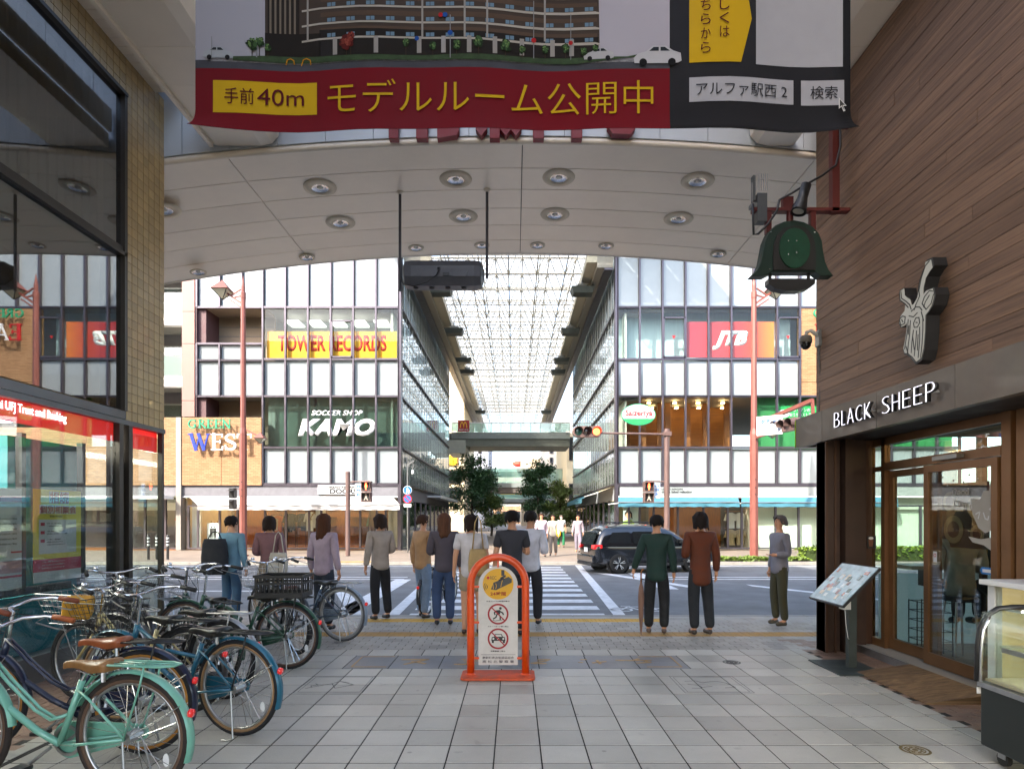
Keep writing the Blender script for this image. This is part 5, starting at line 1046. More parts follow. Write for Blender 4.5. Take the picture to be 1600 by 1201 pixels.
# ================================================================ arcade end: arched portal over the pavement
pt = thing('portal_arch', 'wide shallow arched canopy with rows of downlights over the pavement', 'arch')
KP = 1.211; ZC = 6.25
def AZ(x): return ZC-x*x/72.7
xsplit = [-8.6, -6.4, -3.1, -.06, 0, 3.15, 3.2, 6.2, 8.6]
ysplit = [7.87+.545*i for i in range(7)]
def soffit(x0, x1, y0, y1):
    mb = MB(); n = 10; g_ = .006
    for i in range(n+1):
        x = x0+g_+(x1-x0-2*g_)*i/n
        for y in (y0+g_, y1-g_):
            for dz in (0, .03): mb.v.append((x, y, AZ(x)+dz))
    for i in range(n):
        a = i*4; b = a+4; mb.f += [(a, b, b+2, a+2), (a+1, a+3, b+3, b+1), (a, a+1, b+1, b), (a+2, b+2, b+3, a+3)]; mb.m += [0]*4
    mb.f += [(0, 2, 3, 1), (n*4, n*4+1, n*4+3, n*4+2)]; mb.m += [0, 0]; return mb
for x0, x1 in ((-10.4, -7.27), (-7.27, -3.63), (-3.63, .1), (.1, 3.81), (3.81, 7.5)):
    for y0, y1 in zip(ysplit, ysplit[1:]): soffit(x0, x1, y0, y1).build('soffit_panel', M_ceil, pt, smooth=False)
n = 60; xa, ya, yb, w_ = -10.4, 7.84, 11.12, 17.9; mb = MB()
for i in range(n+1):
    x = xa+w_*i/n; mb.v += [(x, ya, AZ(x)+.035), (x, yb, AZ(x)+.035), (x, yb, 7.9), (x, ya, 7.9)]
for i in range(n): a = 4*i; b = a+4; mb.f += [(a, b, b+1, a+1), (a+1, b+1, b+2, a+2), (a+2, b+2, b+3, a+3), (a+3, b+3, b, a)]; mb.m += [0]*4
mb.build('portal_core', mat('portal_core', '#5d5852', .7), pt)
for y, r in ((7.84, .045), (11.14, .035)): MB().tube([(xa+w_*i/n, y, AZ(xa+w_*i/n)+.02) for i in range(n+1)], r, 8).build('edge_trim', M_ceil, pt, True)
# fascia panels above the near edge
for k in range(-9, 7):
    x0, x1 = k*.6+.03, k*.6+.623; mb = MB(); mb.add([(x0, 7.79, AZ(x0)+.06), (x1, 7.79, AZ(x1)+.06), (x1, 7.79, 8.2), (x0, 7.79, 8.2), (x0, 7.83, AZ(x0)+.06), (x1, 7.83, AZ(x1)+.06), (x1, 7.83, 8.2), (x0, 7.83, 8.2)], [(0, 1, 2, 3), (7, 6, 5, 4), (0, 3, 7, 4), (1, 5, 6, 2), (3, 2, 6, 7), (0, 4, 5, 1)]); mb.build('fascia_panel', M_fasc, pt)
rl = thing('portal_lettering', 'big dark red raised letters behind the banner, only their feet showing', 'lettering')
M_dr = mat('letter_darkred', '#7c1420', .5)
def PX(p, y=7.66): return (p-804)*y/970
def PZ(p, y=7.66): return 1.52-(p-808)*y/970
zb0, zt0 = PZ(216), PZ(216)+.75
for a, b in ((607, 622), (650, 668), (765, 781), (833, 850), (893, 910)): MB().prism([(PX(a), 7.66, zb0), (PX(b), 7.66, zb0), (PX(b), 7.66, zt0), (PX(a), 7.66, zt0)], (0, .1, 0)).build('letter_stem', M_dr, rl, bevel=.006)
MB().prism([(PX(683), 7.66, zb0)]+[(PX(683+22+12*cos(a)), 7.66, zb0+.03-.03*cos(a*1.0)+.1+.1*sin(a)) for a in [-.5*pi+i*.25*pi for i in range(3)]]+[(PX(717), 7.66, zt0), (PX(683), 7.66, zt0)], (0, .1, 0)).build('letter', M_dr, rl)
MB().prism([(PX(957), 7.66, zb0+.06), (PX(985), 7.66, zb0+.05), (PX(993), 7.66, zb0+.12), (PX(993), 7.66, zt0), (PX(950), 7.66, zt0), (PX(950), 7.66, zb0+.14)], (0, .1, 0)).build('letter', M_dr, rl)
for a in (752, 790, 806): MB().prism([(PX(a), 7.66, zb0+.03), (PX(a+9), 7.66, zb0+.12), (PX(a+9), 7.66, zt0), (PX(a-9), 7.66, zt0), (PX(a-9), 7.66, zb0+.12)], (0, .1, 0)).build('letter_point', M_dr, rl)
for a in (752, 833, 893, 960, 615, 700): MB().box(PX(a)-.01, PX(a)+.01, 7.76, 7.79, zb0+.4, zb0+.45).build('pin', M_alu, rl)
# downlights in the soffit
dl = [(500, 293), (712, 280), (873, 277), (1090, 283), (532, 348), (724, 338), (867, 335), (1060, 342), (650, 387), (753, 383), (840, 383), (947, 384), (480, 402), (1122, 397), (310, 425), (256, 328)]
M_refl = mat('reflector', (.6, .6, .62), .22, .9, var=.1); M_ringm = mat('trim_cream', '#c2b7a2', .4, var=.05)
for i, (px, py) in enumerate(dl):
    y = (ZC-1.52)*970/(808-py); x = (px-804)*y/970; z = AZ(x); y = (z-1.52)*970/(808-py); x = (px-804)*y/970
    side = 'left' if px < 790 else 'right'; big = i < 8
    lab = {0: 'downlight of the nearest row, outer left', 1: 'downlight of the nearest row, inner left', 2: 'downlight of the nearest row, inner right', 3: 'downlight of the nearest row, outer right', 4: 'downlight of the second row, outer left', 5: 'downlight of the second row, inner left beside the rod', 6: 'downlight of the second row, inner right', 7: 'downlight of the second row, outer right', 8: 'small downlight at the far edge left of the left rod', 9: 'small downlight at the far edge beside the right rod', 10: 'small downlight at the far edge just right of centre', 11: 'small downlight at the far edge over the right roof beam', 12: 'small downlight at the far edge over the left store', 13: 'small downlight at the far edge near the green bell lamp', 14: 'leftmost small downlight above the corner of the street lamp', 15: 'downlight cut off by the brown tiled wall'}[i]
    t = thing('downlight', lab, 'downlight', (x, y, z-.004), 0, 'downlights in the arched soffit'); t.rotation_euler = (0, x/36.4, 0)
    r = .187 if big or i == 15 else .152
    if big or i == 15: MB().lathe([(r*.62, .004), (r*.62, -.012), (r*1.18, -.008), (r*1.22, .004)], 28).build('trim_ring', M_ringm, t, True)
    else: MB().lathe([(r*.68, .004), (r*.68, -.012), (r*.88, -.008), (r*.9, .004)], 28).build('trim_ring', M_ringm, t, True)
    MB().lathe([(r*.62, -.010), (r*.5, .0025), (r*.3, .003), (.001, .0035)], 28).build('reflector', M_refl, t, True)
    MB().lathe([(.001, -.004), (r*.2, -.006), (r*.22, .003), (r*.3, .0032)], 18).build('lamp', M_pg, t, True)
# cut: recess the reflectors into real pots above the panels is hidden by the 30 mm panel; the bowls sit in the trim
# arcade ceiling
ac = thing('arcade_ceiling', 'beige panelled ceiling strips along both sides of the arcade', 'ceiling')
for s in (-1, 1):
    e_ = 3.75 if s < 0 else 3.49
    for k in range(34):
        y1_ = 7.76-k*.545; y0_ = y1_-.54
        prof = [(e_, 6.28), (e_, 6.17), (e_-.04, 6.16), (3.16, 6.16), (3.03, 6.19), (2.95, 6.28), (2.93, 6.44)]
        mb = MB(); n_ = len(prof)
        for y in (y0_, y1_): mb.v += [(s*x, y, z) for x, z in prof]
        for i in range(n_-1): mb.f.append((i, i+1, n_+i+1, n_+i)); mb.m.append(0)
        mb.f += [tuple(range(n_)), tuple(range(2*n_-1, n_-1, -1))]; mb.m += [0, 0]
        mb.build('ceiling_panel', M_ceil, ac, False)
    if s < 0: bx('edge_rail', -3.80, -3.755, -10, 7.74, 6.13, 6.30, M_ceil, ac); bx('side_glazing', -4.4, -3.76, -10, 7.74, 7.88, 7.9, glass('vault_sheet', (.96, .97, .98), .05, haze=.5), ac); bx('gutter_side', -3.84, -3.80, -10, 7.74, 6.32, 6.6, M_ceil, ac)
    pr = [(2.93, 6.44), (2.78, 7.0), (2.3, 7.5), (1.4, 7.9), (0, 8.05)]
    for (xa, za), (xb, zb) in zip(pr, pr[1:]):
        for k in range(20):
            MB().add([(s*xa, -10+k*.88+.02, za), (s*xb, -10+k*.88+.02, zb), (s*xb, -10+k*.88+.86, zb), (s*xa, -10+k*.88+.86, za)], [(0, 1, 2, 3)]).build('vault_pane', glass('vault_sheet', (.96, .97, .98), .05, haze=.5), ac)
for k in range(21): MB().tube([(x*s_, -10+k*.88, z) for s_, P in ((-1, [(2.93, 6.44), (2.78, 7.0), (2.3, 7.5), (1.4, 7.9)]), (1, [(0, 8.05), (1.4, 7.9), (2.3, 7.5), (2.78, 7.0), (2.93, 6.44)])) for x, z in P], .03, 6).build('rib', M_white, ac)
# ================================================================ banner hung across the arcade
bn_ = thing('banner', 'large advertising banner with dark red stripe hung across the arcade', 'banner')
BY = 4.5
def BX(p): return (p-804)*BY/970
def BZ(p): return 1.52-(p-808)*BY/970
bxl, bxr, bzb = BX(306), BX(1330), BZ(206)
GXN = 32; GX = [bxl+(bxr-bxl)*i/GXN for i in range(GXN+1)]; GZ = [bzb-.02, bzb+.03, bzb+.06, bzb+.09, bzb+.12, bzb+.16]
def wave0(x, z):
    """the cloth hangs a little uneven, its lower corners curl towards the viewer"""
    e = max(0, (bzb+.16-z)/.16); sx = max(0, (abs(x-.06)-1.9)/.5)
    dy = .02*sin(x*3.1+.4)+.010*sin(x*7)-.02*e*e-.11*e*e*sx*sx
    dz = .010*cos((x-.06)*1.15)*e-.02*sx*sx*e+.006*sin(x*2.2)*e
    return dy, dz
def wave(p):
    """same facets for the cloth and for everything printed on it"""
    x, z = p.x, p.z; fx = min(max((x-GX[0])/(GX[1]-GX[0]), 0), GXN-1e-6); i = int(fx); fx -= i
    j = 0
    while j < 4 and z > GZ[j+1]: j += 1
    if z > GZ[5]: j = 4; fz = 1.
    else: fz = min(1, max(0, (z-GZ[j])/(GZ[j+1]-GZ[j])))
    r = [0, 0]
    for a, wa in ((i, 1-fx), (i+1, fx)):
        for b_, wb_2 in ((j, 1-fz), (j+1, fz)):
            q = wave0(GX[a], GZ[b_]); r[0] += q[0]*wa*wb_2; r[1] += q[1]*wa*wb_2
    return V((x, p.y+r[0], z+r[1]))
def bprint(name, polys, m, k, parent=bn_, sub=.18):
    """print on the cloth: polygons in photo measures, k = layer"""
    b = bmesh.new()
    for P in polys:
        vs = [b.verts.new((BX(px), BY-.0012*k, BZ(py))) for px, py in P]
        try: b.faces.new(vs)
        except ValueError: pass
    xs = [v.co.x for v in b.verts]; zs = [v.co.z for v in b.verts]
    for x in GX:
        if min(xs) < x < max(xs): bmesh.ops.bisect_plane(b, geom=b.verts[:]+b.edges[:]+b.faces[:], plane_co=(x, 0, 0), plane_no=(1, 0, 0))
    for z in GZ:
        if min(zs) < z < max(zs): bmesh.ops.bisect_plane(b, geom=b.verts[:]+b.edges[:]+b.faces[:], plane_co=(0, 0, z), plane_no=(0, 0, 1))
    for v in b.verts: v.co = wave(v.co)
    bmesh.ops.recalc_face_normals(b, faces=b.faces[:])
    for f in b.faces:
        if f.normal.y > 0: f.normal_flip()
        f.smooth = True
    me = bpy.data.meshes.new(name); b.to_mesh(me); b.free(); me.materials.append(m); return link(name, me, parent)
def bprints(name, polys, m, k, sub=0):
    for p in polys: bprint(name, [p], m, k, sub=sub)
def rc(x0, y0, x1, y1): return [(x0, y0), (x1, y0), (x1, y1), (x0, y1)]
C = lambda n, c, **k: mat('print_'+n, tuple(v*.72 for v in lin(c)), .8, spec=.15, var=k.pop('var', .05), **k)
back = bprint('cloth', [rc(306, -35, 1330, 206)], C('black', '#26262a', var=.12, vs=2), 0, sub=.09)
sd = back.modifiers.new('thickness', 'SOLIDIFY'); sd.thickness = .0006; sd.offset = -1
bprint('sky_print', [rc(306, -35, 1046, 105)], grad('print_sky', [(0, '#8d8d97'), (1, '#98949f')]), 1)
bprint('red_field', [rc(306, 108, 1046, 206)], C('red', '#76141f', var=.12, vs=1.5), 2, sub=.09)
bprint('road_print', [rc(306, 95, 1046, 108)], C('road', '#4b4d55', var=.3, vs=3), 2)
bprint('kerb_print', [rc(330, 94, 1046, 97.5)], C('kerb', '#8f9096', var=.5, vs=30), 3)
# apartment house print
bprint('facade_print', [[(413, -35), (935, -35), (937, 70), (910, 88), (498, 88), (468, 75), (413, 88)]], C('facade', '#4a403a', var=.25, vs=2), 3)
bprint('tower_print', [rc(417, -35, 466, 50)], C('tower', '#2d2824'), 4); bprints('fins_print', [rc(420+i*7.5, -35, 423+i*7.5, 50) for i in range(6)], C('fins', '#7d7265'), 5)
bprint('base_print', [rc(413, 50, 500, 90), [(498, 45), (935, 58), (935, 90), (498, 92)]], C('basedark', '#26221f', var=.3), 5)
fl_ = []; lt = []; wn_ = []
for r_ in range(4):
    y = -30+r_*24
    fl_ += [[(470, y+19), (498, y+16), (720, y+20), (930, y+24), (937, y+26), (937, y+28.5), (720, y+23), (498, y+19), (470, y+22)]]
    lt += [[(500, y), (720, y+4), (933, y+10), (933, y+16), (720, y+12), (500, y+7)]]
    for k in range(14):
        x = 505+k*31; yy = y+6+(x-500)*.018; wn_ += [rc(x+6, yy+3.5, x+12, yy+9.5), rc(x+13, yy+3.5, x+19, yy+9.5)]
bprints('balcony_print', lt, C('balc', '#5b4a3e', var=.2), 4); bprints('edge_print', fl_, C('edge', '#b9b2a8'), 6); bprints('window_print', wn_, C('win', '#6f8ca3'), 6, sub=0)
bprints('column_print', [rc(x, -35, x+3, 62) for x in (478, 659, 725, 760, 850)]+[rc(x, 60, x+7, 86) for x in (520, 585, 652, 690, 730, 770, 812, 860, 890)], C('col', '#a09c98'), 7, sub=0)
def blob(cx, cy, r, n=11, k=.25):
    return [(cx+r*(1+R.uniform(-k, k))*cos(2*pi*i/n), cy+r*1.15*(1+R.uniform(-k, k))*sin(2*pi*i/n)) for i in range(n)]
for x, y, r in ((394, 70, 9), (405, 66, 8), (418, 74, 6), (635, 70, 6), (677, 76, 6), (714, 75, 7), (748, 70, 8), (790, 74, 9), (816, 78, 6), (852, 75, 6), (884, 74, 7), (912, 80, 6), (930, 76, 5), (542, 68, 11), (549, 60, 7)):
    red = 540 < x < 552
    bprint('stem_print', [rc(x-.6, y, x+.6, 90)], C('stem', '#3b2f26'), 8)
    for lv, (cc, nm, sp_, q_, rr_) in enumerate((('#5a1f1c' if red else '#24351f', 'd', .75, 16, .34), ('#7c342c' if red else '#42603a', 'm', .7, 14, .26), ('#9a4a3c' if red else '#6c8a52', 'l', .62, 9, .17))):
        bl2 = []
        for _ in range(q_):
            a_, d_ = R.uniform(0, 6.28), R.random()**.5*r*sp_; bl2.append(blob(x+d_*cos(a_), y-lv*r*.1+d_*1.2*sin(a_), r*rr_, 7, .35))
        ob = MB()
        for p in bl2:
            v0 = len(ob.v); ob.v += [tuple(wave(V((BX(u), BY-.0012*(9+lv*1.0)-.0002*len(ob.f), BZ(v))))) for u, v in p]; ob.f.append(tuple(range(v0, v0+7))); ob.m.append(0)
        stuff(ob.build('tree_print', C('tree'+('r' if red else 'g')+nm, cc), bn_))
bprint('hedge_print', [[(365, 90), (420, 86), (660, 90), (735, 88), (980, 90), (1000, 86), (1010, 90), (900, 99), (830, 97), (500, 97), (365, 96)]], C('hedgep', '#3f5238', var=.4, vs=16), 8)
def car(cx, cy, s, col, sgn, nm):
    P = [(-26, 8), (-27, 2), (-22, -3), (-12, -6), (-5, -12), (10, -12), (19, -6), (27, -3), (28, 6), (24, 8)]
    bprint(nm, [[(cx+sgn*x*s, cy+y*s) for x, y in P]], col, 9, sub=0)
    bprints('car_glass_print', [[(cx+sgn*x*s, cy+y*s) for x, y in [(-9, -6), (-4, -10.5), (2, -10.5), (2, -6)]], [(cx+sgn*x*s, cy+y*s) for x, y in [(4, -6), (4, -10.5), (9, -10.5), (15, -6)]]], C('carglass', '#2b3138'), 10, sub=0)
    bprints('wheel_print', [[(cx+sgn*(wx_)*s+4.5*s*cos(a), cy+7*s+4.5*s*sin(a)) for a in [2*pi*i/14 for i in range(14)]] for wx_ in (-16, 17)], C('wheel', '#1b1b1d'), 10, sub=0)
car(343, 86, .85, C('carsilver', '#aab0b6'), -1, 'car_print'); car(935, 86, .85, C('carwhite', '#b9b9bd'), 1, 'car_print'); car(1026, 90, 1.35, C('carwhite2', '#c3c3c9'), 1, 'car_print')
bprints('sign_print', [[(x+r*cos(2*pi*i/16), y+r*sin(2*pi*i/16)) for i in range(16)] for x, y, r in ((696, 28, 4), (704, 56, 4), (652, 64, 3.5))], C('signblue', '#2552a0'), 11, sub=0)
bprints('sign_print', [[(x+r*cos(2*pi*i/16), y+r*sin(2*pi*i/16)) for i in range(16)] for x, y, r in ((689, 28, 3.6), (834, 62, 4), (892, 66, 3.4))], C('signred', '#b0282a'), 11, sub=0)
bprints('pole_print', [rc(703.4, 28, 704.8, 95), rc(833.4, 0, 834.6, 90), rc(332, 60, 333, 92), rc(400, 62, 402, 90), rc(891.6, 20, 892.6, 92)], C('pole', '#8f9094'), 10, sub=0)
bprints('rail_print', strokes([[(446, 100), (448, 92), (453, 90), (458, 93), (459, 99)], [(470, 101), (473, 92), (478, 90), (484, 93), (485, 100)]], 1.6), C('railp', '#c98a1e'), 12, sub=0)
# lettering fields
M_gold = C('gold', '#d6ae1e', var=.04); M_dkr = C('dkr', '#5d1720')
bprint('yellow_field', [rc(334, 127, 494, 177)], M_gold, 4); bprint('yellow_flag', [[(1076, -35), (1162, -35), (1173, 33), (1156, 101), (1076, 101)]], M_gold, 3)
bprints('white_field', [rc(1076, 124, 1241, 162), rc(1253, 124, 1320, 163), rc(1180, -35, 1318, 103)], C('whitef', '#b5b6be', var=.06), 3)
def btext(s_, px, py, hp, wp, m, k=8, **kw):
    text('lettering', s_, m, bn_, (BX(px), BY-.0012*k-.003, BZ(py)), RX, UZ, hp*BY/970, wp*BY/970 if wp else None, 0, fn=wave, **kw)
btext('モデルルーム公開中', 512, 180, 53, 508, M_gold, bold=-.006); btext('手前', 352, 164, 25, 45, M_dkr); btext('40m', 402, 164, 26, 72, M_dkr)
btext('アルファ駅西 2', 1086, 154, 20, 144, C('txt', '#2b2b2f')); btext('検索', 1267, 154, 20, 42, C('txt', '#2b2b2f'))
for i, ch in enumerate('ちらから'): btext(ch, 1093, 22+i*22, 17, 15, M_dkr)
for i, ch in enumerate('しくは'): btext(ch, 1122, 22+i*21, 17, 15, M_dkr)
bprint('cursor_print', [[(1311, 152), (1311, 170), (1315, 166.5), (1318, 174), (1321, 172.5), (1318, 165.5), (1323, 165.5)]], M_lw, 9, sub=0); bprint('cursor_core', [[(1312.3, 155), (1312.3, 167.5), (1315.3, 164.5), (1318.8, 172), (1319.6, 171.5), (1316.3, 164.3), (1320.5, 164.3)]], M_black, 10, sub=0)
MB().tube([(bxl-.02, BY+.0, BZ(-35)), (bxr+.02, BY+.0, BZ(-35))], .022, 8).build('top_rod', M_alu, bn_)
for x in (bxl+.15, bxr-.15): MB().tube([(x, BY, BZ(-35)), (x*.95, BY, 6.2), (x*.6, BY, 7.86)], .006, 5).build('hanging_wire', M_steel2, bn_)
# ================================================================ things that hang
hu = thing('hanging_unit', 'long dark grey housing hung on two rods below the soffit', 'lamp housing')
HY = 8.96
def HX(p): return (p-804)*HY/970
def HZ(p): return 1.52-(p-808)*HY/970
for p, q in ((625, 455), (761, 435)): MB().tube([(HX(p), HY, HZ(q)), (HX(p), HY, AZ(HX(p)))], .02, 8).build('rod', mat('rod_grey', '#55555a', .4, .6), hu); MB().lathe([(.05, 0), (.05, -.02), (.02, -.04)], 12, Matrix.Translation((HX(p), HY, AZ(HX(p))))).build('rod_cap', M_ceil, hu)
secs = [(628, .03, .30, .75), (634, .12, .9, .98), (645, .13, 1, 1), (742, .13, 1, 1), (752, .12, .9, .98), (757, .03, .30, .75)]
mb = MB(); rg = []
zt_, zb2 = HZ(411), HZ(450)
prof = [(-.10, 0), (-.17, .3), (-.17, .72), (-.10, 1), (.10, 1), (.16, .8), (.16, .2), (.10, 0)]
for p, d, a, b in secs:
    rg.append(len(mb.v)); k = d/.13
    for dy_, f in prof: mb.v.append((HX(p), HY+dy_*k, zb2+(zt_-zb2)*(.5+(f-.5)*(a if k < .5 else k))))
for a, b in zip(rg, rg[1:]):
    for j in range(8): mb.f.append((a+j, a+(j+1) % 8, b+(j+1) % 8, b+j)); mb.m.append(0)
mb.f += [tuple(range(8)), tuple(range(rg[-1]+7, rg[-1]-1, -1))]; mb.m += [0, 0]
mb.build('housing', mat('housing_grey', '#53555b', .45, var=.2, vs=5), hu, bevel=.01)
for a, b in ((655, 690), (705, 735)): MB().prism([(HX(a), HY-.17, zb2+.2), (HX(b), HY-.17, zb2+.2), (HX(b-6), HY-.185, zb2+.1), (HX(a+6), HY-.185, zb2+.1)], (0, .01, 0)).build('raised_rib', MATS['housing_grey'], hu)
for a in (650, 675, 700, 725): MB().lathe([(.001, -.03), (.035, -.02), (.04, .01)], 12, Matrix.Translation((HX(a), HY-.02, zb2))).build('foot_knob', M_black, hu)
MB().tube([(HX(688), HY-.2, HZ(430)), (HX(685), HY-.24, HZ(440)), (HX(670), HY-.22, HZ(450)), (HX(650), HY-.2, HZ(455)), (HX(632), HY-.1, HZ(448)), (HX(626), HY-.02, HZ(436))], .008, 6).build('cable', M_black, hu, True); MB().lathe([(.001, -.03), (.02, -.02), (.022, .02)], 10, Matrix.Translation((HX(688), HY-.175, HZ(428))) @ Matrix.Rotation(pi/2, 4, 'X')).build('plug', M_black, hu); MB().box(HX(694), HX(704), HY-.182, HY-.17, HZ(438), HZ(433)).build('label_plate', M_black, hu)
# green bell lamp on its bracket
QY = 6.5
def QX(p): return (p-804)*QY/970
def QZ(p): return 1.52-(p-808)*QY/970
M_rust = mat('bracket_red', '#5a201c', .5, .2, var=.15)
br = thing('sign_bracket', 'dark red steel bracket with long arm on the timber wall corner', 'bracket')
MB().box(QX(1298), QX(1309), QY-.04, QY+.04, QZ(333), QZ(150)).build('upright', M_rust, br); MB().box(QX(1175), QX(1325), QY-.04, QY+.04, QZ(332), QZ(327)).build('arm', M_rust, br); MB().box(QX(1222), QX(1238), QY-.03, QY+.03, QZ(327), QZ(309)).build('stub', M_rust, br)
for p in (1200, 1269): MB().box(QX(p-4), QX(p+4), QY-.03, QY+.03, QZ(366), QZ(332)).build('hanger', M_rust, br)
MB().box(QX(1309), 3.5, QY-.03, QY+.03, QZ(200), QZ(194)).build('wall_tie', M_rust, br)
bell = thing('bell_lamp', 'green bell shaped lamp shield with a dark oval ring hanging from the bracket', 'lamp')
BO = [(1237, 348), (1252, 351), (1266, 358), (1275, 368), (1280, 380), (1282, 396), (1285, 412), (1290, 424), (1298, 434), (1278, 434), (1270, 428), (1204, 428), (1192, 434), (1170, 434), (1180, 424), (1185, 412), (1188, 396), (1191, 380), (1197, 366), (1208, 356), (1222, 350)]
MB().prism([(QX(a), QY-.06, QZ(b)) for a, b in BO], (0, .12, 0)).build('bell_body', mat('bell_green', '#06291e', .5, var=.2, vs=8), bell, bevel=.008)
io = [(1204, 426), (1203, 405), (1205, 385), (1210, 372), (1220, 361), (1237, 357), (1254, 361), (1264, 372), (1268, 385), (1270, 405), (1269, 426)]
MB().prism([(QX(a), QY-.075, QZ(b)) for a, b in io], (0, .015, 0)).build('inner_shield', mat('bell_dark', '#1b1a18', .6), bell)
MB().prism([(QX(a), QY-.088, QZ(b)) for a, b in circ(1236, 393, 24, 28, ry=31)], (0, .014, 0)).build('oval_plate', mat('bell_green2', '#07402a', .45, var=.25, vs=14), bell)
MB().tube([(QX(1234), QY, QZ(350)), (QX(1234), QY, QZ(332))], .035, 10).build('neck', M_rust, bell)
for p in (1203, 1263): MB().box(QX(p-2), QX(p+2), QY-.01, QY+.01, QZ(440), QZ(427)).build('strap', M_black, bell)
MB().prism([(QX(a), QY-.05, QZ(b)) for a, b in ((1198, 438), (1270, 438), (1270, 446), (1260, 453), (1245, 457), (1225, 457), (1208, 453), (1198, 446))], (0, .1, 0)).build('lower_bowl', M_black, bell)
for a, b in ((1201, 367), (1269, 367), (1199, 424), (1266, 424), (1226, 382), (1239, 382), (1226, 403), (1239, 400)): MB().lathe([(.006, 0), (.004, .004), (.0005, .005)], 6, Matrix.Translation((QX(a), QY-.088 if b not in (367, 424) else QY-.061, QZ(b))) @ Matrix.Rotation(pi/2, 4, 'X')).build('rivet', M_steel, bell)
sl_ = thing('spotlight', 'small dark spotlight clamped above the green bell lamp', 'spotlight'); MB().lathe([(.001, .3), (.05, .3), (.05, .16), (.075, .03), (.08, 0), (.06, .02), (.001, .03)], 16, Matrix.Translation((QX(1239), QY-.12, QZ(341))) @ Matrix.Rotation(.28, 4, 'Y')).build('housing', M_black, sl_, True); MB().tube([(QX(1243), QY-.1, QZ(320)), (QX(1236), QY, QZ(325))], .015, 6).build('clamp', M_black, sl_); MB().lathe([(.001, 0), (.055, .0)], 14, Matrix.Translation((QX(1239), QY-.12, QZ(341)+.012)) @ Matrix.Rotation(.28, 4, 'Y')).build('lens', M_pg, sl_)
sk_ = thing('antenna_box', 'grey box with upright bird spikes on the end of the bracket arm', 'antenna')
MB().box(QX(1181), QX(1196), QY-.05, QY+.05, QZ(349), QZ(305)).build('box', mat('antenna_grey', '#4c4f50', .5, var=.1), sk_, bevel=.004); MB().box(QX(1175), QX(1179), QY-.03, QY+.03, QZ(315), QZ(276)).build('antenna_panel', MATS['antenna_grey'], sk_); MB().box(QX(1172), QX(1182), QY-.04, QY+.04, QZ(326), QZ(320)).build('mount', M_alu, sk_)
mb = MB()
for p in (1172, 1174, 1183, 1185.5, 1188, 1191, 1194, 1197): mb.tube([(QX(p), QY-.03, QZ(318 if p < 1180 else 300)), (QX(p), QY-.03, QZ(288 if p < 1180 else 274))], .0035, 4)
mb.build('spikes', M_steel2, sk_)
cb = MB().tube([(QX(1306), QY-.08, QZ(180)), (QX(1307), QY-.08, QZ(235)), (QX(1300), QY-.08, QZ(265)), (QX(1280), QY-.08, QZ(280)), (QX(1255), QY-.08, QZ(294)), (QX(1232), QY-.08, QZ(308)), (QX(1213), QY-.08, QZ(318)), (QX(1209), QY-.08, QZ(335)), (QX(1195), QY-.08, QZ(356)), (QX(1180), QY-.08, QZ(371)), (QX(1173), QY-.08, QZ(372)), (QX(1172), QY-.08, QZ(345)), (QX(1174), QY-.04, QZ(322))], .012, 6).build('power_cable', M_black, None, True); tag(cb, 'black power cable looping along the bracket to the grey box', 'cable')
# dome camera
dm = thing('security_camera', 'white dome security camera on the corner of the timber wall', 'security camera', (3.40, 7.12, 0))
MB().box(.07, .10, -.05, .05, 3.48, 3.66).build('wall_plate', M_alu, dm); MB().tube([(.08, 0, 3.6), (.0, 0, 3.66), (-.05, 0, 3.64), (-.06, 0, 3.58)], .022, 8).build('arm', M_pg, dm, True)
MB().lathe([(.001, 3.60), (.05, 3.60), (.068, 3.57), (.068, 3.52), (.001, 3.52)], 18, Matrix.Translation((-.06, 0, 0))).build('housing', mat('cam_housing', '#6b665f', .5), dm, True); MB().lathe([(.062, 3.52), (.055, 3.48), (.03, 3.45), (.001, 3.44)], 18, Matrix.Translation((-.06, 0, 0))).build('dome', mat('cam_dome', (.01, .01, .01), .1), dm, True)
MB().tube([(.09, 0, 3.5), (.085, -.02, 3.3), (.11, .0, 3.1), (.10, .0, 2.9), (.09, .0, 2.72)], .007, 6).build('cable', M_black, dm)
# ================================================================ street furniture
M_pole = mat('pole_pink', '#7d483e', .5, .1, var=.15, vs=4); M_pole2 = mat('pole_brown', '#66514c', .5, .2, var=.12)
def lantern(parent, x, y, z, s=1., dx=0):
    """pyramid lantern: metal roof, four tapering panes"""
    r = .34*s; MB().add([(x-r, y-r, z), (x+r, y-r, z), (x+r, y+r, z), (x-r, y+r, z), (x, y, z+.42*s)], [(0, 1, 4), (1, 2, 4), (2, 3, 4), (3, 0, 4), (3, 2, 1, 0)]).build('lantern_roof', M_pole, parent)
    q = r*.86; b = [(x-q, y-q, z-.01), (x+q, y-q, z-.01), (x+q, y+q, z-.01), (x-q, y+q, z-.01)]; t = (x, y, z-.36*s)
    for i in range(4): MB().add([b[i], b[(i+1) % 4], t], [(0, 1, 2)]).build('lantern_pane', mat('lantern_glass', '#a7a48e', .25, var=.1, coat=.5), parent); MB().tube([b[i], t], .018*s, 4).build('lantern_bar', M_black, parent)
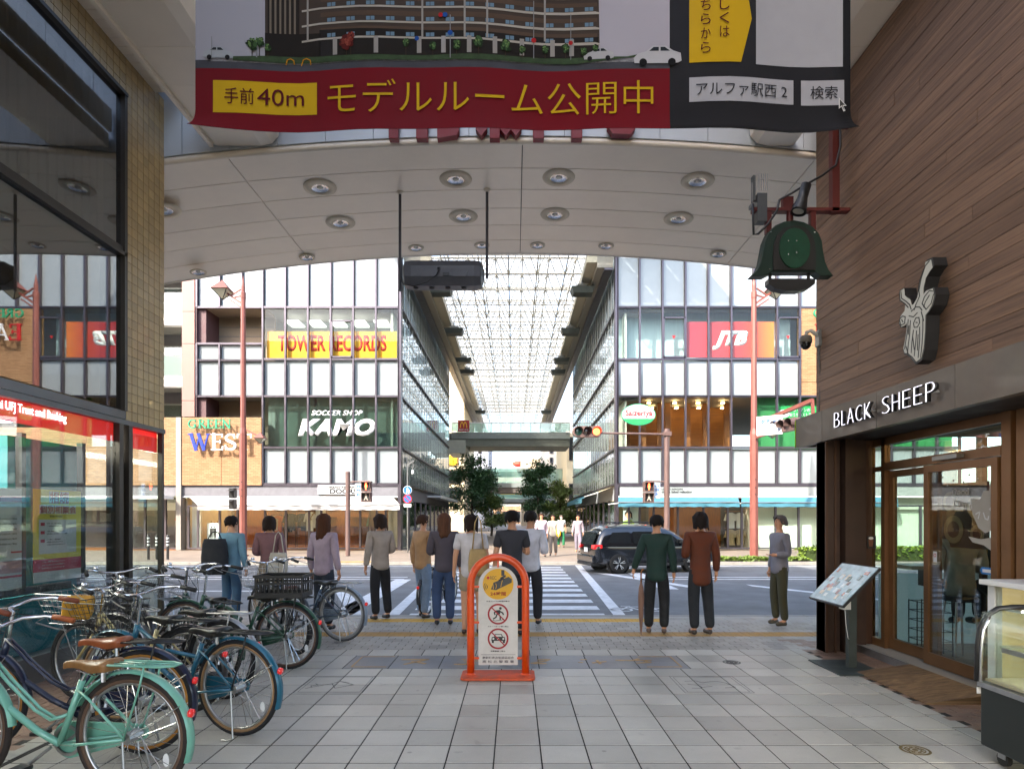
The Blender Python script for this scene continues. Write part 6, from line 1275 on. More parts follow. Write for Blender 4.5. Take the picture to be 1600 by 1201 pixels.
def lamp_pole(x, y, top, side, lab, r=.15):
    t = thing('street_lamp', lab, 'street lamp', (x, y, 0)); MB().lathe([(r*1.5, 0), (r*1.5, .04), (r, .06), (r, top*.45), (r*.75, top*.47), (r*.62, top-.6), (r*.7, top-.55), (r*.7, top-.35), (r*.45, top-.3), (r*.5, top-.1), (.001, top+.35)], 8).build('pole', M_pole, t)
    s = side; a = top-.75
    MB().bar((s*.08, 0, a), (s*.62, 0, a+.38), .07).bar((s*.08, 0, a+.3), (s*.35, 0, a+.22), .05).bar((s*.1, 0, a+.55), (s*.5, 0, a+.28), .0501).build('lamp_arm', M_pole, t)
    MB().bar((s*.1, 0, a-.15), (s*.55, 0, a+.15), .05).build('brace', M_pole, t); lantern(t, s*.82, 0, a+.50, 1.)
    s2 = -s if lab.startswith('left') else s
    z = 4.75; MB().bar((s2*.1, 0, z+.25), (s2*.55, 0, z+.02), .06).build('lamp_arm', M_pole, t); lantern(t, s2*.68, 0, z-.1, .6)
    for z in (2.35, 2.6, 2.9): MB().box(-.02, .02, -r-.015, -r, z, z+.03).build('bolt', M_black, t)
    return t
lp = lamp_pole((380-804)*24.6/970, 24.6, 10.75, -1, 'left pink lamp pole with a pyramid lantern before the white awning')
lp2 = lamp_pole((1178-804)*23/970, 23, 10.2, 1, 'right pink lamp pole with pyramid lanterns before the teal awning', .155)
# backs of the signals on the left pole
def sig_back(parent, x, y, z0, z1, w=.2, d=.22):
    bx('signal_box', x-w/2, x+w/2, y-d/2, y+d/2, z0, z1, M_pole2, parent, bevel=.01)
sg1 = thing('pedestrian_signal', 'pedestrian signal seen from the side on the left pink pole', 'pedestrian signal'); px_ = (364-804)*24.6/970
bx('signal_box', px_-.1, px_+.1, 24.45, 24.75, 1.52+(808-795)*.02536, 1.52+(808-779)*.02536-.02, M_black, sg1, bevel=.01); bx('signal_box', px_-.1, px_+.1, 24.45, 24.75, 1.52+(808-778)*.02536, 1.52+(808-762)*.02536, M_black, sg1, bevel=.01)
for z in (2.62, 1.86): MB().bar((px_, 24.6, z), (lp.location.x, 24.6, z+.02), .04).build('bracket', M_pole2, sg1)
for z in (2.1, 2.5): MB().add([(px_-.1, 24.45, z+.1), (px_+.1, 24.45, z+.1), (px_+.13, 24.2, z+.05), (px_-.13, 24.2, z+.05)], [(0, 1, 2, 3)]).build('visor', M_black, sg1)
M_red_on = mat('signal_red', (1, .07, .02), .4, var=0, emit=3.5); M_lens = mat('dark_lens', (.03, .01, .01), .2, coat=.5); M_lensg = mat('green_lens', (.02, .12, .09), .2, coat=.5)
def ped_signal(parent, x, y, zc, on=True):
    w = .2
    for k, (z, mm) in enumerate(((zc+.21, M_black), (zc-.21, M_black))):
        b = bx('signal_box', x-w, x+w, y-.14, y+.1, z-.2, z+.2, M_pole2, parent, bevel=.01); MB().box(x-.15, x+.15, y-.145, y-.14, z-.15, z+.15).build('lens', M_black, parent)
        MB().box(x-.17, x+.17, y-.28, y-.14, z+.16, z+.175).build('visor', M_pole2, parent); [MB().box(x+a-.008, x+a+.008, y-.24, y-.14, z-.05, z+.17).build('visor_side', M_pole2, parent) for a in (-.165, .165)]
    fg = MB(); z = zc+.21
    for q in (circ(0, .1, .032, 10), [(-.04, .06), (.04, .06), (.045, -.03), (.02, -.03), (.018, -.13), (-.018, -.13), (-.02, -.03), (-.045, -.03)]): flat(fg, q, (x, y-.147, z), RX, UZ, .004)
    fg.build('red_figure', M_red_on, parent)
    fg = MB(); z = zc-.21
    for q in (circ(0, .1, .032, 10), [(-.035, .06), (.04, .06), (.04, -.02), (.09, -.12), (.05, -.13), (0, -.04), (-.06, -.13), (-.09, -.12), (-.035, -.02)]): flat(fg, q, (x, y-.147, z), RX, UZ, .004)
    fg.build('walking_figure', mat('figure_grey', '#b4a79a', .6), parent)
M_blue = mat('sign_blue', '#1c62b4', .4, var=.05)
def plate(parent, x, y, zc, h, w, rows):
    bx('plate', x-w/2, x+w/2, y-.02, y, zc-h/2, zc+h/2, mat('plate_pale', '#c9d6e6', .5), parent)
    for (s_, dx, dz, hh, ww) in rows: text('lettering', s_, M_blue, parent, (x+dx, y-.022, zc+dz), RX, UZ, hh, ww, .003, bold=.02)
# left signal post
Y1_ = 24.6; xq = (543.5-804)*Y1_/970
q1 = thing('signal_post', 'brown signal post left of the covered street', 'signal post', (0, 0, 0)); MB().tube([(xq, Y1_, 0), (xq, Y1_, 3.3)], .09, 12).build('post', M_pole2, q1); MB().tube([(xq, Y1_, 2.92), (xq+.85, Y1_, 2.96)], .03, 6).build('arm', M_pole2, q1); MB().lathe([(.095, 3.3), (.07, 3.34), (.001, 3.35)], 12, Matrix.Translation((xq, Y1_, 0))).build('cap', M_pole2, q1)
q1b = thing('pedestrian_signal', 'red pedestrian signal beside a blue lettered plate left of the street', 'pedestrian signal'); ped_signal(q1b, (574-804)*Y1_/970, Y1_-.1, 2.53)
q1c = thing('signal_plate', 'small pale plate with blue characters on the left signal post', 'sign'); plate(q1c, (561-804)*Y1_/970, Y1_-.1, 2.56, .58, .24, [('自転車', -.08, .12, .12, .17), ('歩行者', -.08, -.03, .12, .17), ('専用', -.06, -.2, .11, .12)])
# right signal mast
Y2_ = 24.3; xm = (1042-804)*Y2_/970
q2 = thing('signal_post', 'brown signal mast with a long arm right of the covered street', 'signal post'); MB().tube([(xm, Y2_, 0), (xm, Y2_, 4.98)], .11, 12).build('post', M_pole2, q2); MB().tube([(xm+.1, Y2_, 4.76), (xm-.35, Y2_, 4.78), (xm-2.6, Y2_, 4.82)], .04, 8).build('arm', M_pole2, q2); MB().tube([(xm, Y2_, 2.92), (xm-.85, Y2_, 2.94)], .03, 6).build('arm', M_pole2, q2); MB().box(xm-.16, xm+.16, Y2_-.14, Y2_+.14, 4.7, 4.86).build('clamp', M_pole2, q2, bevel=.01)
def vehicle_signal(parent, x, y, z, lit, w=1.12, rot=0):
    """three round lamps in a row, hooded"""
    r = .175; mb = MB(); pts = [(x-w/2+.19, 0), (x+w/2-.19, 0)]
    o = circ(x-w/2+.2, z, .215, 12, pi/2, 3*pi/2)+circ(x+w/2-.2, z, .215, 12, -pi/2, pi/2); mb.prism([(a, y-.09, b) for a, b in o], (0, .18, 0)); mb.build('housing', M_pole2, parent, bevel=.01)
    for k in range(3):
        cx = x-w/2+.21+k*(w-.42)/2; M4 = Matrix.Translation((cx, y-.09, z)) @ Matrix.Rotation(pi/2, 4, 'X')
        MB().lathe([(.001, .02), (.08, .016), (.14, .004)], 20, M4).build('lens', M_red_on if (lit and k == 2) else M_lens if k else M_lensg, parent, True)
        hd = MB(); n = 14
        for i in range(n+1):
            a = -.35+(pi+.7)*i/n
            for yy, rr in ((y-.09, .165), (y-.34, .175)): hd.v.append((cx+rr*cos(a), yy, z+rr*sin(a)))
        for i in range(n): hd.f.append((2*i, 2*i+1, 2*i+3, 2*i+2)); hd.m.append(0)
        hd.build('hood', M_pole2, parent, True)
q2b = thing('traffic_signal', 'horizontal traffic signal with its right lamp lit red over the street', 'traffic signal'); vehicle_signal(q2b, (917-804)*Y2_/970, Y2_-.1, 4.85, True)
q2c = thing('pedestrian_signal', 'red pedestrian signal beside a blue lettered plate right of the street', 'pedestrian signal'); ped_signal(q2c, (1012-804)*Y2_/970, Y2_-.1, 2.50)
q2d = thing('signal_plate', 'small pale plate with blue characters on the right signal mast', 'sign'); plate(q2d, (1025.5-804)*Y2_/970, Y2_-.1, 2.56, .58, .24, [('歩行者', -.08, .12, .12, .17), ('自転車', -.08, -.03, .12, .17), ('専用', -.06, -.2, .11, .12)])
# signal arm on the right pole, reaching over the road towards the arcade
q3 = thing('signal_gantry', 'pink steel gantry with two rails reaching over the road from the right pole', 'gantry'); A = V((8.9, 23, 5.0)); B = V((10.6, 19.4, 5.15)); 
MB().bar((8.95, 22.85, 4.98), (9.5, 19.8, 5.25), .12).bar((9.5, 19.8, 5.25), (9.5, 19.75, 4.6), .08).build('upper_rail', M_pole, q3)
MB().bar((9.15, 21.2, 4.55), (9.85, 18.4, 4.80), .10).build('lower_rail', M_pole, q3); MB().bar((8.88, 22.8, 4.45), (9.3, 21.0, 4.58), .08).build('strut', M_pole, q3)
def rotz(t, x, y, a): t.location = (x, y, 0); t.rotation_euler = (0, 0, a); return t
q3b = rotz(thing('traffic_signal', 'pink traffic signal seen edge on with three dark hoods at the right pole', 'traffic signal'), 9.2, 20.9, -1.25); vehicle_signal(q3b, 0, 0, 4.62, False)
q3c = rotz(thing('traffic_signal', 'back of a pink traffic signal at the end of the right arm', 'traffic signal'), 9.75, 19.2, 1.75); vehicle_signal(q3c, 0, 0, 4.62, False)
q3d = rotz(thing('place_sign', 'white sign with blue characters angled on the right pole', 'sign'), 8.75, 21.3, -.62)
MB().box(-.42, .42, -.02, .02, 4.35, 5.0).build('plate', M_white, q3d); text('lettering', '南新町', M_blue, q3d, (-.33, -.022, 4.72), RX, UZ, .18, .66, .003, bold=.02); text('lettering', 'Minamishinmachi', M_blue, q3d, (-.34, -.022, 4.46), RX, UZ, .1, .68, .003)
# round signs at the corner of the left store
Ys_ = 27.; xs_ = (637-804)*Ys_/970
rs = thing('road_sign', 'two round blue traffic signs stacked on a grey pole at the left street corner', 'road sign'); MB().tube([(xs_, Ys_, 0), (xs_, Ys_, 3.8)], .035, 8).build('post', M_alu, rs)
zc1, zc2 = 1.52+(808-765.5)*Ys_/970, 1.52+(808-779)*Ys_/970
def disc(name, x, y, z, r, m): MB().prism([(x+a, y, z+b) for a, b in circ(0, 0, r, 28)], (0, .01, 0)).build(name, m, rs)
disc('sign_disc', xs_, Ys_-.05, zc1, .19, M_white); disc('sign_face', xs_, Ys_-.056, zc1, .175, M_blue); mb = MB()
for q in (circ(0, .1, .025, 10), [(-.04, .07), (.05, .07), (.04, -.02), (.06, -.13), (.02, -.13), (0, -.04), (-.03, -.13), (-.06, -.12), (-.03, 0)], circ(.07, .0, .018, 8), [(.05, -.02), (.09, -.02), (.09, -.12), (.055, -.12)]): flat(mb, q, (xs_, Ys_-.058, zc1), RX, UZ, .002)
mb.build('walker_print', M_white, rs)
disc('sign_disc', xs_, Ys_-.05, zc2, .19, M_lr); disc('sign_face', xs_, Ys_-.056, zc2, .15, M_blue); mb = MB(); flat(mb, [(-.13, .10), (-.10, .13), (.13, -.10), (.10, -.13)], (xs_, Ys_-.058, zc2), RX, UZ, .002); mb.build('red_bar', M_lr, rs)
bx('lower_plate', xs_-.16, xs_+.16, Ys_-.06, Ys_-.05, zc2-.36, zc2-.22, M_white, rs); MB().bar((xs_-.1, Ys_-.064, zc2-.29), (xs_+.1, Ys_-.064, zc2-.29), .004, .03).build('arrow_print', M_black, rs)
cl_ = thing('street_camera', 'small grey lamp and white camera on top of the left corner sign pole', 'camera'); MB().bar((xs_, Ys_, 3.8), (xs_+.28, Ys_, 3.98), .06).build('arm', M_alu, cl_); MB().lathe([(.001, 3.4), (.05, 3.42), (.05, 3.55), (.001, 3.6)], 10, Matrix.Translation((xs_+.22, Ys_, 0))).build('camera_body', M_white, cl_); MB().tube([(xs_+.22, Ys_, 3.58), (xs_+.22, Ys_, 3.95)], .015, 5).build('drop_rod', M_alu, cl_)
# bollards on the far pavement
for px_, lab in ((262, 'black and white striped bollard at the left end of the far pavement'), (245, 'striped bollard seen through the bank corner glass'), (232, 'second striped bollard seen through the bank corner glass')):
    b = thing('bollard', lab, 'bollard', ((px_-804)*22.5/970, 22.5, 0), 0, 'striped bollards on the far pavement'); MB().tube([(0, 0, 0), (0, 0, .85)], .045, 10).build('post', M_black, b); MB().lathe([(.046, .85), (.03, .88), (.001, .89)], 10).build('cap', M_black, b)
    for z in (.5, .62, .74): MB().lathe([(.047, z), (.047, z+.06)], 12).build('white_band', M_white, b)
# ---------------------------------------------------------------- orange notice stand
ns = thing('notice_stand', 'orange arched steel stand with a white security camera notice in the arcade', 'notice stand', (-.157, 5.93, 0))
M_or = mat('stand_orange', '#d2480c', .38, var=.25, vs=7, coat=.15)
w2 = .262; pts = [(-w2, 0, .02), (-w2, 0, .45), (-w2, 0, .88)]+[(w2*cos(a), 0, .88+w2*sin(a)) for a in [pi-pi*i/16 for i in range(1, 16)]]+[(w2, 0, .88), (w2, 0, .45), (w2, 0, .02)]
MB().tube(pts, .036, 14).build('hoop', M_or, ns, True)
bp = MB(); L1 = []; 
for cx_, cy_, a0 in ((.30, .12, 0), (-.30, .12, pi/2), (-.30, -.12, pi), (.30, -.12, 1.5*pi)): L1 += [(cx_+.05*cos(a0+pi/2*i/5), cy_+.05*sin(a0+pi/2*i/5), .004) for i in range(6)]
bp.prism(L1, (0, 0, .022)); bp.build('base_plate', mat('stand_base', '#c04a20', .55, var=.45, vs=9), ns, bevel=.005)
for s in (-1, 1): MB().lathe([(.05, .026), (.045, .034), (.037, .04)], 14, Matrix.Translation((s*w2, 0, 0))).build('weld_collar', M_or, ns, True)
pw = .188; P = [(-pw, .115), (pw, .115), (pw, .87)]+[(pw*cos(a), .87+pw*sin(a)) for a in [pi*i/16 for i in range(1, 16)]]+[(-pw, .87)]
mb = MB(); mb.prism([(a, -.01, b) for a, b in P], (0, .012, 0)); mb.build('notice_plate', mat('notice_white', '#c3bdb6', .5, var=.15, vs=5), ns)
for z in (.18, .52, .86):
    for s in (-1, 1): MB().bar((s*(pw-.008), -.004, z), (s*(w2-.03), -.004, z), .02, .02).build('tab', M_or, ns)
MB().bar((0, -.004, 1.045), (0, -.004, 1.12), .018).build('tab', M_or, ns)
M_ny = mat('notice_yellow', '#d09a12', .5, var=.08); M_nr = mat('notice_red', '#94151c', .5)
O = (0, -.0105, 0)
def nf(name, polys, m, lvl=0):
    for q in polys:
        mb = MB(); flat(mb, q, (0, -.0105-.0006*lvl, 0), RX, UZ, .0005); mb.build(name, m, ns)
nf('yellow_disc', [circ(0, .885, .147, 40)], M_ny)
mb = MB(); [flat(mb, q, (0, -.0117, 0), RX, UZ, .0005) for q in [[(-.068, .835), (-.045, .90), (.1, .955), (.13, .935), (.13, .90), (-.02, .828)], [(.03, .965), (.06, .965), (.06, 1.02), (.03, 1.02)], [(.015, .945), (.07, .975), (.075, .955), (.03, .93)], [(.0, .925), (.05, .95), (.06, .935), (.01, .915)]]]; mb.build('camera_print', M_black, ns)
mb = MB(); [flat(mb, q, (0, -.0123, 0), RX, UZ, .0005) for q in strokes([[(.03*cos(a)*.8-.04, .866+.032*sin(a)) for a in [i*.4-.8 for i in range(5)]], [(-.045, .84), (-.05, .89)], [(.025, .858), (.04, .92)]], .005)]; mb.build('camera_lines', M_ny, ns)
mb = MB(); [flat(mb, q, (0, -.0117, 0), RX, UZ, .0005) for q in strokes([[(-.085-r*cos(a), .86+r*sin(a)) for a in [-.7+.35*i for i in range(5)]] for r in (.018, .034, .05)], .006)]; mb.build('signal_waves', M_black, ns)
nf('record_dot', [circ(-.095, .945, .014, 14)], M_lr, 2)
def nt_(s, x, z, h, w, m, lvl=2, **k): text('lettering', s, m, ns, (x, -.0105-.0006*lvl, z), RX, UZ, h, w, .0004, **k)
nt_('REC', -.075, .928, .034, .06, M_black); nt_('24時間', -.075, .775, .038, .15, M_nr, bold=.02); nt_('防犯カメラ24時間作動中', -.11, .715, .014, .22, M_black, bold=.02)
for cz in (.60, .365):
    nf('red_ring', [q for q in ring(0, cz, .083, .10, 26)][:0], M_nr)
    mb = MB(); [flat(mb, q, (0, -.0111, 0), RX, UZ, .0005) for q in ring(0, cz, .083, .10, 30)]; mb.build('red_ring', M_nr, ns); mb = MB(); flat(mb, [(-.066, cz+.058), (-.058, cz+.066), (.066, cz-.058), (.058, cz-.066)], (0, -.0129, 0), RX, UZ, .0004); mb.build('red_bar', M_nr, ns)
mb = MB(); z = .60; [flat(mb, q, (0, -.0117, 0), RX, UZ, .0005) for q in [circ(.022, z+.055, .013, 12), [(-.03, z+.035), (.02, z+.04), (.02, z+.0), (-.01, z-.01), (-.015, z+.01)]]+strokes([[(.01, z+.03), (.045, z+.01), (.05, z-.005)], [(-.01, z+.03), (-.035, z+.015), (-.03, z-.005)], [(0, z), (.02, z-.02), (.02, z-.05)], [(-.01, z), (-.02, z-.03), (-.045, z-.045)]], .013)+strokes([[(-.05, z-.055), (-.03, z-.065), (.04, z-.055), (.055, z-.045)]], .005)]; mb.build('skateboarder_print', M_black, ns)
mb = MB(); z = .365; [flat(mb, q, (0, -.0117, 0), RX, UZ, .0005) for q in [[(-.065, z-.02), (-.06, z+.015), (-.04, z+.02), (-.03, z+.045), (.035, z+.045), (.045, z+.02), (.065, z+.015), (.07, z-.02)], [(-.06, z-.04), (-.04, z-.04), (-.04, z-.02), (-.06, z-.02)], [(.045, z-.04), (.065, z-.04), (.065, z-.02), (.045, z-.02)]]]; mb.build('car_print', M_black, ns)
mb = MB(); flat(mb, [(-.032, z+.02), (-.024, z+.038), (.029, z+.038), (.036, z+.02)], (0, -.0123, 0), RX, UZ, .0005); [flat(mb, circ(a, z, .01, 10), (0, -.0123, 0), RX, UZ, .0005) for a in (-.045, 0, .05)]; mb.build('car_window_print', MATS['notice_white'], ns)
nt_('スケートボード乗入禁止', -.1, .475, .014, .2, M_black, bold=.02); nt_('自動車乗入禁止', -.07, .24, .014, .14, M_black, bold=.02)
mb = MB(); flat(mb, [(-.165, .212), (.165, .212), (.165, .215), (-.165, .215)], (0, -.011, 0), RX, UZ, .0005); mb.build('rule', M_black, ns)
nt_('南新町商店街振興組合', -.15, .172, .026, .3, mat('notice_grey', '#5c5458', .6), bold=.01); nt_('高 松 北 警 察 署', -.15, .135, .026, .3, MATS['notice_grey'], bold=.01)
# ---------------------------------------------------------------- black SUV
cr_ = thing('car', 'black sport utility car passing behind the zebra crossing', 'car', (2.14, 18.45, -.10), .24); cr_.scale = (.86, .86, .84)
M_car = mat('car_black', (.006, .007, .009), .12, var=0, coat=1, spec=.6); M_cg = mat('car_glass', (.012, .016, .018), .06, var=0, coat=1); M_trim = mat('car_trim', (.02, .02, .021), .5)
# x = distance from the tail, sections: (x, half width at sill, at belt, belt z, roof z, half width of roof)
SEC = [(0.0, .72, .76, .86, .90, .60), (.06, .80, .84, .93, 1.02, .62), (.16, .86, .89, .98, 1.30, .66), (.34, .875, .90, .99, 1.58, .66), (.6, .88, .90, .99, 1.65, .66), (1.1, .88, .90, .98, 1.68, .67), (1.9, .88, .90, .97, 1.69, .68), (2.5, .88, .90, .96, 1.66, .67), (2.95, .88, .90, .96, 1.52, .65), (3.4, .88, .90, .98, 1.12, .70), (3.55, .88, .89, .98, 1.02, .74), (4.1, .87, .87, .93, .98, .72), (4.45, .80, .80, .80, .84, .66), (4.56, .72, .70, .66, .70, .5)]
mb = MB(); NR = 0; nn = 13
for x, ws, wb2, zb3, zr, wr in SEC:
    zs = .30 if 0.3 < x < 4.2 else .36
    half = [(ws*.9, zs-.05), (ws, zs+.06), (ws+.01, (zs+zb3)/2), (wb2, zb3-.04), (wb2-.03, zb3+.01), ((wb2*.35+wr*.65), zb3+(zr-zb3)*.72), (wr*.86, zr-.02 if zr > zb3+.06 else zr)]
    row = [(x, y, z) for y, z in half]+[(x, 0, zr+.02)]+[(x, -y, z) for y, z in reversed(half)]
    mb.v += row; nn = len(row)
for i in range(len(SEC)-1):
    for j in range(nn-1): a = i*nn+j; mb.f.append((a, a+1, a+nn+1, a+nn)); mb.m.append(0)
    mb.f.append((i*nn, (i+1)*nn, (i+1)*nn+nn-1, i*nn+nn-1)); mb.m.append(0)
mb.f += [tuple(range(nn-1, -1, -1)), tuple((len(SEC)-1)*nn+j for j in range(nn))]; mb.m += [0, 0]
body = mb.build('body', M_car, cr_, True); ss = body.modifiers.new('s', 'SUBSURF'); ss.levels = 2; ss.render_levels = 2
def side_pts(x, f):
    for (a, b) in zip(SEC, SEC[1:]):
        if a[0] <= x <= b[0]:
            t = (x-a[0])/(b[0]-a[0]); S_ = [p+(q-p)*t for p, q in zip(a, b)]; break
    zb3, zr, wr, wb2 = S_[3], S_[4], S_[5], S_[2]; y = wb2-.03+(wb2*.35+wr*.65-wb2+.03)*min(1, f/.72); z = zb3+.01+(zr-zb3)*f; return y, z
def win(name, xs_top, xs_bot, f0, f1, m=M_cg):
    for s in (-1, 1):
        w_ = MB(); n = 6
        for i in range(n+1):
            for xs3, f in ((xs_bot, f0), (xs_top, f1)):
                x = xs3[0]+(xs3[1]-xs3[0])*i/n; y, z = side_pts(x, f); w_.v.append((x, s*(y+.012), z))
        for i in range(n): w_.f.append((2*i, 2*i+1, 2*i+3, 2*i+2)); w_.m.append(0)
        w_.build(name, m, cr_, True)
win('side_window', (.62, 1.25), (.42, 1.28), .06, .62); win('side_window', (1.36, 2.2), (1.36, 2.28), .04, .64); win('side_window', (2.3, 2.82), (2.38, 3.2), .04, .58)
MB().add([(-.005, -.62, .98), (-.005, .62, .98), (.17, .56, 1.42), (.17, -.56, 1.42)], [(0, 1, 2, 3)]).build('rear_window', M_cg, cr_)
for s in (-1, 1):
    MB().add([(-.02, s*.5, .86), (-.02, s*.76, .84), (.22, s*.905, .88), (.22, s*.905, 1.0), (.04, s*.80, 1.0), (-.02, s*.5, .98)], [(0, 1, 2, 3, 4, 5)]).build('tail_light', mat('tail_red', (.55, .01, .012), .15, coat=1, emit=.25), cr_)
    MB().box(-.03, .02, s*.62-.08, s*.62+.08, .42, .48).build('reflector', M_lr, cr_)
    for x in (1.75, 2.7): MB().box(x-.09, x+.09, s*.905-.012, s*.905+.018, .86, .885).build('door_handle', M_car, cr_, bevel=.006)
    MB().tube([(.7, s*.6, 1.72), (1.0, s*.6, 1.75), (2.2, s*.6, 1.76), (2.6, s*.58, 1.70)], .02, 6).build('roof_rail', M_trim, cr_)
    MB().box(3.0, 3.2, s*.93-.1, s*.93+.1, 1.02, 1.18).build('mirror', M_car, cr_, bevel=.03)
    MB().box(.95, 3.2, s*.88-.02, s*.88+.03, .25, .36).build('sill', M_trim, cr_)
bx('rear_bumper', -.08, .12, -.78, .78, .36, .62, M_car, cr_, bevel=.04); bx('bumper_trim', -.09, .2, -.7, .7, .26, .37, M_trim, cr_); bx('number_plate', -.03, -.02, -.17, .17, .72, .88, M_white, cr_)
M_tyre = mat('tyre', (.018, .018, .018), .8, var=.1); M_alloy = mat('alloy', (.55, .55, .56), .25, .95, var=.05)
for x in (.82, 3.55):
    for s in (-1, 1):
        wp = MB().lathe([(.20, -.10), (.30, -.11), (.335, -.09), (.345, 0), (.335, .09), (.30, .11), (.20, .10)], 36, Matrix.Translation((x, s*.80, .345)) @ Matrix.Rotation(pi/2, 4, 'X')).build('tyre', M_tyre, cr_, True)
        MB().lathe([(.21, -.08), (.225, .10*1), (.235, .105), (.24, .1)], 30, Matrix.Translation((x, s*.80, .345)) @ Matrix.Rotation(pi/2*s, 4, 'X')).build('rim', M_alloy, wp, True); MB().lathe([(.001, .02), (.21, .02)], 24, Matrix.Translation((x, s*.80, .345)) @ Matrix.Rotation(pi/2*s, 4, 'X')).build('rim_back', M_black, wp)
        sp_ = MB()
        for k in range(5):
            a = 2*pi*k/5+.3
            for da in (-.16, .16): sp_.bar((x+.03*cos(a), s*.905, .345+.03*sin(a)), (x+.225*cos(a+da), s*.90, .345+.225*sin(a+da)), .035, .03)
        sp_.build('spokes', M_alloy, wp); MB().lathe([(.05, .1), (.045, .115), (.001, .12)], 12, Matrix.Translation((x, s*.80, .345)) @ Matrix.Rotation(pi/2*s, 4, 'X')).build('hub_cap', M_alloy, wp)
        MB().lathe([(.40, -.06), (.42, .0), (.40, .07), (.36, .08)], 30, Matrix.Translation((x, s*.83, .355)) @ Matrix.Rotation(pi/2*s, 4, 'X')).build('wheel_arch', M_black, cr_, True)
# ================================================================ bicycles
def arc_pts(cx, cz, r, a0, a1, n): return [(cx+r*cos(a0+(a1-a0)*i/n), cz+r*sin(a0+(a1-a0)*i/n)) for i in range(n+1)]
def guard(cx, cz, r, a0, a1, w=.026):
    mb = MB(); P = arc_pts(cx, cz, r, a0, a1, 18); Q = arc_pts(cx, cz, r-.014, a0, a1, 18); n = 19
    for (x, z), (x2, z2) in zip(P, Q): mb.v += [(x2, -w, z2), (x, -w*.55, z), (x, w*.55, z), (x2, w, z2)]
    for i in range(n-1):
        for j in range(3): a = 4*i+j; mb.f.append((a, a+1, a+5, a+4)); mb.m.append(0)
    return mb
def bicycle(label, x, y, rz, frame, tyre='#17171a', saddle='#141414', grip='#141414', guardc=None, rack='black', basket=None, R_=.335, wb=1.08, bar=0., loop=True, group='bicycles parked along the bank wall', bar_m=None, saddle_z=.74, steer=.0, wall='#17171a'):
    t = thing('bicycle', label, 'bicycle', (x, y, 0), rz, group)
    lean = .06; t.rotation_euler = (lean if False else 0, 0, rz)
    F = mat('paint'+frame, frame, .32, .1, var=.08, vs=5, coat=.5); G = mat('paint'+(guardc or frame), guardc or frame, .3, .1, var=.08, vs=5, coat=.5) if guardc != 'steel' else M_steel2
    TY = mat('tyre'+tyre, tyre, .75, var=.2, vs=10); SW = mat('tyrewall'+wall, wall, .75, var=.2, vs=10); RK = {'black': M_black, 'steel': M_steel2, 'frame': F}[rack] if rack else None
    BM = bar_m or M_steel
    for nm, hx in (('rear_wheel', 0), ('front_wheel', wb)):
        w = MB().tube([(hx+(R_-.018)*cos(a), 0, R_+(R_-.018)*sin(a)) for a in [2*pi*i/44 for i in range(44)]], .018, 8, closed=True).build(nm, TY, t, True)
        MB().tube([(hx+(R_-.036)*cos(a), 0, R_+(R_-.036)*sin(a)) for a in [2*pi*i/44 for i in range(44)]], .0165, 6, closed=True).build('tyre_wall', SW, w, True)
        MB().tube([(hx+(R_-.052)*cos(a), 0, R_+(R_-.052)*sin(a)) for a in [2*pi*i/40 for i in range(40)]], .011, 6, closed=True).build('rim', M_steel2, w, True)
        sp = MB(); o = R.random()
        for k in range(28):
            a = 2*pi*k/28+o; s = 1 if k % 2 else -1; b = a+(.7 if k % 4 < 2 else -.7); sp.tube([(hx+.022*cos(b), s*.028, R_+.022*sin(b)), (hx+(R_-.055)*cos(a), 0, R_+(R_-.055)*sin(a))], .0016, 3, cap=False)
        sp.build('spokes', M_steel, w); MB().tube([(hx, -.05, R_), (hx, .05, R_)], .022 if hx else .032, 10).build('hub', M_steel2, w)
        if not hx: MB().lathe([(.001, 0), (.018, .0), (.018, .004), (.001, .005)], 12, Matrix.Translation((hx-.2, 0, R_-.12)) @ Matrix.Rotation(pi/2, 4, 'X') @ Matrix.Scale(2, 4, (0, 1, 0))).build('spoke_reflector', M_white, w)
    bb = (.44, 0, .275); st0 = (.30, 0, .63); hb = (wb-.165, 0, .60); ht = (wb-.205, 0, .735)
    fr = MB(); fr.tube([bb, st0], .017, 8)
    if loop:
        fr.tube([hb, (wb-.32, 0, .46), (wb-.5, 0, .34), bb], .019, 8)
        for s in (-.016, .016): fr.tube([(ht[0], s, ht[2]), (wb-.34, s, .60), (wb-.50, s, .46), (wb-.6, s, .41), (.38, s, .44)], .0095, 6)
    else:
        fr.tube([hb, bb], .019, 8); fr.tube([(ht[0], 0, ht[2]-.02), (wb-.45, 0, .56), (.345, 0, .53)], .015, 8)
    for s in (-1, 1):
        fr.tube([bb, (.3, s*.04, .29), (0, s*.055, R_)], .009, 6); fr.tube([(.31, s*.02, .58), (.22, s*.045, .54), (0, s*.055, R_)], .008, 6)
        fr.tube([(hb[0]+.01, s*.03, .57), (hb[0]+.04, s*.045, .50), (wb, s*.05, R_)], .010, 6)
    fr.tube([hb, ht], .021, 8); fr.build('frame', F, t, True)
    MB().tube([st0, (.255, 0, .76-.04)], .012, 8).build('seat_post', M_steel, t)
    # saddle
    sd = MB(); rows = [(.42, .013, -.012), (.37, .019, 0), (.30, .026, .002), (.235, .046, .0), (.18, .074, .006), (.13, .090, .016), (.085, .082, .020)]
    for xx, w, dz in rows:
        zz = saddle_z+dz
        for a, b in ((-w, -.055), (-w, -.015), (-w*.5, 0), (w*.5, 0), (w, -.015), (w, -.055)): sd.v.append((xx, a*(.8 if b < -.05 else 1), zz+b*(.75 if xx > .25 else 1.15)))
    for i in range(len(rows)-1):
        for j in range(5): a = 6*i+j; sd.f.append((a, a+1, a+7, a+6)); sd.m.append(0)
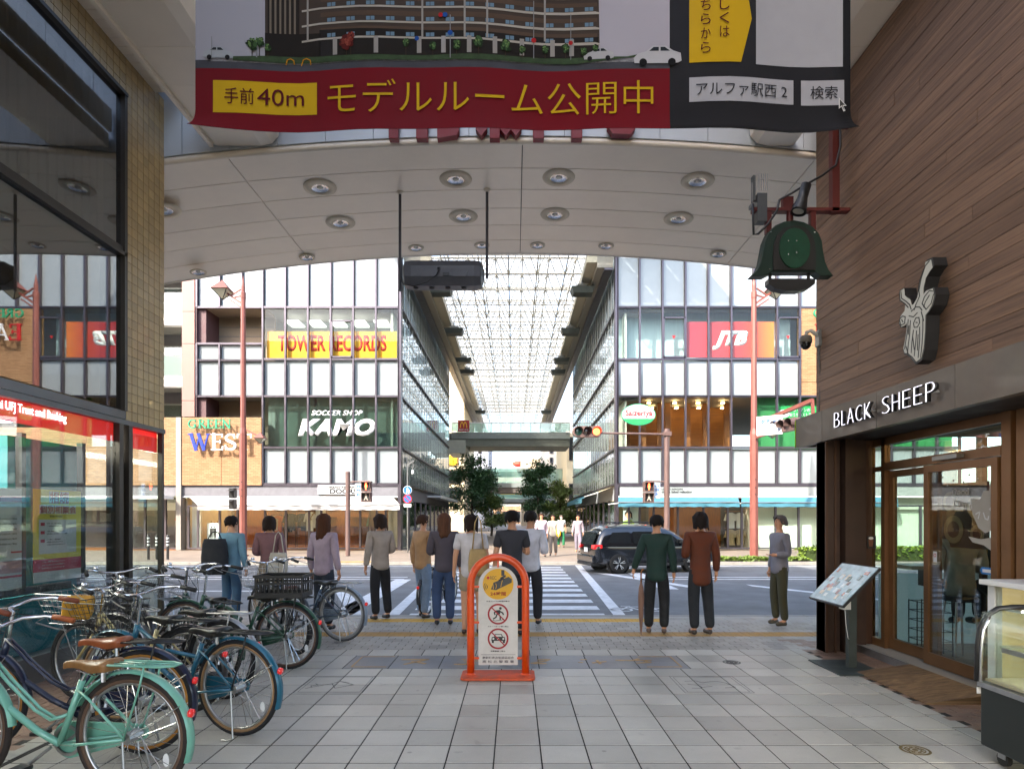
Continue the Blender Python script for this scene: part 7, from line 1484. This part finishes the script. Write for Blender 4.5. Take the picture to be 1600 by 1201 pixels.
    sd.f += [tuple(range(5, -1, -1)), tuple(range(36, 42))]; sd.m += [0, 0]
    so = sd.build('saddle', mat('saddle'+saddle, saddle, .42, var=.25, vs=14, coat=.1), t, True); q = so.modifiers.new('s', 'SUBSURF'); q.levels = q.render_levels = 2
    MB().tube([(.32, .02, saddle_z-.05), (.2, .03, saddle_z-.075), (.12, .04, saddle_z-.05)], .004, 5).tube([(.32, -.02, saddle_z-.05), (.2, -.03, saddle_z-.075), (.12, -.04, saddle_z-.05)], .004, 5).build('saddle_rail', M_steel, t)
    for s in (-1, 1): MB().lathe([(.014, 0), (.014, -.05), (.001, -.055)], 8, Matrix.Translation((.13, s*.05, saddle_z-.05))).build('spring', M_steel, t)
    # bars
    hz = .93+bar; cx = wb-.235
    MB().tube([ht, (cx, 0, hz-.02), (cx+.03, 0, hz)], .012, 8).build('stem', M_steel, t)
    hbm = MB(); P = []
    for s in (1, -1):
        side = [(cx+.03, 0, hz), (cx+.06, s*.09, hz+.005), (cx+.03, s*.19, hz+.035), (cx-.06, s*.26, hz+.04), (cx-.20, s*.285, hz+.015)]
        hbm.tube(side, .011, 8)
    hbm.build('handlebar', BM, t, True)
    for s in (1, -1):
        MB().tube([(cx-.10, s*.268, hz+.035), (cx-.22, s*.288, hz+.01)], .017, 8).build('grip', mat('grip'+grip, grip, .6, var=.2, vs=20), t, True)
        MB().tube([(cx-.05, s*.255, hz+.03), (cx-.0, s*.25, hz+.0), (cx-.1, s*.275, hz-.035), (cx-.17, s*.29, hz-.05)], .005, 5).build('brake_lever', M_steel2, t)
        MB().tube([(cx-.03, s*.25, hz+.035), (cx+.08, s*.2, hz+.06), (cx+.16, s*.08, hz-.02), (cx+.09, 0, hz-.2), (hb[0]+.06, 0, .52)], .003, 4).build('brake_cable', M_black, t)
    MB().lathe([(.001, .03), (.018, .025), (.024, .0), (.001, -.002)], 12, Matrix.Translation((cx, .17, hz+.045))).build('bell', M_steel, t, True)
    # guards
    guard(0, R_, R_+.022, .15-.55, 2.7, .028).build('rear_mudguard', G, t, True) if False else guard(0, R_, R_+.022, pi+.35, .42, .03).build('rear_mudguard', G, t, True)
    guard(wb, R_, R_+.02, pi*.98, .9, .027).build('front_mudguard', G, t, True)
    for hx, ang in ((0, 2.6), (wb, 2.2)):
        MB().tube([(hx, .05, R_), (hx+(R_+.02)*cos(ang), .03, R_+(R_+.02)*sin(ang))], .0025, 4).tube([(hx, -.05, R_), (hx+(R_+.02)*cos(ang), -.03, R_+(R_+.02)*sin(ang))], .0025, 4).build('mudguard_stay', M_steel2, t)
    a = 2.75; MB().lathe([(.001, .02), (.022, .018), (.024, 0), (.001, 0)], 12, Matrix.Translation(((R_+.03)*cos(a), 0, R_+(R_+.03)*sin(a))) @ Matrix.Rotation(-pi/2-.1, 4, 'Y')).build('tail_reflector', mat('reflector_red', (.5, .012, .01), .2, coat=1, emit=.12), t, True)
    # rack
    if rack:
        zr = 2*R_+.055; mb = MB(); mb.tube([(.18, -.035, zr-.03), (.1, -.06, zr), (-.2, -.062, zr), (-.27, -.03, zr), (-.27, .03, zr), (-.2, .062, zr), (.1, .06, zr), (.18, .035, zr-.03)], .0065, 6, closed=True)
        mb.tube([(.1, -.02, zr), (-.26, -.02, zr)], .0045, 5).tube([(.1, .02, zr), (-.26, .02, zr)], .0045, 5).tube([(-.05, -.062, zr), (-.05, .062, zr)], .0045, 5)
        for s in (-1, 1): mb.tube([(-.12, s*.062, zr), (-.1, s*.068, zr-.1), (0, s*.065, R_)], .006, 5)
        mb.tube([(.18, -.03, zr-.03), (.28, 0, .60)], .006, 5).tube([(.18, .03, zr-.03), (.28, 0, .60)], .006, 5); mb.build('rear_rack', RK, t, True)
    # drive train
    MB().lathe([(.07, -.004), (.088, -.003), (.088, .003), (.07, .004)], 30, Matrix.Translation((bb[0], -.05, bb[2])) @ Matrix.Rotation(pi/2, 4, 'X')).build('chainring', M_steel2, t)
    for s in (-1, 1):
        dx, dz = (.14*s*.9, -.10*s)
        MB().tube([(bb[0], s*.055, bb[2]), (bb[0]+dx, s*.075, bb[2]+dz)], .010, 6).build('crank', M_steel2, t); MB().box(bb[0]+dx-.04, bb[0]+dx+.04, s*.12-.045, s*.12+.045, bb[2]+dz-.012, bb[2]+dz+.012).build('pedal', M_black, t, bevel=.004)
    cg = MB(); oo = arc_pts(bb[0], bb[2], .105, -1.6, 1.6, 10)+arc_pts(0, R_, .045, 1.6, 4.7, 8); cg.prism([(a_, -.075, b_) for a_, b_ in oo], (0, .012, 0)); cg.build('chain_case', G if guardc != 'steel' else M_black, t, bevel=.004)
    MB().tube([(0, .07, R_-.01), (-.05, .11, .02), (-.02, .12, .008), (.03, .12, .008)], .006, 6).tube([(0, -.07, R_-.01), (-.05, -.11, .02), (-.02, -.12, .008), (.03, -.12, .008)], .006, 6).build('kickstand', M_steel2, t)
    lk = MB(); lk.tube([(.2, .05*cos(a_), .50+.05*sin(a_)) for a_ in [-.6+(pi+1.2)*i/10 for i in range(11)]], .009, 6); lk.build('ring_lock', M_steel2, t)
    # basket
    if basket:
        BMt = M_black if basket == 'black' else M_steel2
        bx0, z0, z1 = wb-.10, .66, .90; bt, bb_ = (-.02, .36, .19), (.03, .27, .14)
        mb = MB(); loopf = lambda f: [(bx0+bb_[0]+(bt[0]-bb_[0])*f, -(bb_[2]+(bt[2]-bb_[2])*f), z0+(z1-z0)*f), (bx0+bb_[1]+(bt[1]-bb_[1])*f, -(bb_[2]+(bt[2]-bb_[2])*f), z0+(z1-z0)*f), (bx0+bb_[1]+(bt[1]-bb_[1])*f, (bb_[2]+(bt[2]-bb_[2])*f), z0+(z1-z0)*f), (bx0+bb_[0]+(bt[0]-bb_[0])*f, (bb_[2]+(bt[2]-bb_[2])*f), z0+(z1-z0)*f)]
        for f in (0, .2, .4, .6, .8, 1): mb.tube(loopf(f), .0042 if f in (0, 1) else .0022, 4, closed=True)
        l0, l1 = loopf(0), loopf(1)
        for i in range(4):
            for k in range(7):
                g_ = k/7; p = V(l0[i]).lerp(V(l0[(i+1) % 4]), g_); q = V(l1[i]).lerp(V(l1[(i+1) % 4]), g_); mb.tube([p, q], .0022, 3, cap=False)
        for k in range(1, 6): mb.tube([V(l0[0]).lerp(V(l0[1]), k/6), V(l0[3]).lerp(V(l0[2]), k/6)], .0022, 3, cap=False)
        mb.build('basket', BMt, t); MB().tube([(wb, .055, R_), (wb+.09, .1, z0)], .004, 5).tube([(wb, -.055, R_), (wb+.09, -.1, z0)], .004, 5).build('basket_stay', M_steel2, t)
    return t
D = lambda dx, dy: math.atan2(dy, dx)
bicycle('mint green bicycle with tan saddle and rack nearest the camera', -2.07, 3.36, D(-1.08, .15), '#79b7a1', wall='#5d4636', tyre='#2b221d', saddle='#8a6238', grip='#a5562a', rack='frame', R_=.338, bar=-.04)
bicycle('navy bicycle with brown saddle and amber tyre walls behind the mint one', -2.40, 4.0, D(-1.08, .02), '#16203c', wall='#a5702c', saddle='#8f4a26', grip='#7c3c22', loop=True, basket='black')
bicycle('teal blue bicycle with tan tyre walls and long blue rear mudguard', -1.93, 4.33, D(-1.06, .30), '#176079', wall='#8a6b4a', basket='black', bar=.02, loop=False)
bicycle('cream bicycle half hidden behind the teal one', -2.55, 4.85, D(-1.05, .30), '#cdbd83', basket='steel', guardc='#2a2a2c')
bicycle('black bicycle with a silver rear mudguard and red tail reflector', -2.45, 5.2, D(-1.05, .25), '#1a1a1d', guardc='steel', rack='steel', basket='black', bar=.03)
g6 = bicycle('dark green bicycle carrying a black plastic crate', -2.28, 6.22, D(-1.05, .10), '#29523f', wall='#5a4438', basket=None, bar=.04)
bicycle('black bicycle with brown leather saddle behind the crate', -2.42, 6.9, D(-.75, .80), '#1b1a1c', saddle='#5a2c22', rack='black', basket='steel', bar=.04)
bicycle('dark green bicycle with chrome wire basket beside the bank corner', -2.75, 5.9, D(-.9, .75), '#1f4536', basket='steel', bar=.06)
bicycle('city bicycle with pale blue mudguard standing alone behind the others', -2.12, 7.62, D(-1.05, .35), '#2f4358', guardc='#7e8c9c', rack='steel', bar=.03, wall='#8b8b8b', tyre='#4a4a4c')
bicycle('black bicycle with a tall chrome basket against the bank glass', -3.25, 5.45, D(-.8, .75), '#222226', basket='steel', rack='steel', bar=.05)
bicycle('dark bicycle beside the waiting people near the zebra crossing', -1.36, 9.6, D(.25, 1.0), '#2a2c31', basket='steel', rack='steel', group='bicycles by the crossing')
# crate on the rack
ck = thing('plastic_crate', 'black slotted plastic crate on the rear rack of a green bicycle', 'crate', (g6.location.x-.02, g6.location.y-.02, .735), .0)
M_crate = mat('crate_black', (.012, .012, .013), .45, var=.2, vs=8)
w, d, h = .23, .16, .22; mb = MB(); mb.box(-w, w, -d, d, 0, .012); mb.build('crate_floor', M_crate, ck)
mb = MB()
for z0, z1 in ((0, .05), (.13, .15), (.19, .22)):
    mb.box(-w, w, -d-.004, -d+.006, z0, z1).box(-w, w, d-.006, d+.004, z0, z1).box(-w-.004, -w+.006, -d+.006, d-.006, z0, z1).box(w-.006, w+.004, -d+.006, d-.006, z0, z1)
mb.box(-w-.012, w+.012, -d-.012, d+.012, .205, .205).build('crate_bands', M_crate, ck)
mb = MB()
for k in range(11):
    x = -w+.003+k*(2*w-.012)/10
    mb.box(x, x+.012, -d-.003, -d+.005, .05, .19).box(x, x+.012, d-.005, d+.003, .05, .19)
for k in range(7):
    y = -d+.003+k*(2*d-.012)/6; mb.box(-w-.003, -w+.005, y, y+.012, .05, .19).box(w-.005, w+.003, y, y+.012, .05, .19)
stuff(mb.build('crate_bars', M_crate, ck)); mb = MB(); mb.box(-w-.012, w+.012, -d-.012, -d-.004, .2, .222).box(-w-.012, w+.012, d+.004, d+.012, .2, .222).box(-w-.012, -w-.004, -d-.004, d+.004, .2, .222).box(w+.004, w+.012, -d-.004, d+.004, .2, .222).build('crate_rim', M_crate, ck)
yb_ = tag(MB().box(-.1, .1, -.12, .12, 0, .16).build('yellow_bag', mat('bag_yellow', '#b8851a', .7, var=.3, vs=9), None, loc=(-3.52, 5.0, .72), rot=(.1, .1, .5), bevel=.03), 'mustard yellow bag lying in the cream bicycle wire basket', 'bag')
# ================================================================ people
def skin(name, nodes, edges, m, parent, sub=2, sy=.82):
    me = bpy.data.meshes.new(name); ids = list(nodes); ix = {k: i for i, k in enumerate(ids)}
    me.from_pydata([nodes[k][0] for k in ids], [(ix[a], ix[b]) for a, b in edges], []); me.materials.append(m)
    o = link(name, me, parent); me.skin_vertices or None
    o.modifiers.new('skin', 'SKIN'); o.modifiers['skin'].use_smooth_shade = True
    if not me.skin_vertices:
        bm_ = bmesh.new(); bm_.from_mesh(me); bm_.verts.layers.skin.verify(); bm_.to_mesh(me); bm_.free()
    dat = me.skin_vertices[0].data
    for k, i in ix.items(): r = nodes[k][1]; dat[i].radius = r if isinstance(r, tuple) else (r, r)
    used = set(); adj = {}
    for a, b in edges: adj.setdefault(a, []).append(b); adj.setdefault(b, []).append(a)
    for k in ids:
        if k in used: continue
        dat[ix[k]].use_root = True; stack = [k]
        while stack:
            c = stack.pop()
            if c in used: continue
            used.add(c); stack += adj.get(c, [])
    s = o.modifiers.new('sub', 'SUBSURF'); s.levels = s.render_levels = sub
    o.scale = (1, sy, 1); return o
M_skin = mat('skin', '#c08c6c', .55, var=.06, vs=8); M_eye = mat('eye_dark', (.01, .008, .006), .3)
def person(label, x, y, rz, h, top, bot, hair='#1c1512', bottom='trousers', sleeve='long', hairs='short', walk=0., shoes='#1c1c1e', arms=None, z0=0., seat=False, top_len=.0, group=None, mask=False):
    t = thing('person', label, 'person', (x, y, z0), rz+R.uniform(-.15, .15), group); t.scale = (h/1.72,)*3
    Mt = mat('cloth'+top, top, .85, var=.22, vs=6, bump=.9, bs=11); Mb_ = mat('cloth'+bot, bot, .85, var=.22, vs=6, bump=.9, bs=11); Mh = mat('hair'+hair, hair, .75, var=.4, vs=60, stretch=(1, 1, .12), spec=.2, bump=.8, bs=90); Ms = mat('shoe'+shoes, shoes, .5, var=.1)
    q = random.Random(hash(label) % 1000 if False else sum(map(ord, label)))
    arms = arms or {}; dz = -.44 if seat else 0
    J = {'pel': (0, 0, .95), 'wai': (0, .0, 1.10), 'che': (0, .0, 1.28), 'clv': (0, .0, 1.405), 'nkb': (0, .01, 1.45), 'nkt': (0, -.005, 1.52)}
    L = {}; sway = 0 if seat else q.uniform(-.02, .02)
    for s, n in ((1, 'r'), (-1, 'l')):
        st = walk*s; L[n+'hip'] = (s*.085, 0, .90)
        if seat: L[n+'kne'] = (s*.12, -.42, .94); L[n+'ank'] = (s*.12, -.42, .53); L[n+'toe'] = (s*.12, -.56, .48)
        else: wd = q.uniform(0, .03); L[n+'kne'] = (s*(.095+wd)+sway, -.02-st*.55-abs(walk)*.06-(.04 if s*sway > .006 else 0), .50); L[n+'ank'] = (s*(.09+wd*1.5)+sway*.5, .03-st*1.1, .09+max(0, -st)*.12); L[n+'toe'] = (s*.105, -.13-st*1.1, .045)
        L[n+'sho'] = (s*.172, 0, 1.40)
        a = arms.get(n)
        if a == 'bend': L[n+'elb'] = (s*.225, .03, 1.13); L[n+'wri'] = (s*.16, -.2, 1.12); hd = V((-s*.3, -1, .05))
        elif a == 'phone': L[n+'elb'] = (s*.22, -.03, 1.13); L[n+'wri'] = (s*.09, -.24, 1.24); hd = V((-s*.5, -.6, .7))
        elif a == 'out': L[n+'elb'] = (s*.26, .0, 1.14); L[n+'wri'] = (s*.33, -.08, .93); hd = V((s*.1, -.15, -1))
        else: L[n+'elb'] = (s*.225, .03+st*.25, 1.13); L[n+'wri'] = (s*.245, -.03+st*.45, .885); hd = V((0, -.12+st*.3, -1))
        L[n+'hd'] = hd.normalized()
    nd = {'pel': (J['pel'], .12), 'wai': (J['wai'], .105), 'che': (J['che'], .125), 'clv': (J['clv'], .085), 'nkb': (J['nkb'], .055), 'nkt': (J['nkt'], .052), 'h1': ((0, -.02, 1.565), .068), 'h2': ((0, -.008, 1.63), .084), 'h3': ((0, .0, 1.685), .062)}
    ed = [('pel', 'wai'), ('wai', 'che'), ('che', 'clv'), ('clv', 'nkb'), ('nkb', 'nkt'), ('nkt', 'h1'), ('h1', 'h2'), ('h2', 'h3')]
    for n in 'rl':
        nd[n+'sho'] = (L[n+'sho'], .052); nd[n+'elb'] = (L[n+'elb'], .039); nd[n+'wri'] = (L[n+'wri'], .026); nd[n+'hip'] = (L[n+'hip'], .088); nd[n+'kne'] = (L[n+'kne'], .055); nd[n+'ank'] = (L[n+'ank'], .036); nd[n+'toe'] = (L[n+'toe'], .034)
        ed += [('clv', n+'sho'), (n+'sho', n+'elb'), (n+'elb', n+'wri'), ('pel', n+'hip'), (n+'hip', n+'kne'), (n+'kne', n+'ank'), (n+'ank', n+'toe')]
        w = V(L[n+'wri']); d = L[n+'hd']; s = 1 if n == 'r' else -1; u = V((0, 1, 0)) if abs(d.y) < .8 else V((1, 0, 0)); pm = w+d*.07; nd[n+'plm'] = (tuple(pm), (.032, .026)); ed.append((n+'wri', n+'plm'))
        for k in range(4):
            off = u*(-.027+.018*k); l = (.06, .075, .07, .055)[k]; cur = V((-s*.02, 0, 0)); a0, a1, a2 = pm+off*.7, pm+d*l*.6+off, pm+d*l+off+cur
            for i, (p, r) in enumerate(((a0, .0105), (a1, .0095), (a2, .007))): nd[f'{n}f{k}{i}'] = (tuple(p), r)
            ed += [(f'{n}f{k}0', f'{n}f{k}1'), (f'{n}f{k}1', f'{n}f{k}2')]
        a0 = w+d*.03; a1 = a0+d*.03-u*.04; a2 = a1+d*.035-u*.008
        for i, (p, r) in enumerate(((a0, .013), (a1, .0115), (a2, .008))): nd[f'{n}t{i}'] = (tuple(p), r)
        ed += [(n+'t0', n+'t1'), (n+'t1', n+'t2')]
    body = skin('body', nd, ed, M_skin, t)
    # face
    MB().lathe([(.001, 0), (.011, .006), (.012, .016), (.004, .045), (.001, .05)], 8, Matrix.Translation((0, -.092, 1.59))).build('nose', M_skin, body, True)
    for s in (-1, 1):
        MB().lathe([(.001, -.006), (.012, 0), (.001, .006)], 8, Matrix.Translation((s*.031, -.086, 1.635))).build('eye', M_eye, body); MB().box(s*.031-.016, s*.031+.016, -.092, -.083, 1.655, 1.660).build('eyebrow', Mh, body); MB().lathe([(.001, -.03), (.014, -.01), (.018, .015), (.001, .03)], 8, Matrix.Translation((s*.083, .0, 1.615))).build('ear', M_skin, body, True)
    MB().box(-.02, .02, -.092, -.084, 1.566, 1.572).build('mouth', mat('lips', '#8d4a42', .5), body)
    if mask: MB().add([(-.06, -.07, 1.61), (0, -.115, 1.615), (.06, -.07, 1.61), (.05, -.065, 1.545), (0, -.10, 1.54), (-.05, -.065, 1.545)], [(0, 1, 4, 5), (1, 2, 3, 4)]).build('face_mask', M_white, body)
    # hair: a cap that is open over the face, longer styles fall down the back
    hm = MB(); N_, K = 22, 9; low = {'short': 1.58, 'bob': 1.50, 'long': 1.36, 'bun': 1.58}[hairs]
    for i in range(K+1):
        f = i/K
        for j in range(N_):
            a = 2*pi*j/N_; front = max(0, -sin(a)); zb4 = low+(1.685-low)*min(1, front*1.5)**1.2
            zt = 1.735; z = zt-(zt-zb4)*f; k = math.sqrt(max(0, 1-((z-1.635)/.104)**2)) if z > 1.635 else 1-.12*max(0, (1.635-z)/.1)*(0 if hairs in ('long', 'bob') else 1)
            rr = .099*max(.02, k)*(1+.07*sin(j*2.3+i*.7)+(.05*sin(j*5.1) if f > .7 else 0)); z -= (.02*sin(j*3.7)+.012*sin(j*7.9))*f**3; hm.v.append((rr*cos(a), .008+rr*1.06*sin(a), z))
    for i in range(K):
        for j in range(N_): hm.f.append((i*N_+j, i*N_+(j+1) % N_, (i+1)*N_+(j+1) % N_, (i+1)*N_+j)); hm.m.append(0)
    hm.f.append(tuple(range(N_))); hm.m.append(0); ho = hm.build('hair', Mh, t, True); sl2 = ho.modifiers.new('so', 'SOLIDIFY'); sl2.thickness = .006
    if hairs == 'bun': MB().lathe([(.001, -.035), (.03, -.02), (.036, 0), (.03, .02), (.001, .035)], 12, Matrix.Translation((0, .11, 1.68))).build('hair_bun', Mh, t, True)
    # top
    cf = q.uniform(-.006, .012); nd = {'0': ((0, 0, .80-top_len), .172), 'a': ((0, 0, .90-top_len*.7), .168), 'b': ((0, 0, 1.09), .142+cf), 'c': ((0, 0, 1.27), .165+cf), 'd': ((0, .0, 1.385), .118), 'e': ((0, .005, 1.45), .078), 'f': ((0, .005, 1.475), .068)}; ed = [('0', 'a'), ('a', 'b'), ('b', 'c'), ('c', 'd'), ('d', 'e'), ('e', 'f')]
    for n in 'rl':
        S_, E_, W_ = V(L[n+'sho']), V(L[n+'elb']), V(L[n+'wri']); nd[n+'s'] = (tuple(S_), .078); ed.append(('d', n+'s'))
        if sleeve == 'long': nd[n+'e'] = (tuple(E_), .064); nd[n+'w'] = (tuple(E_.lerp(W_, .97)), .050); ed += [(n+'s', n+'e'), (n+'e', n+'w')]
        else: nd[n+'e'] = (tuple(S_.lerp(E_, .72)), .062); ed.append((n+'s', n+'e'))
    skin('top', nd, ed, Mt, t)
    if bottom in ('trousers', 'shorts'):
        nd = {'0': ((0, 0, 1.08), .125), 'a': ((0, 0, .98), .145), 'b': ((0, 0, .91), .15)}; ed = [('0', 'a'), ('a', 'b')]
        for n in 'rl':
            H_, K_, A_ = V(L[n+'hip']), V(L[n+'kne']), V(L[n+'ank']); nd[n+'h'] = (tuple(H_+V((0, 0, -.05))), .112); ed.append(('b', n+'h'))
            if bottom == 'trousers': nd[n+'k'] = (tuple(K_), .084); nd[n+'a'] = (tuple(K_.lerp(A_, 1.0)), .070); ed += [(n+'h', n+'k'), (n+'k', n+'a')]
            else: nd[n+'k'] = (tuple(H_.lerp(K_, .72)), .095); ed.append((n+'h', n+'k'))
        skin(bottom, nd, ed, Mb_, t)
    else:
        sk4 = MB(); N_ = 32; zz = [1.0, .9, .7, .45, .2]; rr = [.135, .175, .205, .24, .27]
        for z, r in zip(zz, rr):
            for j in range(N_): a = 2*pi*j/N_; k = 1+(.07*sin(j*2.4+z*3))*(1-z); sk4.v.append((r*k*cos(a), r*k*.8*sin(a)-walk*.1*(1-z), z))
        for i in range(4):
            for j in range(N_): sk4.f.append((i*N_+j, (i+1)*N_+j, (i+1)*N_+(j+1) % N_, i*N_+(j+1) % N_)); sk4.m.append(0)
        o = sk4.build('skirt', Mb_, t, True); o.modifiers.new('so', 'SOLIDIFY').thickness = .008
    for n in 'rl':
        A_, T_ = V(L[n+'ank']), V(L[n+'toe']); nd = {'a': (tuple(A_+V((0, .03, -.035))), .042), 'b': (tuple(A_.lerp(T_, .5)+V((0, 0, -.01))), .043), 'c': (tuple(T_), .040)}; skin('shoe', nd, [('a', 'b'), ('b', 'c')], Ms, t, 1, 1)
    return t
def bag(label, x, y, z, w, d, h, col, rz=0, strap=.35, cat='bag', nm='bag'):
    t = thing(nm, label, cat, (x, y, z), rz); mb = MB(); n = 10
    for i, (k, zz) in enumerate(((.8, 0), (1, .06*1), (1.02, h*.5), (.92, h*.85), (.8, h))):
        mb.v += [(w/2*k*(abs(cos(a))**.5*(1 if cos(a) > 0 else -1)), d/2*k*(abs(sin(a))**.5*(1 if sin(a) > 0 else -1)), zz) for a in [2*pi*j/20 for j in range(20)]]
    for i in range(4):
        for j in range(20): mb.f.append((i*20+j, i*20+(j+1) % 20, (i+1)*20+(j+1) % 20, (i+1)*20+j)); mb.m.append(0)
    mb.f += [tuple(range(19, -1, -1)), tuple(range(80, 100))]; mb.m += [0, 0]; mb.build('bag_body', mat('bag'+col, col, .8, var=.2, vs=14, bump=.3), t, True)
    MB().tube([(-w*.3, 0, h*.9), (-w*.15, 0, h+strap*.8), (0, 0, h+strap), (w*.15, 0, h+strap*.8), (w*.3, 0, h*.9)], .009, 6).build('strap', MATS['bag'+col], t, True); return t
def PXY(px, Y): return (px-804)*Y/970
person('person in light blue shirt and jeans behind the parked bicycles at the left', PXY(362, 9.0), 9.0, pi-.3, 1.53, '#6f97ad', '#31506e', hairs='short', arms={'r': 'bend'})
bag('dark backpack behind the person in the light blue shirt', PXY(340, 8.8), 8.72, .72, .34, .2, .5, '#1d1f26', .3, .1, 'backpack', 'backpack')
person('person in mauve top and long patterned beige skirt with a white tote', PXY(421, 9.05), 9.05, pi+.2, 1.53, '#7d5a5e', '#8d7a62', bottom='skirt', hairs='bob', hair='#2a1e18', arms={'r': 'bend'})
bag('white cloth tote hanging beside the patterned skirt', PXY(437, 8.9), 8.85, .70, .26, .09, .32, '#b9b1a4', .1, .3)
person('person in lilac top and navy trousers behind the pale blue mudguard', PXY(506, 8.35), 8.35, pi-.5, 1.56, '#a18f9c', '#252c38', hair='#4a2c1c', hairs='long')
person('person in beige jacket and black trousers left of the crossing', PXY(594, 9.2), 9.2, pi+.55, 1.56, '#a2958a', '#222124', hair='#2e2019', hairs='bob', arms={'l': 'bend'}, sleeve='long')
person('person in tan top with light blue jeans at the crossing edge', PXY(661, 9.35), 9.35, pi-.8, 1.55, '#a9835d', '#6f8198', hair='#3d281c', hairs='short', walk=.06, arms={'l': 'phone'})
person('person in dark grey top and blue jeans left of the straw bag', PXY(694, 8.75), 8.75, pi, 1.57, '#4d464e', '#35486a', hair='#5a3b2a', hairs='long', arms={'r': 'bend'})
person('person in white top and beige shorts with bare legs behind the notice stand', PXY(736, 8.05), 8.05, pi+.15, 1.55, '#c3bec0', '#9c8c74', hair='#241812', bottom='shorts', sleeve='short', hairs='bob', shoes='#3a2a22')
bag('straw coloured shoulder bag held behind the orange notice stand', PXY(747, 7.9), 7.86, .78, .24, .14, .34, '#a58a5c', .2, .42)
person('person in dark grey t-shirt and black trousers behind the notice stand', PXY(800, 7.95), 7.95, pi, 1.60, '#2f2f36', '#17171b', hair='#14100e', sleeve='short', arms={'l': 'phone'})
person('person in white shirt and dark trousers half hidden right of the stand', PXY(829, 8.7), 8.7, pi-.2, 1.60, '#c8c9d4', '#23242b', hair='#1c1512', walk=-.09, arms={'l': 'bend'})
person('person in pale pink top walking across the far end of the zebra', PXY(846, 24), 24, .2, 1.66, '#cdb4bb', '#b3a58c', hair='#3c2a20', walk=.14, hairs='bob')
person('person in cream top beside the one in pink on the far pavement', PXY(864, 24.6), 24.6, -.2, 1.62, '#c7bfae', '#77706a', hair='#2a211c', walk=-.12)
person('person in white t-shirt and green trousers walking in the covered street', PXY(877, 31.5), 31.5, .15, 1.62, '#cfd3d4', '#1f6b45', hair='#6d6660', sleeve='short', walk=.16, mask=True)
bag('yellow bag carried by the person in green trousers', PXY(870, 31.3), 31.3, .55, .4, .2, .38, '#e0b41a', 0, .2)
person('person in grey mauve clothes at the left of the black car', PXY(903, 27), 27, -.3, 1.62, '#8b7f86', '#7b7480', hair='#2b221e', walk=.12)
pu_ = person('person in dark green jacket and black trousers holding a brown umbrella', PXY(1026, 8.1), 8.1, pi-.1, 1.54, '#16302a', '#141518', hair='#161110', arms={'r': 'out'}, top_len=.05, shoes='#5a4a44')
um = thing('furled_umbrella', 'brown furled umbrella held upright in the left hand at the kerb', 'umbrella', (PXY(1000, 8.05), 7.98, 0)); MB().lathe([(.001, 0), (.006, .03), (.012, .06), (.03, .25), (.04, .5), (.03, .62), (.012, .68)], 12).build('canopy', mat('umbrella_brown', '#7a5b4c', .7, var=.25, vs=12, stretch=(3, 3, .4)), um, True); MB().tube([(0, 0, .66), (0, 0, .80), (.01, 0, .84), (.03, 0, .86)], .010, 8).build('handle', M_warmwood, um, True)
person('person in rust brown long jacket and dark trousers at the kerb', PXY(1094, 8.0), 8.0, pi+.15, 1.58, '#5a2a14', '#1c1f24', hair='#1d1512', hairs='bob', top_len=.12, arms={'r': 'bend'}, shoes='#3b342f')
person('person in grey lilac shirt and olive trousers facing left by the column', PXY(1218, 8.7), 8.7, -pi/2+.2, 1.54, '#77757f', '#3c3a26', hair='#5b5552', arms={'r': 'bend'}, shoes='#4b4334')
person('person in black top sitting at the cafe counter with dark hair', 5.05, 6.3, pi, 1.6, '#17171a', '#1d1d22', hair='#0f0c0b', hairs='bob', seat=True, z0=-.12+.07, arms={'r': 'bend', 'l': 'bend'})
person('person in pale grey shirt sitting behind the cafe side pane', 4.55, 6.35, pi-.2, 1.6, '#8f908c', '#3a3d44', hair='#15110f', seat=True, z0=-.12+.07, arms={'r': 'bend', 'l': 'bend'})
for x_, lab in ((5.05, 'tall cafe stool under the person in black'), (4.55, 'tall cafe stool under the person in grey')):
    s = thing('cafe_stool', lab, 'stool', (x_, 6.35, .07)); MB().lathe([(.001, .60), (.16, .60), (.165, .63), (.15, .65), (.001, .65)], 18).build('seat', M_black, s); [MB().tube([(.12*cos(a), .12*sin(a), .6), (.19*cos(a), .19*sin(a), 0)], .012, 6).build('leg', M_steel2, s) for a in (.8, 2.4, 3.9, 5.5)]
